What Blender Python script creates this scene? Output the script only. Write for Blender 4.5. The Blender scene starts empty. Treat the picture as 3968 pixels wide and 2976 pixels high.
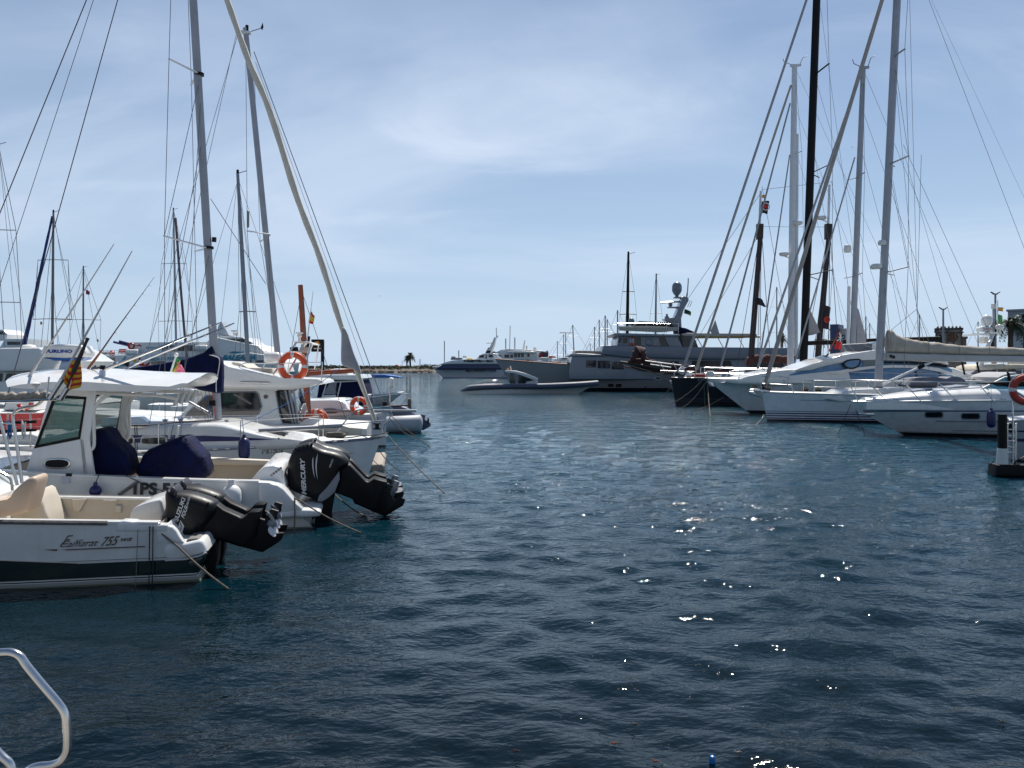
import bpy, bmesh, math, random
import numpy as np
from math import sin, cos, pi, radians, hypot
from mathutils import Vector, Matrix, noise
SC = bpy.context.scene
COL = SC.collection
random.seed(7)
# ------------------------------------------------------------------ camera
# the view was measured in pixels of the 3968 x 2976 photograph
FPX, CX, HZ, EYE = 3050.0, 1984.0, 1425.0, 2.9
cd = bpy.data.cameras.new('camera'); cam = bpy.data.objects.new('camera', cd); COL.objects.link(cam)
cam.location = (0, 0, EYE); cam.rotation_euler = (pi/2, 0, 0)
cd.sensor_width = 36.0; cd.lens = 36.0*FPX/3968.0
cd.shift_y = -(1488.0-HZ)/3968.0
cd.clip_start = 0.05; cd.clip_end = 20000
SC.camera = cam
# ------------------------------------------------------------------ light
SUN_EL, SUN_AZ = radians(58), radians(17)
w = bpy.data.worlds.new('World'); SC.world = w; w.use_nodes = True
nt = w.node_tree; nt.nodes.clear()
def wn(t, **k):
    n = nt.nodes.new(t)
    for a, b in k.items(): setattr(n, a, b)
    return n
out = wn('ShaderNodeOutputWorld'); bg = wn('ShaderNodeBackground'); sky = wn('ShaderNodeTexSky')
sky.sky_type = 'NISHITA'; sky.sun_disc = False; sky.sun_elevation = SUN_EL; sky.sun_rotation = SUN_AZ
sky.altitude = 0; sky.air_density = 1.0; sky.dust_density = 0.25; sky.ozone_density = 4.0
bg.inputs['Strength'].default_value = 0.07
tc = wn('ShaderNodeTexCoord'); sep = wn('ShaderNodeSeparateXYZ')
nt.links.new(tc.outputs['Generated'], sep.inputs[0])
def wmath(op, a, b=None):
    n = wn('ShaderNodeMath', operation=op)
    for i, q in enumerate((a, b)):
        if q is None: continue
        if isinstance(q, (int, float)): n.inputs[i].default_value = q
        else: nt.links.new(q, n.inputs[i])
    return n.outputs[0]
zz = wmath('ADD', wmath('MAXIMUM', sep.outputs['Z'], 0.0), 0.16)     # flat cloud layer seen in perspective
cmb = wn('ShaderNodeCombineXYZ')
nt.links.new(wmath('DIVIDE', sep.outputs['X'], zz), cmb.inputs['X'])
nt.links.new(wmath('DIVIDE', sep.outputs['Y'], zz), cmb.inputs['Y'])
def cloud(scale, detail, dist, loc, lo, hi, sx=1.0, rot=0.0, rough=0.55):
    mp = wn('ShaderNodeMapping'); mp.inputs['Location'].default_value = loc
    mp.inputs['Scale'].default_value = (sx, 1, 1); mp.inputs['Rotation'].default_value = (0, 0, rot)
    nt.links.new(cmb.outputs[0], mp.inputs[0])
    n = wn('ShaderNodeTexNoise'); n.inputs['Scale'].default_value = scale; n.inputs['Detail'].default_value = detail
    n.inputs['Distortion'].default_value = dist; n.inputs['Roughness'].default_value = rough
    nt.links.new(mp.outputs[0], n.inputs['Vector'])
    r = wn('ShaderNodeMapRange', interpolation_type='SMOOTHSTEP')
    r.inputs['From Min'].default_value = lo; r.inputs['From Max'].default_value = hi
    nt.links.new(n.outputs['Fac'], r.inputs['Value'])
    return r.outputs[0]
veil = cloud(0.55, 7, 0.7, (5.3, 0.7, 0), 0.40, 0.66, 0.75, 0.35)
wisp = cloud(1.3, 7, 0.9, (1.7, 4.2, 0), 0.50, 0.80, 0.6, -0.3, 0.55)
fac = wmath('MINIMUM', wmath('ADD', wmath('MULTIPLY', veil, 0.62), wmath('MULTIPLY', wisp, 0.55)), 0.9)
fac = wmath('MULTIPLY', fac, wmath('MINIMUM', wmath('MULTIPLY', wmath('MAXIMUM', sep.outputs['Z'], 0.0), 7.0), 1.0))
fz = wn('ShaderNodeMapRange', interpolation_type='SMOOTHSTEP'); nt.links.new(sep.outputs['Z'], fz.inputs['Value'])     # thin cirrus low down, clear blue overhead
for k_, v_ in (('From Min', 0.24), ('From Max', 0.60), ('To Min', 1.0), ('To Max', 0.0)): fz.inputs[k_].default_value = v_
fac = wmath('MULTIPLY', fac, fz.outputs[0])
# pale sea haze low over the horizon, thinning upwards
hz = wmath('MULTIPLY', wmath('POWER', 2.718, wmath('MULTIPLY', wmath('MAXIMUM', sep.outputs['Z'], 0.0), -3.7)), 0.95)
mh = wn('ShaderNodeMix', data_type='RGBA'); nt.links.new(hz, mh.inputs['Factor']); nt.links.new(sky.outputs[0], mh.inputs['A'])
# haze and cloud are brightest towards the sun and dimmer behind the viewer (forward scattering)
dt = wn('ShaderNodeVectorMath', operation='DOT_PRODUCT'); nt.links.new(tc.outputs['Generated'], dt.inputs[0])
dt.inputs[1].default_value = (sin(SUN_AZ)*cos(SUN_EL), cos(SUN_AZ)*cos(SUN_EL), sin(SUN_EL))
fs = wn('ShaderNodeMapRange', interpolation_type='SMOOTHSTEP'); nt.links.new(dt.outputs['Value'], fs.inputs['Value'])
for k_, v_ in (('From Min', -0.75), ('From Max', 0.70), ('To Min', 0.40), ('To Max', 1.0)): fs.inputs[k_].default_value = v_
def lit(col):
    n = wn('ShaderNodeVectorMath', operation='SCALE'); n.inputs[0].default_value = col; nt.links.new(fs.outputs[0], n.inputs['Scale']); return n.outputs[0]
nt.links.new(lit((6.6, 8.4, 10.8)), mh.inputs['B'])
mix = wn('ShaderNodeMix', data_type='RGBA')
nt.links.new(fac, mix.inputs['Factor']); nt.links.new(mh.outputs['Result'], mix.inputs['A'])
nt.links.new(lit((7.9, 9.2, 11.2)), mix.inputs['B'])
nt.links.new(mix.outputs['Result'], bg.inputs['Color']); nt.links.new(bg.outputs[0], out.inputs[0])
sl = bpy.data.lights.new('sun', 'SUN'); so = bpy.data.objects.new('sun', sl); COL.objects.link(so)
sl.energy = 5.0; sl.angle = radians(0.53); sl.color = (1.0, 0.96, 0.89)
sv = Vector((sin(SUN_AZ)*cos(SUN_EL), cos(SUN_AZ)*cos(SUN_EL), sin(SUN_EL)))
so.rotation_euler = sv.to_track_quat('Z', 'Y').to_euler(); so.location = sv*50
SC.view_settings.view_transform = 'Standard'; SC.view_settings.look = 'None'
SC.view_settings.exposure = 0.30; SC.view_settings.gamma = 1.0
SC.cycles.max_bounces = 6; SC.cycles.glossy_bounces = 3; SC.cycles.diffuse_bounces = 2
SC.cycles.transparent_max_bounces = 8; SC.cycles.caustics_reflective = False; SC.cycles.caustics_refractive = False

# ------------------------------------------------------------------ materials
MATS = {}
def mat(name, col, rough=0.5, metal=0.0, var=0.10, scale=3.0, bump=0.0, bscale=40.0, bdist=0.02, coat=0.0, streak=0.0, alpha=1.0, spec=0.5, trans=0.0):
    if name in MATS: return MATS[name]
    m = bpy.data.materials.new(name); m.use_nodes = True
    t = m.node_tree; b = t.nodes['Principled BSDF']; L = t.links.new
    c = t.nodes.new('ShaderNodeTexCoord')
    n = t.nodes.new('ShaderNodeTexNoise'); n.inputs['Scale'].default_value = scale; n.inputs['Detail'].default_value = 6
    L(c.outputs['Object'], n.inputs['Vector'])
    r = t.nodes.new('ShaderNodeValToRGB')
    lo = [x*(1-var) for x in col]; hi = [min(1, x*(1+var*0.6)) for x in col]
    r.color_ramp.elements[0].position = 0.3; r.color_ramp.elements[1].position = 0.7
    r.color_ramp.elements[0].color = (*lo, 1); r.color_ramp.elements[1].color = (*hi, 1)
    L(n.outputs['Fac'], r.inputs['Fac']); src = r.outputs['Color']
    if streak:
        mp = t.nodes.new('ShaderNodeMapping'); mp.inputs['Scale'].default_value = (9, 9, 0.7)
        L(c.outputs['Object'], mp.inputs[0])
        n2 = t.nodes.new('ShaderNodeTexNoise'); n2.inputs['Scale'].default_value = 1.3; n2.inputs['Detail'].default_value = 5
        L(mp.outputs[0], n2.inputs['Vector'])
        r2 = t.nodes.new('ShaderNodeMapRange'); r2.inputs['From Min'].default_value = 0.55; r2.inputs['From Max'].default_value = 0.8
        r2.inputs['To Max'].default_value = streak
        L(n2.outputs['Fac'], r2.inputs['Value'])
        mx = t.nodes.new('ShaderNodeMix'); mx.data_type = 'RGBA'
        L(r2.outputs[0], mx.inputs['Factor']); L(src, mx.inputs['A'])
        mx.inputs['B'].default_value = (col[0]*0.5, col[1]*0.47, col[2]*0.40, 1); src = mx.outputs['Result']
    L(src, b.inputs['Base Color'])
    b.inputs['Metallic'].default_value = metal; b.inputs['Specular IOR Level'].default_value = spec
    rr = t.nodes.new('ShaderNodeMapRange'); rr.inputs['To Min'].default_value = max(0.02, rough*0.8); rr.inputs['To Max'].default_value = min(1, rough*1.25)
    L(n.outputs['Fac'], rr.inputs['Value']); L(rr.outputs[0], b.inputs['Roughness'])
    if coat: b.inputs['Coat Weight'].default_value = coat; b.inputs['Coat Roughness'].default_value = 0.06
    if trans: b.inputs['Transmission Weight'].default_value = trans
    if alpha < 1: b.inputs['Alpha'].default_value = alpha
    if bump:
        nb = t.nodes.new('ShaderNodeTexNoise'); nb.inputs['Scale'].default_value = bscale; nb.inputs['Detail'].default_value = 4
        L(c.outputs['Object'], nb.inputs['Vector'])
        bp = t.nodes.new('ShaderNodeBump'); bp.inputs['Strength'].default_value = bump; bp.inputs['Distance'].default_value = bdist
        L(nb.outputs['Fac'], bp.inputs['Height']); L(bp.outputs[0], b.inputs['Normal'])
    m.diffuse_color = (*col, 1)
    MATS[name] = m; return m
def banded(name, base, bands, axis='Z', **k):
    """base paint with constant colour bands by height in the object's own space: [(z0, z1, colour)]"""
    if name in MATS: return MATS[name]
    m = mat(name, base, **k); t = m.node_tree; b = t.nodes['Principled BSDF']; L = t.links.new
    c = t.nodes.new('ShaderNodeTexCoord'); s = t.nodes.new('ShaderNodeSeparateXYZ'); L(c.outputs['Object'], s.inputs[0])
    src = b.inputs['Base Color'].links[0].from_socket
    for z0, z1, col in bands:
        a = t.nodes.new('ShaderNodeMath'); a.operation = 'COMPARE'
        L(s.outputs[axis], a.inputs[0]); a.inputs[1].default_value = (z0+z1)/2; a.inputs[2].default_value = abs(z1-z0)/2
        mx = t.nodes.new('ShaderNodeMix'); mx.data_type = 'RGBA'; L(a.outputs[0], mx.inputs['Factor']); L(src, mx.inputs['A'])
        mx.inputs['B'].default_value = (*col, 1); src = mx.outputs['Result']
    L(src, b.inputs['Base Color']); return m
WHITE = mat('white_gelcoat', (0.76, 0.76, 0.75), 0.22, var=0.05, coat=0.4, streak=0.16)
WHITE2 = mat('white_paint', (0.72, 0.72, 0.70), 0.4, var=0.06, streak=0.2)
CREAM = mat('cream_gelcoat', (0.58, 0.52, 0.43), 0.4, var=0.06, streak=0.12)
BEIGE = mat('beige_cushion', (0.60, 0.54, 0.46), 0.6, var=0.08, bump=0.1)
SEAT = mat('tan_seat', (0.50, 0.39, 0.30), 0.42, var=0.08)
NAVYC = mat('navy_canvas', (0.004, 0.007, 0.045), 0.85, var=0.45, scale=5, bump=0.7, bscale=5, bdist=0.07, spec=0.2)
NAVY = mat('navy_paint', (0.018, 0.026, 0.12), 0.3, var=0.15)
BLUEC = mat('blue_canvas', (0.03, 0.14, 0.42), 0.7, var=0.2, bump=0.2, bscale=12)
BLACK = mat('black_gloss', (0.005, 0.005, 0.007), 0.42, var=0.4, coat=0.05, spec=0.28)
BLACKM = mat('black_matt', (0.006, 0.006, 0.007), 0.5, var=0.4, spec=0.22)
RUBBER = mat('grey_rubber', (0.16, 0.15, 0.145), 0.7, var=0.3, scale=12, bump=0.3)
STEEL = mat('stainless_steel', (0.62, 0.62, 0.62), 0.22, 1.0, var=0.12, scale=9)
ALU = mat('mast_aluminium', (0.36, 0.37, 0.40), 0.42, 0.35, var=0.12, scale=2)
MASTW = mat('white_mast_paint', (0.70, 0.71, 0.73), 0.35, var=0.06)
WIRE = mat('rigging_wire', (0.20, 0.20, 0.21), 0.4, 0.5, var=0.2)
WIRED = mat('rigging_rope', (0.09, 0.07, 0.08), 0.8, var=0.3)
ROPE = mat('mooring_rope', (0.20, 0.165, 0.125), 0.9, var=0.45, scale=45, bump=0.9, bscale=80)
ROPEB = mat('black_rope', (0.016, 0.016, 0.02), 0.8, var=0.4)
ROPEBL = mat('blue_rope', (0.03, 0.16, 0.42), 0.8, var=0.3)
GLASS = mat('dark_glass', (0.015, 0.02, 0.025), 0.06, var=0.3, spec=0.8)
GGLASS = mat('green_glass', (0.06, 0.26, 0.22), 0.05, var=0.1, alpha=0.42, spec=0.7)
BGLASS = mat('blue_glass', (0.10, 0.24, 0.42), 0.06, var=0.2, spec=0.9)
ORANGE = mat('orange_buoy', (0.72, 0.085, 0.02), 0.45, var=0.12)
RED = mat('red_paint', (0.42, 0.018, 0.022), 0.35, var=0.15)
REDF = mat('red_cloth', (0.55, 0.025, 0.03), 0.8, var=0.1)
YELF = mat('yellow_cloth', (0.75, 0.46, 0.02), 0.8, var=0.1)
GRNF = mat('green_cloth', (0.05, 0.30, 0.09), 0.8, var=0.1)
WHTF = mat('white_cloth', (0.70, 0.69, 0.66), 0.8, var=0.06)
BLKF = mat('black_cloth', (0.02, 0.02, 0.028), 0.85, var=0.3)
PNKF = mat('pink_cloth', (0.70, 0.16, 0.26), 0.8, var=0.1)
WOODR = mat('varnished_wood', (0.30, 0.065, 0.022), 0.4, var=0.25, scale=6)
WOODD = mat('dark_wood', (0.035, 0.022, 0.018), 0.55, var=0.4, scale=8)
TEAK = mat('teak', (0.30, 0.255, 0.21), 0.7, var=0.25, scale=18)
SAILB = mat('beige_sailcloth', (0.44, 0.39, 0.33), 0.85, var=0.12, bump=0.35, bscale=7)
SAILG = mat('grey_sailcloth', (0.36, 0.36, 0.38), 0.85, var=0.14, bump=0.3, bscale=7)
SAILW = mat('white_sailcloth', (0.60, 0.56, 0.48), 0.85, var=0.1, bump=0.35, bscale=9)
SAILM = mat('maroon_sailcloth', (0.07, 0.03, 0.03), 0.9, var=0.4, scale=4, bump=0.5, bscale=6)
GREYY = mat('grey_yacht_paint', (0.21, 0.235, 0.28), 0.26, var=0.06, coat=0.4, scale=0.4, streak=0.1)
GREYL = mat('light_grey_paint', (0.24, 0.27, 0.31), 0.3, var=0.06)
GREYT = mat('grey_tube', (0.36, 0.38, 0.42), 0.55, var=0.12, scale=2)
NAVYT = mat('navy_tube', (0.075, 0.09, 0.14), 0.5, var=0.15, scale=2)
GREYC = mat('grey_canvas', (0.17, 0.17, 0.20), 0.85, var=0.2, bump=0.3, bscale=9)
TAUPE = mat('taupe_canvas', (0.36, 0.31, 0.26), 0.85, var=0.15, bump=0.3, bscale=9)
TEAL = mat('teal_paint', (0.02, 0.24, 0.36), 0.4, var=0.1)
BLUEP = mat('blue_paint', (0.03, 0.15, 0.50), 0.3, var=0.1)
SILV = mat('silver_decal', (0.62, 0.62, 0.63), 0.35, var=0.05)
INK = mat('black_decal', (0.02, 0.02, 0.022), 0.5, var=0.2)
GOLDD = mat('bronze_decal', (0.12, 0.09, 0.07), 0.5, var=0.25)
FEND = mat('white_fender', (0.70, 0.70, 0.70), 0.4, var=0.08, scale=6, streak=0.2)
FENDB = mat('blue_fender', (0.012, 0.016, 0.10), 0.35, var=0.2)

# ------------------------------------------------------------------ mesh building
def catmull(pts, k=4, closed=False):
    n = len(pts); o = []
    rng = range(n) if closed else range(n-1)
    for i in rng:
        g = (lambda j: pts[j % n]) if closed else (lambda j: pts[min(max(j, 0), n-1)])
        p0, p1, p2, p3 = (np.array(g(i+d), float) for d in (-1, 0, 1, 2))
        for a in range(k):
            u = a/k
            o.append(tuple(0.5*((2*p1)+(p2-p0)*u+(2*p0-5*p1+4*p2-p3)*u*u+(3*p1-p0-3*p2+p3)*u**3)))
    if not closed: o.append(tuple(pts[-1]))
    return o
def inset(poly, d):
    n = len(poly); A = sum(poly[i][0]*poly[(i+1) % n][1]-poly[(i+1) % n][0]*poly[i][1] for i in range(n))
    sg = 1 if A > 0 else -1; o = []
    for i in range(n):
        a, b, c = poly[i-1], poly[i], poly[(i+1) % n]
        e1 = Vector((b[0]-a[0], b[1]-a[1])); e2 = Vector((c[0]-b[0], c[1]-b[1]))
        if e1.length < 1e-9 or e2.length < 1e-9: o.append(b); continue
        e1.normalize(); e2.normalize()
        nn = Vector((-e1.y-e2.y, e1.x+e2.x))*sg
        if nn.length < 1e-6: o.append(b); continue
        nn.normalize(); m = max(0.62, abs(nn.dot(Vector((-e1.y, e1.x))*sg)))
        o.append((b[0]+nn.x*d/m, b[1]+nn.y*d/m))
    return o
def shrink(poly, d):
    xs = [p[0] for p in poly]; zs = [p[1] for p in poly]; cx, cz = (min(xs)+max(xs))/2, (min(zs)+max(zs))/2
    hx, hz = max(1e-4, (max(xs)-min(xs))/2), max(1e-4, (max(zs)-min(zs))/2)
    kx, kz = 1-min(d/hx, .6), 1-min(d/hz, .6)
    return [(cx+(x-cx)*kx, cz+(z-cz)*kz) for x, z in poly]
class MB:
    def __init__(s): s.v = []; s.f = []
    def add(s, V, F):
        k = len(s.v); s.v += [tuple(p) for p in V]; s.f += [tuple(i+k for i in q) for q in F]; return s
    def loft(s, rings, closed=True, cap=True):
        n = len(rings[0]); V = [p for r in rings for p in r]; F = []
        for a in range(len(rings)-1):
            for i in range(n if closed else n-1):
                j = (i+1) % n
                F.append((a*n+i, a*n+j, (a+1)*n+j, (a+1)*n+i))
        if cap: F.append(tuple(range(n-1, -1, -1))); F.append(tuple((len(rings)-1)*n+i for i in range(n)))
        return s.add(V, F)
    def prism(s, poly, v0, v1): return s.loft([[(x, v0, z) for x, z in poly], [(x, v1, z) for x, z in poly]])
    def pillow(s, poly, v0, v1, r=0.03, n=3):
        R = []
        for k in range(n+1):
            a = pi/2*k/n; q = shrink(poly, r*(1-sin(a))); R.append([(x, v0+r*(1-cos(a)), z) for x, z in q])
        for k in range(n, -1, -1):
            a = pi/2*k/n; q = shrink(poly, r*(1-sin(a))); R.append([(x, v1-r*(1-cos(a)), z) for x, z in q])
        return s.loft(R)
    def tube(s, pts, r, n=8, cap=True, flat=1.0):
        pts = [Vector(p) for p in pts]; rs = r if isinstance(r, (list, tuple)) else [r]*len(pts)
        R = []; up = None
        for i, p in enumerate(pts):
            d = (pts[min(i+1, len(pts)-1)]-pts[max(i-1, 0)])
            d = d.normalized() if d.length > 1e-9 else Vector((0, 0, 1))
            if up is None: up = Vector((0, 1, 0)) if abs(d.y) < 0.9 else Vector((1, 0, 0))
            a = d.cross(up)
            if a.length < 1e-6: a = d.orthogonal()
            a.normalize(); b = a.cross(d).normalized(); up = b
            R.append([p+a*(rs[i]*cos(2*pi*k/n))*flat+b*(rs[i]*sin(2*pi*k/n)) for k in range(n)])
        return s.loft(R, True, cap)
    def lathe(s, prof, o, n=18, axis='z'):
        R = []
        for r, h in prof:
            R.append([{'z': (o[0]+r*cos(t), o[1]+r*sin(t), o[2]+h), 'y': (o[0]+r*cos(t), o[1]+h, o[2]+r*sin(t)),
                       'x': (o[0]+h, o[1]+r*cos(t), o[2]+r*sin(t))}[axis] for t in (2*pi*k/n for k in range(n))])
        return s.loft(R)
    def box(s, a, b):
        x0, y0, z0 = a; x1, y1, z1 = b
        return s.loft([[(x0, y0, z0), (x1, y0, z0), (x1, y1, z0), (x0, y1, z0)], [(x0, y0, z1), (x1, y0, z1), (x1, y1, z1), (x0, y1, z1)]])
    def torus(s, c, R, r, ax=(0, 1, 0), n=28, m=10, a0=0, a1=2*pi):
        ax = Vector(ax).normalized(); e = ax.orthogonal().normalized(); g = ax.cross(e); c = Vector(c); rings = []
        full = abs(a1-a0-2*pi) < 1e-6
        for i in range(n if full else n+1):
            t = a0+(a1-a0)*i/n; d = e*cos(t)+g*sin(t)
            rings.append([c+d*(R+r*cos(2*pi*k/m))+ax*(r*sin(2*pi*k/m)) for k in range(m)])
        if full: rings.append(rings[0])
        return s.loft(rings, True, not full)
    def ball(s, c, r, n=12, sz=1.0): return s.lathe([(max(1e-4, r*sin(pi*k/n)), -r*sz*cos(pi*k/n)) for k in range(n+1)], c, n=max(8, n))
    def sheet(s, grid, th=0.006):
        """grid[i][j] of points -> thin two-sided cloth"""
        gi, gj = len(grid), len(grid[0]); V = []; F = []
        for off in (-th/2, th/2): V += [(p[0], p[1]+off, p[2]) for r in grid for p in r]
        N = gi*gj
        for i in range(gi-1):
            for j in range(gj-1):
                a = i*gj+j; F.append((a, a+1, a+gj+1, a+gj)); F.append((N+a, N+a+gj, N+a+gj+1, N+a+1))
        edge = [i*gj for i in range(gi)]+[(gi-1)*gj+j for j in range(1, gj)]+[i*gj+gj-1 for i in range(gi-2, -1, -1)]+[j for j in range(gj-2, 0, -1)]
        for a, b in zip(edge, edge[1:]+edge[:1]): F.append((a, b, N+b, N+a))
        return s.add(V, F)
    def obj(s, name, m, fr=None, parent=None, smooth=38, label=None, bevel=0.0):
        me = bpy.data.meshes.new(name)
        bm = bmesh.new(); vs = [bm.verts.new(p) for p in s.v]
        for q in s.f:
            q = [i for k, i in enumerate(q)]
            try: bm.faces.new([vs[i] for i in q])
            except ValueError: pass
        bmesh.ops.remove_doubles(bm, verts=bm.verts, dist=1e-5)
        bmesh.ops.recalc_face_normals(bm, faces=bm.faces)
        if bevel:
            ed = [e for e in bm.edges if len(e.link_faces) == 2 and e.calc_face_angle(0) > radians(28)]
            bmesh.ops.bevel(bm, geom=ed, offset=bevel, segments=2, profile=0.6, affect='EDGES', clamp_overlap=True)
        for q in bm.faces: q.smooth = True
        bm.to_mesh(me); bm.free()
        if smooth < 180: me.set_sharp_from_angle(angle=radians(smooth))
        me.materials.append(m)
        o = bpy.data.objects.new(name, me); COL.objects.link(o)
        p = parent or (fr.root if fr else None)
        if p: o.parent = p
        if label: o['label'] = label
        return o
def tag(o, label, cat, group=None, kind=None):
    if label: o['label'] = label
    if cat: o['category'] = cat
    if group: o['group'] = group
    if kind: o['kind'] = kind
    return o
class Fr:
    """a thing standing at depth D (its near side), heading yaw; P() turns a measured pixel into a point of its own space (along, across, up)"""
    def __init__(s, name, label, cat, x, D, yaw=0.0, group=None, z=0.0):
        s.yaw = radians(yaw); s.O = Vector(((x-CX)/FPX*D, D, z)); s.u = Vector((cos(s.yaw), sin(s.yaw), 0)); s.n = Vector((-sin(s.yaw), cos(s.yaw), 0))
        if name:
            s.root = bpy.data.objects.new(name, None); COL.objects.link(s.root); s.root.empty_display_size = 0.3
            s.root.location = s.O; s.root.rotation_euler = (0, 0, s.yaw); tag(s.root, label, cat, group)
    def P(s, x, y, v=0.0):
        d = Vector(((x-CX)/FPX, 1.0, -(y-HZ)/FPX)); e = Vector((0, 0, EYE))
        t = (s.O.dot(s.n)+v-e.dot(s.n))/d.dot(s.n); p = e+d*t-s.O
        return Vector((p.dot(s.u), v, p.z))
    def poly(s, pts, v=0.0, k=0): 
        q = [(p.x, p.z) for p in (s.P(x, y, v) for x, y in pts)]
        return catmull(q, k, True) if k else q
    def L(s, p):                      # world -> own space
        p = Vector(p)-s.O; return Vector((p.dot(s.u), p.dot(s.n), p.z))
    def Wd(s, p): return s.O+s.u*p[0]+s.n*p[1]+Vector((0, 0, p[2]))
def water_at(x, y): D = EYE*FPX/(y-HZ); return Vector(((x-CX)/FPX*D, D, 0))
def G(x, y, D): return Vector(((x-CX)/FPX*D, D, EYE-(y-HZ)/FPX*D))
def text(fr, s, p0, p1, p3, v, m, parent=None, name='lettering', bold=0.0, ext=0.003, shear=0.0):
    """lettering laid on the upright plane v, filling the box baseline p0-p1, left edge p0-p3 (measured pixels)"""
    c = bpy.data.curves.new(name, 'FONT'); c.body = s; c.size = 1; c.offset = bold; c.shear = shear; c.resolution_u = 3
    t = bpy.data.objects.new(name, c); me = bpy.data.meshes.new_from_object(t); bpy.data.objects.remove(t)
    co = np.array([q.co[:] for q in me.vertices]); lo = co.min(0); hi = co.max(0); d = np.maximum(hi-lo, 1e-6)
    a, b, e = (fr.P(*q, v) for q in (p0, p1, p3))
    for q in me.vertices:
        x, y = (q.co[0]-lo[0])/d[0], (q.co[1]-lo[1])/d[1]
        q.co = a+(b-a)*x+(e-a)*y
    me.materials.append(m); me.name = name
    o = bpy.data.objects.new(name, me); COL.objects.link(o); o.parent = parent or fr.root
    return o
def copy_tree(o, parent=None, dv=None):
    c = o.copy(); COL.objects.link(c)
    if parent: c.parent = parent
    if dv: c.location = Vector(o.location)+Vector(dv)
    for ch in list(o.children): copy_tree(ch, c)
    return c
# ------------------------------------------------------------------ setting: water and quay
def build_water():
    ny, nx = 860, 560
    Y = [2.2]
    while Y[-1] < 6000: Y.append(Y[-1]*1.0078+0.012)
    Y = np.array(Y); u = np.linspace(-1.35, 1.35, nx); ny = len(Y)
    X = u[None, :]*(Y[:, None]+3.0); YY = np.repeat(Y[:, None], nx, 1)
    Z = np.zeros_like(X); rng = np.random.RandomState(9)
    sy = np.gradient(Y)[:, None]; sx = (u[1]-u[0])*(Y[:, None]+3.0); sp = np.maximum(sy, sx*0.7)
    ss = lambda v, a, b: np.clip((v-a)/(b-a), 0, 1)**2*(3-2*np.clip((v-a)/(b-a), 0, 1))
    shelter = 1-.42*(1-ss(X, -3.2, 1.2))*(1-ss(YY, 13, 30)); shelter = shelter*(.6+.4*ss(YY, 4, 13))          # calmer in the lee of the left berths
    for k in range(100):
        lam = 0.15*(9.5**rng.rand()); th = radians(-100+rng.randn()*34)
        kx, ky = cos(th)*2*pi/lam, sin(th)*2*pi/lam; ph = rng.rand()*2*pi
        a = 0.0040*lam**0.76*(0.5+rng.rand())
        fade = np.clip((lam/sp-2.5)/2.5, 0, 1)
        A = kx*X+ky*YY+ph+1.3*np.sin(0.21*X+0.13*YY+k)
        Z += a*fade*(2.1*np.exp(np.sin(A)-1)-.98)*(shelter if lam < .9 else shelter**.5)
    V = np.stack([X, YY, Z], -1).reshape(-1, 3)
    idx = np.arange(ny*nx).reshape(ny, nx)
    F = np.stack([idx[:-1, :-1], idx[:-1, 1:], idx[1:, 1:], idx[1:, :-1]], -1).reshape(-1, 4)
    me = bpy.data.meshes.new('water'); me.vertices.add(len(V)); me.vertices.foreach_set('co', V.ravel())
    me.loops.add(F.size); me.loops.foreach_set('vertex_index', F.ravel().astype(np.int32))
    me.polygons.add(len(F)); me.polygons.foreach_set('loop_start', np.arange(0, F.size, 4, dtype=np.int32))
    me.polygons.foreach_set('use_smooth', np.ones(len(F), bool)); me.update(); me.validate()
    m = bpy.data.materials.new('sea_water'); m.use_nodes = True; t = m.node_tree; b = t.nodes['Principled BSDF']; L = t.links.new
    c = t.nodes.new('ShaderNodeTexCoord')
    def nz(sc, det, dist, stretch, rot=0.0):
        mp = t.nodes.new('ShaderNodeMapping'); mp.inputs['Scale'].default_value = (stretch, 1, 1); mp.inputs['Rotation'].default_value = (0, 0, rot)
        L(c.outputs['Object'], mp.inputs[0])
        n = t.nodes.new('ShaderNodeTexNoise'); n.inputs['Scale'].default_value = sc; n.inputs['Detail'].default_value = det
        n.inputs['Distortion'].default_value = dist; L(mp.outputs[0], n.inputs['Vector']); return n.outputs['Fac']
    def bp(h, dist, prev=None, st=1.0):
        n = t.nodes.new('ShaderNodeBump'); n.inputs['Distance'].default_value = dist
        L(h, n.inputs['Height'])
        if st != 1.0: L(st, n.inputs['Strength'])
        if prev: L(prev, n.inputs['Normal'])
        return n.outputs[0]
    # the mesh carries the waves close by; farther out, where its cells are too wide for them, the bump takes them over
    sp = t.nodes.new('ShaderNodeSeparateXYZ'); L(c.outputs['Object'], sp.inputs[0])
    def ramp(y0, y1, a0, a1):
        r_ = t.nodes.new('ShaderNodeMapRange'); L(sp.outputs['Y'], r_.inputs['Value'])
        for k_, v_ in (('From Min', y0), ('From Max', y1), ('To Min', a0), ('To Max', a1)): r_.inputs[k_].default_value = v_
        return r_.outputs[0]
    gn = nz(0.045, 3, 0.6, 0.5, 0.4); gr = t.nodes.new('ShaderNodeMapRange'); L(gn, gr.inputs['Value'])      # cat's paws: rougher and calmer patches
    for k_, v_ in (('From Min', .32), ('From Max', .68), ('To Min', .55), ('To Max', 1.3)): gr.inputs[k_].default_value = v_
    def gust(x):
        m_ = t.nodes.new('ShaderNodeMath'); m_.operation = 'MULTIPLY'; L(x, m_.inputs[0]); L(gr.outputs[0], m_.inputs[1]); return m_.outputs[0]
    n1 = bp(nz(0.8, 3, 0.5, 0.45, 0.12), 1.25, None, ramp(12, 95, 0.045, 1.0)); n2 = bp(nz(3.2, 3, 0.6, 0.5, -0.2), 0.52, n1, gust(ramp(8, 80, 0.065, 1.0))); n3 = bp(nz(14, 2, 0.3, 0.6), 0.05, n2, gust(ramp(5, 60, 0.34, 1.0)))
    L(n3, b.inputs['Normal'])
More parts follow.
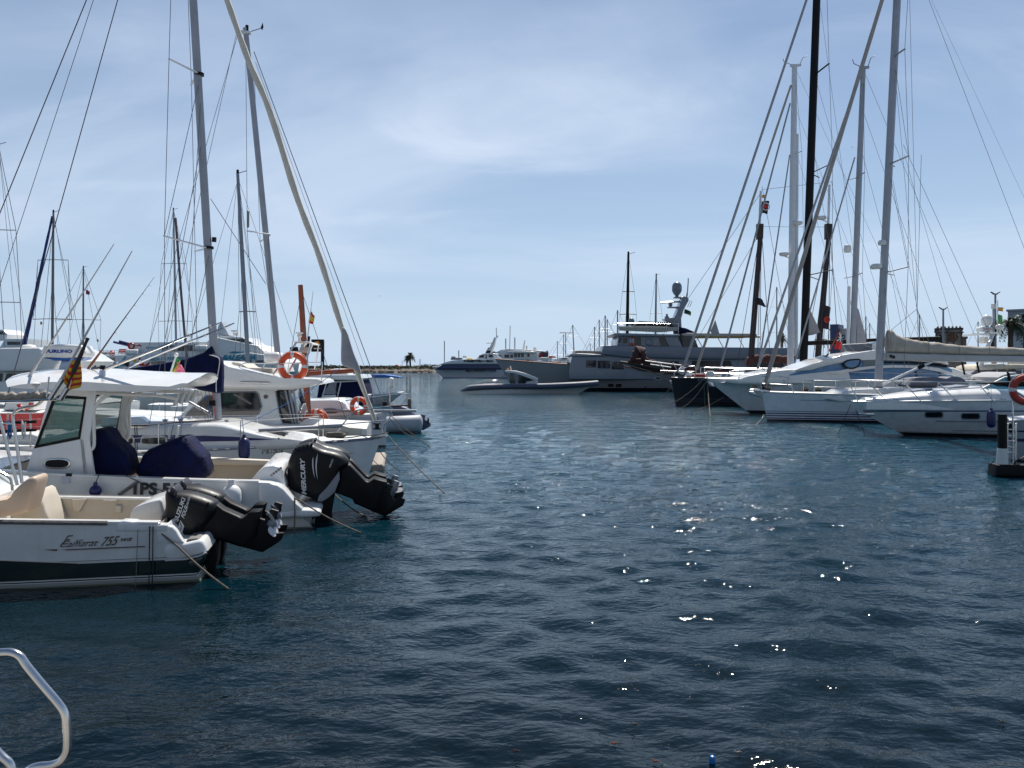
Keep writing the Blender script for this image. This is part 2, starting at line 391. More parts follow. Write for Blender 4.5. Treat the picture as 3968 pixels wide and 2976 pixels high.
    # dark green near, blue far: shade and reflected sky put into the base colour
    def tint(c0, c1):
        r = t.nodes.new('ShaderNodeValToRGB'); r.color_ramp.elements[0].color = (*c0, 1); r.color_ramp.elements[1].color = (*c1, 1)
        L(nz(0.05, 3, 0.3, 1), r.inputs['Fac']); return r.outputs['Color']
    mx = t.nodes.new('ShaderNodeMix'); mx.data_type = 'RGBA'; L(ramp(6, 34, 0.0, 1.0), mx.inputs['Factor'])
    L(tint((0.0005, 0.0044, 0.0070), (0.0010, 0.0080, 0.0125)), mx.inputs['A']); L(tint((0.0026, 0.038, 0.062), (0.0038, 0.052, 0.080)), mx.inputs['B'])
    L(mx.outputs['Result'], b.inputs['Base Color'])
    b.inputs['Roughness'].default_value = 0.05; b.inputs['IOR'].default_value = 1.333; b.inputs['Specular IOR Level'].default_value = 0.42
    me.materials.append(m)
    o = bpy.data.objects.new('water', me); COL.objects.link(o); o['kind'] = 'structure'
build_water()
def build_quay():
    q = MB(); q.box((-40, -12, -1.5), (40, 2.95, 1.13))
    o = q.obj('quay', mat('quay_concrete', (0.32, 0.30, 0.27), 0.9, var=0.25, scale=1.5, bump=0.4), bevel=0.04); o['kind'] = 'structure'
build_quay()
# ------------------------------------------------------------------ boat kit
def sstep(x): x = max(0.0, min(1.0, x)); return x*x*(3-2*x)
class Hull:
    """lofted hull in a Fr's own space. s0/s1: stern and bow at the sheer, z0/z1 their heights, w0/w1 the same at the waterline"""
    def __init__(h, B, s0, z0, s1, z1, w0, w1, sag=0.0, pw=2.2, tr=0.85, wl=0.88, flare=1.0, zb=-0.35, stem=1.0, fine=0.15, vo=0.0):
        h.B, h.s0, h.z0, h.s1, h.z1, h.w0, h.w1, h.sag, h.pw, h.tr, h.wl, h.fl, h.zb, h.stem, h.fine, h.vo = B, s0, z0, s1, z1, w0, w1, sag, pw, tr, wl, flare, zb, stem, fine, vo
    def prof(h, t, g):
        a = h.tr+(1-h.tr)*sstep(t/0.42)
        b = 1-max(0.0, (t-0.28)/0.72)**(h.pw-0.7*max(0, min(g, 1.2))*(1 if h.pw > 1.8 else 0.4))
        return a*max(b, 0.0)
    def p(h, t, g, side=-1, off=0.0):
        zs = h.z0+(h.z1-h.z0)*t-h.sag*4*t*(1-t)
        z = zs*(1-g) if g <= 1 else h.zb*(g-1)/0.25
        gg = min(g, 1.25); gs = gg**h.stem if gg > 0 else 0
        s = (h.s0+(h.w0-h.s0)*gg)*(1-t)+(h.s1+(h.w1-h.s1)*gs)*t
        hb = h.B/2*h.prof(t, g)*(1-(1-h.wl)*min(1, g)**h.fl)*(1.0 if g <= 1 else 0.86)
        return Vector((s, h.B/2+h.vo+side*(hb+off), z))
    def snap(h, fr, x, y, off=0.0):
        v, t = .3, .5
        for _ in range(14):
            q = fr.P(x, y, v); zs = h.z0+(h.z1-h.z0)*t-h.sag*4*t*(1-t); g = min(1, max(0, 1-q.z/zs))
            a = h.s0+(h.w0-h.s0)*g; b = h.s1+(h.w1-h.s1)*(g**h.stem if g > 0 else 0); t = min(1, max(0, (q.x-a)/(b-a))); v = h.p(t, g, -1, off).y
        return fr.P(x, y, v)
    def patch(h, fr, pts, m, name, off=.006, th=.05, parent=None):
        a = [h.snap(fr, x, y, off) for x, y in pts]; return MB().loft([a, [p+Vector((0, th, 0)) for p in a]]).obj(name, m, fr, parent)
    def build(h, fr, m, n=30, name='hull', G_=(0, .12, .3, .5, .7, .86, 1, 1.25), deck=None, dz=0.0, top=True):
        mb = MB(); R = []
        for i in range(n+1):
            t = 1-(1-i/n)**1.5
            R.append([h.p(t, g, -1) for g in G_]+[h.p(t, g, 1) for g in reversed(G_)])
        mb.loft(R, top, True)
        return mb.obj(name, m, fr, smooth=50)
    def cockpit(h, fr, m, t0, t1, floor, inn=0.14, cap=None, n=16):
        q = MB(); cp = MB(); R = []; C = {-1: [], 1: []}
        for i in range(n+1):
            t = t0+(t1-t0)*i/n; r = []
            for sd in (-1, 1):
                a = h.p(t, 0, sd, -inn); f = a.copy(); f.z = floor; a.z += .012; r += [a, f] if sd < 0 else [f, a]
                o1 = h.p(t, 0, sd, .006); i1 = h.p(t, 0, sd, -inn-.02)
                C[sd].append([o1+Vector((0, 0, .004)), o1+Vector((0, 0, .035)), i1+Vector((0, 0, .035)), i1+Vector((0, 0, .004))])
            R.append(r)
        V = [p for r in R for p in r]; F = [(a*4+b, a*4+b+1, a*4+b+5, a*4+b+4) for a in range(n) for b in range(3)]
        F += [(0, 1, 2, 3), (n*4+3, n*4+2, n*4+1, n*4)]
        o = q.add(V, F).obj('cockpit_liner', m, fr)
        for sd in (-1, 1): cp.loft(C[sd])
        cp.obj('gunwale', cap or WHITE, fr); return o
    def deckobj(h, fr, m, name='deck', t0=0.0, t1=1.0, up=0.004, crown=0.05, n=26, inn=0.0):
        mb = MB(); R = []
        for i in range(n+1):
            t = t0+(t1-t0)*i/n; t = min(t, 0.9995)
            a, b = h.p(t, 0, -1, -inn), h.p(t, 0, 1, -inn); row = []
            for k in range(7):
                x = k/6; q = a.lerp(b, x); q.z += up+crown*4*x*(1-x); row.append(q)
            lo = [Vector((q.x, q.y, q.z-0.02)) for q in reversed(row)]
            R.append(row+lo)
        mb.loft(R); return mb.obj(name, m, fr)
    def band(h, fr, m, t0, t1, g0, g1, name='stripe', off=0.004, n=24, sides=(-1, 1), taper=False):
        mb = MB()
        for sd in sides:
            R = []
            for i in range(n+1):
                t = t0+(t1-t0)*i/n; k = (1-i/n) if taper else 1
                h0 = g0(t) if callable(g0) else g0; h1 = g1(t) if callable(g1) else g1; gm = (h0+h1)/2; ga, gb = gm+(h0-gm)*k, gm+(h1-gm)*k
                R.append([h.p(t, ga, sd, off), h.p(t, gb, sd, off), h.p(t, gb, sd, -0.004), h.p(t, ga, sd, -0.004)])
            mb.loft(R)
        return mb.obj(name, m, fr)
    def rub(h, fr, m, t0, t1, g, r=0.03, name='rubbing_strake', n=24, sides=(-1, 1)):
        mb = MB()
        for sd in sides: mb.tube([h.p(t0+(t1-t0)*i/n, g, sd, r*0.4) for i in range(n+1)], r, 6)
        return mb.obj(name, m, fr)
    def rail(h, fr, t0, t1, hts, n=6, r=0.014, lean=0.0, m=None, sides=(-1, 1), name='guard_rail', closebow=False, inn=0.08, wire=0.006):
        """stanchions, each a part, and one rail per height"""
        m = m or STEEL; up = lambda t, sd, z: h.p(t, 0, sd, -inn)+Vector((lean*z, 0, z))
        for sd in sides:
            for i in range(n):
                t = t0+(t1-t0)*i/max(1, n-1); MB().tube([up(t, sd, 0), up(t, sd, hts[0])], r, 6).obj('stanchion', m, fr)
        for k, z in enumerate(hts):
            L = [up(t0+(t1-t0)*i/16, -1, z) for i in range(17)]; Rr = [up(t0+(t1-t0)*i/16, 1, z) for i in range(17)]
            rr = r if k == 0 and wire == 0 else (wire or r)
            if closebow: MB().tube(L+[(L[-1]+Rr[-1])/2+Vector((0.25 if h.s1 > h.s0 else -0.25, 0, 0))]+Rr[::-1], rr, 6).obj(name, m, fr)
            else:
                for sd, q in ((-1, L), (1, Rr)):
                    if sd in sides: MB().tube(q, rr, 6).obj(name, m, fr)
def line(fr, a, b, r, m, name, sag=0.0, n=5):
    a, b = Vector(a), Vector(b); k = 9 if sag else 1
    return MB().tube([a.lerp(b, i/k)-Vector((0, 0, sag*4*(i/k)*(1-i/k))) for i in range(k+1)], r, n).obj(name, m, fr)
def mast(fr, base, top, v, r0, r1=None, m=None, name='mast', flat=1.35):
    a, b = fr.P(*base, v), fr.P(*top, v); r1 = r1 or r0*0.8
    q = MB(); q.tube([a, a.lerp(b, .5), a.lerp(b, .85), b], [r0, r0, (r0+r1)/2, r1], 12, flat=flat)
    o = q.obj(name, m or ALU, fr); return o, a, b
def spreader(fr, c, tip, v, m, dv=0.0, r=0.025, name='spreader'):
    a, b = fr.P(*c, v), fr.P(*tip, v+dv); return MB().tube([a, b], [r, r*0.7], 6, flat=0.6).obj(name, m, fr), b
def furled(fr, a, b, r0, r1, m, name='furled_sail', wob=0.15, n=30):
    a, b = Vector(a), Vector(b); q = MB(); pts = []; rs = []
    for i in range(n+1):
        u = i/n; pts.append(a.lerp(b, u)); rs.append((r0+(r1-r0)*u)*(1+wob*sin(i*2.4)*0.5+wob*sin(i*0.9)*0.5))
    q.tube(pts, rs, 9); return q.obj(name, m, fr, smooth=60)
def fender(label, p, r, h, m, top=None, group=None, D=None, name='fender', ropem=None):
    fr = Fr(name, label, 'fender', 0, 1); fr.root.location = p; fr.O = Vector(p)
    pr = [(0.001, 0)]+[(r*sin(a), r*(1-cos(a))) for a in (0.4, 0.8, 1.2, pi/2)]+[(r, h-r)]+[(r*cos(a), h-r+r*sin(a)) for a in (0.4, 0.8, 1.15)]+[(r*0.35, h+r*0.1), (r*0.3, h+r*0.5), (0.001, h+r*0.5)]
    MB().lathe(pr, (0, 0, 0), 18).obj('fender_body', m, fr)
    if top is not None: line(fr, (0, 0, h+r*0.4), Vector(top)-Vector(p), 0.008, ropem or ROPEB, 'lanyard')
    if group: fr.root['group'] = group
    return fr
def lifebuoy(label, c, R, r, ax, m=None, a0=0, a1=2*pi, group='lifebuoys on the boats'):
    fr = Fr('lifebuoy', label, 'lifebuoy', 0, 1, group=group); fr.root.location = c; fr.O = Vector(c)
    MB().torus((0, 0, 0), R, r, ax, 36, 12, a0, a1).obj('ring', m or ORANGE, fr)
    ax = Vector(ax).normalized(); e = ax.orthogonal().normalized(); g = ax.cross(e)
    for k in range(4):
        t = pi/4+k*pi/2
        if a0 <= t <= a1: MB().torus((0, 0, 0), R, r*1.03, ax, 4, 12, t-0.13, t+0.13).obj('reflective_band', SILV, fr)
    if abs(a1-a0-2*pi) < 1e-3:
        q = MB()
        for k in range(4):
            t0 = pi/4+k*pi/2
            q.tube([(e*cos(t0+pi/2*i/6)+g*sin(t0+pi/2*i/6))*(R+r*1.02+0.05*R*sin(pi*i/6)) for i in range(7)], r*0.12, 5)
        q.obj('grab_line', WHTF, fr)
    return fr
def rope(label, pts, r=0.014, m=None, sag=None, name='mooring_rope', cat='rope', group='mooring ropes', lay=True):
    pts = [Vector(p) for p in pts]; P = []; s0_ = sag; r *= .68
    for a, b in zip(pts, pts[1:]):
        k = 12; sag = (.035*hypot(b.x-a.x, b.y-a.y) if s0_ is None else s0_)
        P += [a.lerp(b, i/k)-Vector((0, 0, sag*4*(i/k)*(1-i/k))) for i in range(k)]
    P.append(pts[-1]); O = P[0].copy(); q = MB(); q.tube([p-O for p in P], r, 8)
    o = q.obj(name, m or ROPE); o.location = O; return tag(o, label, cat, group)
def zc(pts, ox, oy, k): return [(ox+x*k, oy+y*k) for x, y in pts]
def flagq(label, D, q, stripes, name='flag', group='flags', wave=0.05, nx=12, along='y', extra=None):
    """cloth hung between four measured corners TL, TR, BR, BL; stripes [(share, material)] down ('y') or across ('x')"""
    fr = Fr(name, label, 'flag', q[0][0], D, group=group); fr.root.location.z = fr.P(*q[0]).z; fr.O.z = fr.root.location.z
    c = [fr.P(*a) for a in q]; t = 0.0
    def pt(x, y):
        p = (c[0].lerp(c[1], x)).lerp(c[3].lerp(c[2], x), y); w = (c[1]-c[0]).length
        p.y += wave*w*4*sin(x*6.5+y*2.2)*min(1, x*2); p.z += wave*w*sin(x*5.2+1.3*y)*x; return p
    for k, (fc, m) in enumerate(stripes):
        if fc <= 0: continue
        R = [t+fc*j/3 for j in range(4)]
        g = [[pt(x/nx, y) for x in range(nx+1)] for y in R] if along == 'y' else [[pt(x, y/nx) for y in range(nx+1)] for x in R]
        MB().sheet(g, 0.006).obj('cloth_stripe' if len(stripes) > 1 else 'cloth', m, fr, smooth=60); t += fc
    fr.pt = pt; return fr
def outboard(fr, cowl, leg, gear, vc, wd, hub, blades, ox, oy, k, decals, bmat=None):
    v0 = vc-wd/2; root = MB().pillow(catmull(fr.poly(zc(cowl, ox, oy, k), v0), 3, True), v0, v0+wd, 0.17, 7).obj('outboard_motor', BLACK, fr, smooth=70)
    MB().pillow(fr.poly(zc(leg, ox, oy, k), v0+.06), v0+.10, v0+wd-.10, 0.08, 5).obj('midsection', BLACKM, fr, root, smooth=60)
    MB().pillow(fr.poly(zc(gear, ox, oy, k), v0+.1), vc-.045, vc+.045, 0.03, 3).obj('skeg', BLACKM, fr, root, smooth=60)
    a, b = (fr.P(*zc([q], ox, oy, k)[0], vc) for q in hub); q = MB(); q.tube([a, a.lerp(b, .3), b], [.045, .075, .06], 14); pr = q.obj('propeller', bmat or GREYL, fr, root)
    ax = (b-a).normalized(); e = ax.cross(Vector((0, 1, 0))).normalized(); g = ax.cross(e)
    for n in range(3):
        th = blades+n*2*pi/3; d = e*cos(th)+g*sin(th); s_ = ax.cross(d); R = []
        for i in range(9):
            u = i/8; w_ = .095*sin(pi*(0.12+0.86*u))**.7; c = a.lerp(b, .5)+d*(.05+.16*u); tw = (s_*.8+ax*.6)
            R.append([c-tw*w_+ax*.004, c+tw*w_+ax*.004, c+tw*w_-ax*.004, c-tw*w_-ax*.004])
        MB().loft(R).obj('blade', bmat or SILV, fr, root)
    return root, v0
# ------------------------------------------------------------------ left berths, nearest first
def boat_camarat():
    fr = Fr('motorboat', 'white and dark green open motorboat with twin black outboards, nearest on the left', 'motorboat', 400, 10.42, 11, group='boats at the left berths')
    P = fr.P; B = 2.05
    s0 = P(640, 2036).x
    h = Hull(B, s0, P(640, 2034).z, s0-7.2, 1.15, P(775, 2262).x, s0-6.2, tr=1.0, pw=2.6, wl=.97, zb=-.3)
    green = (0.002, 0.016, 0.017)
    m = banded('green_and_white_hull', (.74, .74, .73), [(-.5, .0, (.03, .05, .045)), (0, .03, (.17, .18, .12)), (.03, .075, (.34, .35, .34)), (.085, .10, green), (.10, .118, (.62, .62, .58)), (.118, .315, green), (.327, .336, (.5, .48, .4)), (.345, .352, green)], rough=.2, coat=.5, streak=.12)
    h.build(fr, m, top=False)
    tg = lambda t: max(0.02, 1-(0.32+max(0, t-.20)*.62)/(h.z0+(h.z1-h.z0)*t))
    h.band(fr, mat('dark_green_gelcoat', green, .15, coat=.5, var=.15), .20, .8, tg, lambda t: .66, 'paint_flash', sides=(-1, 1))
    h.band(fr, CREAM, .20, .8, lambda t: tg(t)-.012, tg, 'pinstripe', off=.006)
    h.cockpit(fr, CREAM, .012, .62, .12, .13)
    h.deckobj(fr, WHITE, 'foredeck', .62, 1)
    for sd in (-1, 1):
        q = MB(); q.tube([h.p(.10+.6*i/14, 0, sd, .0)+Vector((0, 0, .015)) for i in range(15)], .032, 7); q.obj('rubbing_strake', RUBBER, fr)
    # stern quarter, swim platform
    MB().pillow(fr.poly([(452, 2034), (458, 2024), (474, 2017), (520, 2020), (545, 2036), (650, 2036), (650, 2060), (452, 2060)], 0), -.012, .2, .03).obj('quarter_block', WHITE, fr)
    MB().pillow(fr.poly([(600, 2037), (652, 2036), (668, 2040), (684, 2056), (700, 2084), (714, 2105), (600, 2112)], 0), .0, .13, .05, 4).obj('stern_corner', WHITE, fr, smooth=60)
    MB().pillow(fr.poly([(600, 2037), (652, 2036), (668, 2040), (684, 2056), (700, 2084), (714, 2105), (600, 2112)], 0), B-.28, B, .06, 4).obj('stern_corner', WHITE, fr, smooth=60)
    MB().pillow(catmull(fr.poly([(640, 2108), (714, 2104), (745, 2098), (778, 2093), (793, 2108), (802, 2132), (796, 2142), (722, 2166), (640, 2172)], 0), 3, True), -.015, .75, .07, 4).obj('swim_platform', WHITE, fr, smooth=65)
    MB().pillow(catmull(fr.poly([(640, 2108), (714, 2104), (745, 2098), (778, 2093), (793, 2108), (802, 2132), (796, 2142), (722, 2166), (640, 2172)], 0), 3, True), B-.75, B, .07, 4).obj('swim_platform', WHITE, fr, smooth=65)
    MB().pillow(fr.poly([(640, 2172), (722, 2167), (798, 2143), (790, 2172), (760, 2225), (715, 2262), (640, 2272)], 0), .03, B-.03, .10, 4).obj('transom', mat('dark_green_gelcoat', green), fr, smooth=65)
    MB().tube([P(640, 2172, -.02), P(722, 2167, -.02), P(770, 2155, -.02), P(800, 2141, -.015)], .012, 6).obj('trim_strip', SILV, fr)
    MB().pillow(fr.poly([(716, 2104), (722, 2094), (760, 2089), (768, 2093), (742, 2100)], 0), .06, .5, .008).obj('teak_step', RUBBER, fr)
    MB().pillow(catmull(fr.poly([(498, 2012), (514, 1972), (556, 1950), (610, 1936), (628, 1944), (628, 2034), (500, 2034)], .9), 2, True), .9, B-.2, .05).obj('transom_bench', WHITE, fr, smooth=60)
    # helm
    MB().pillow(catmull(fr.poly([(-60, 1950), (38, 1934), (70, 1892), (100, 1862), (128, 1846), (146, 1854), (141, 1888), (120, 1962), (104, 1984), (50, 1996), (-60, 2002)], .7), 3, True), .62, 1.12, .07, 4).obj('helm_seat', SEAT, fr, smooth=70)
    MB().pillow(catmull(fr.poly([(-60, 1990), (95, 1985), (135, 1904), (158, 1935), (176, 1985), (186, 2080), (-60, 2080)], 1.2), 2, True), 1.2, 1.9, .06, 3).obj('seat_base', CREAM, fr, smooth=60)
    MB().pillow(fr.poly([(-160, 1860), (20, 1872), (50, 1900), (60, 2080), (-160, 2080)], 1.3), .2, 2.12, .04).obj('console', WHITE, fr)
    MB().prism(fr.poly([(-80, 1835), (0, 1838), (62, 1880), (58, 1884), (-4, 1846), (-80, 1843)], .4), .35, .36).obj('windscreen', GGLASS, fr)
    q = MB(); q.tube(catmull([P(-40, 1800, .3), P(2, 1830, .3), P(40, 1855, .3), P(48, 1900, .3)], 4), .018, 8); q.obj('windscreen_frame', STEEL, fr)
    vw = B-.155
    MB().pillow(fr.poly([(282, 1934), (338, 1932), (308, 1984), (284, 1976)], vw), vw-.03, vw+.01, .012).obj('locker_pocket', CREAM, fr)
    MB().pillow(fr.poly([(446, 1958), (472, 1958), (470, 1986), (446, 1986)], vw), vw-.02, vw+.01, .008).obj('locker_hatch', BEIGE, fr)
    MB().pillow(fr.poly([(402, 1936), (455, 1936), (452, 1944), (402, 1944)], vw), vw-.03, vw+.01, .008).obj('grab_recess', BEIGE, fr)
    # canopy frame, folded canopy, rod holders
    for px, v in (([(67, 1880), (22, 1711), (0, 1626), (-20, 1560)], .25), ([(85, 1872), (66, 1730), (50, 1622), (56, 1600), (72, 1586), (100, 1578), (138, 1572), (158, 1558), (166, 1546)], .25)):
        for dv in (0,): MB().tube(catmull([P(x, y, v)+Vector((0, dv, 0)) for x, y in px], 4), .021, 9).obj('canopy_tube', STEEL, fr)
    MB().tube([P(0, 1641, .25), P(52, 1641, .25)], .014, 7).obj('canopy_brace', STEEL, fr)
    MB().tube([P(-60, 1557, .2), P(90, 1553, .2), P(222, 1546, .2)], .019, 8).obj('arch_rail', STEEL, fr)
    q = MB(); rs = []; pp = []
    for i in range(26): pp.append(P(-90+i*11.6, 1545-i*.55, .25)+Vector((0, 0, .02*sin(i*1.7)))); rs.append((.068-.001*i)*(1+.16*sin(i*2.3)+.1*sin(i*.9)))
    q.tube(pp, rs, 9); q.obj('folded_canopy', TAUPE, fr, smooth=60)
    for a, b in (((193, 1548), (242, 1468)), ((234, 1550), (262, 1503))): MB().tube([P(*a, .15), P(*b, .15)], .034, 10).obj('rod_holder', STEEL, fr)
    MB().tube([P(180, 1538, .15), P(190, 1460, .15)], .011, 6).obj('light_pole', STEEL, fr)
    MB().lathe([(.001, 0), (.02, 0), (.022, .12), (.05, .13), (.055, .16), (.001, .18)], P(140, 1532, .3), 14).obj('satellite_antenna', WHITE2, fr)
    # hull lettering
    def Z(x, y): return (x*.3617, 1700+y*.3617)
    for s, a, b, c, bd, sh in (('E', (660, 1135), (770, 1128), (675, 1040), .0, .5), ('xp', (790, 1128), (885, 1122), (797, 1085), .0, .5), ('Camarat', (640, 1165), (1050, 1148), (655, 1095), .0, .5), ('755', (1078, 1155), (1268, 1140), (1095, 1055), .012, .45), ('wa', (1292, 1102), (1410, 1094), (1300, 1066), .012, .45)):
        text(fr, s, Z(*a), Z(*b), Z(*c), -.004, GOLDD, bold=bd, shear=sh)
    q = MB()
    for pl in ([(470, 1188), (612, 1184), (606, 1204)], [(650, 1186), (1540, 1150), (1556, 1154), (1556, 1160), (690, 1196), (720, 1186)], [(895, 1108), (1050, 1098), (1040, 1103), (895, 1112)]): q.prism(fr.poly([Z(*p) for p in pl], 0), -.004, .002)
    q.obj('side_flash', GOLDD, fr)
    q = MB()
    for x in (582, 594): pass
    for x, y in ((160, 2024), (598, 2030)):
        MB().lathe([(.001, 0), (.03, 0), (.02, .03), (.001, .035)], P(x, y+6, .06), 12).obj('cleat_base', STEEL, fr)
        MB().tube([P(x-14, y, .06), P(x+24, y-1, .06)], .014, 8).obj('cleat', STEEL, fr)
    # twin outboards
    ox, oy, k = 580, 1820, .2622
    cowl = [(130, 780), (198, 590), (192, 400), (232, 312), (300, 345), (420, 350), (620, 378), (850, 452), (975, 530), (960, 680), (780, 900), (710, 1005), (480, 1032), (300, 960)]
    leg = [(840, 452), (980, 515), (1070, 585), (1300, 690), (1370, 720), (1430, 692), (1500, 620), (1642, 616), (1612, 760), (1560, 1000), (1420, 1180), (1310, 1160), (1000, 1060), (700, 1010), (720, 700)]
    gear = [(1500, 700), (1690, 760), (1750, 640), (1790, 596), (1895, 628), (1870, 700), (1875, 740), (1810, 850), (1835, 930), (1880, 968), (1978, 962), (1940, 1060), (1850, 1130), (1650, 1252), (1310, 1160)]
    root, v0 = outboard(fr, cowl, leg, gear, .72, .48, [(1740, 800), (1880, 770)], .6, ox, oy, k, None)
    for pl in ([(275, 440), (270, 330), (300, 270), (335, 262), (400, 345), (350, 470), (310, 480)],):
        MB().pillow(fr.poly(zc(pl, ox, oy, k), v0), v0+.05, v0+.45, .03, 3).obj('air_intake', mat('dark_grey_plastic', (.05, .05, .06), .4), fr, root, smooth=60)
    q = MB()
    for a, b in (((300, 400), (330, 300)), ((320, 420), (355, 320)), ((300, 330), (370, 400))): q.tube([fr.P(*zc([a], ox, oy, k)[0], v0+.045), fr.P(*zc([b], ox, oy, k)[0], v0+.045)], .006, 5)
    q.obj('intake_grille', BLACKM, fr, root)
    T = lambda p: (ox+p[0]*k, oy+p[1]*k)
    vt = v0-.004
    text(fr, 'SUZUKI', T((416, 772)), T((534, 430)), T((356, 746)), vt, SILV, root, bold=.035)
    text(fr, 'FOUR', T((509, 724)), T((572, 548)), T((459, 692)), vt, SILV, root, bold=.03, shear=.2)
    text(fr, 'stroke', T((564, 536)), T((608, 390)), T((528, 516)), vt, SILV, root, bold=.02)
    q = MB(); q.prism(fr.poly(zc([(455, 745), (510, 832), (462, 1000), (440, 985), (476, 830), (448, 760)], ox, oy, k), v0), vt, v0+.002); q.prism(fr.poly(zc([(440, 770), (462, 835), (430, 975), (405, 955)], ox, oy, k), v0), vt, v0+.002)
    q.obj('chevron_decal', SILV, fr, root)
    MB().pillow(fr.poly(zc([(800, 580), (840, 490), (875, 480), (870, 530), (825, 610), (800, 620)], ox, oy, k), v0), v0-.012, v0+.03, .01).obj('cowl_latch', BLACKM, fr, root)
    MB().pillow(fr.poly(zc([(860, 1000), (1020, 1060), (1010, 1330), (960, 1560), (820, 1560), (830, 1200)], ox, oy, k), .68), .58, .88, .02).obj('transom_bracket', BLACKM, fr, root)
    for k in range(3): MB().tube(catmull([fr.P(*T((560+k*50, 1010)), .66+.06*k), fr.P(*T((430+k*40, 1065)), .66+.06*k), fr.P(*T((300, 1000-k*30)), .7+.06*k), fr.P(*T((160, 820)), .75+.06*k)], 4), .014, 7).obj('control_cable', BLACKM, fr, root)
    copy_tree(root, fr.root, (0, .62, 0))
    # trim tab arm on the platform edge
    MB().pillow(fr.poly([(790, 2104), (815, 2101), (815, 2110), (793, 2112)], .3), .3, .36, .006).obj('ladder_hinge', STEEL, fr)
    rope('thick grey stern rope running from the green hulled motorboat down into the water', [fr.Wd(P(594, 2036, .05)), fr.Wd(P(690, 2118, -.06)), water_at(885, 2282)], .021)
    for x, lb in ((580, 'left one of two black cords hanging down the green hull'), (593, 'right one of two black cords hanging down the green hull')):
        rope(lb, [fr.Wd(P(x, 2034, .02)), fr.Wd(P(x, 2044, -.03)), fr.Wd(P(x-3, 2262, -.045)), fr.Wd(P(x-3, 2285, -.02))], .011, ROPEB, group='cords hanging on the green hull')
    rope('thin grey line hanging down the white and green hull beside the two black cords', [fr.Wd(P(536, 2046, .0)), fr.Wd(P(534, 2060, -.025)), fr.Wd(P(525, 2288, -.035))], .006, RUBBER, group='cords hanging on the green hull')
    # pole and flag in the rod holders
    a, b = fr.Wd(P(226, 1490, .15)), fr.Wd(P(512, 972, .15))
    q = MB(); q.tube([(0, 0, 0), (b-a)*.4, b-a], [.020, .014, .006], 8); o = q.obj('whip_pole', mat('white_fibreglass', (.62, .58, .55), .4)); o.location = a
    tag(o, 'long pale whip pole, right of two, rising beside the red and yellow flag', 'pole', 'whip poles above the boats')
    a, b = fr.Wd(P(252, 1520, .15)), fr.Wd(P(341, 1309, .15))
    q = MB(); d = b-a; q.tube([(0, 0, 0), d*.35, d*.36, d*.55, d*.9, d], [.014, .014, .03, .032, .018, .024], 9); o = q.obj('flagpole', WOODD); o.location = a
    tag(o, 'short dark wooden flagpole in a steel rod holder', 'flagpole')
    flagq('red and yellow striped flag drooping from the dark wooden pole', 10.62, [(296, 1392), (309, 1398), (310, 1496), (268, 1515)], [(.12, NAVYC)]+[(.098, (YELF, REDF)[i % 2]) for i in range(9)], wave=.25, along='y', nx=6)
    f2 = flagq('left fold of the red and yellow striped flag', 10.58, [(270, 1408), (296, 1392), (262, 1508), (243, 1462)], [(.143, (YELF, REDF)[i % 2]) for i in range(7)], wave=.06)
    return fr
A = boat_camarat()
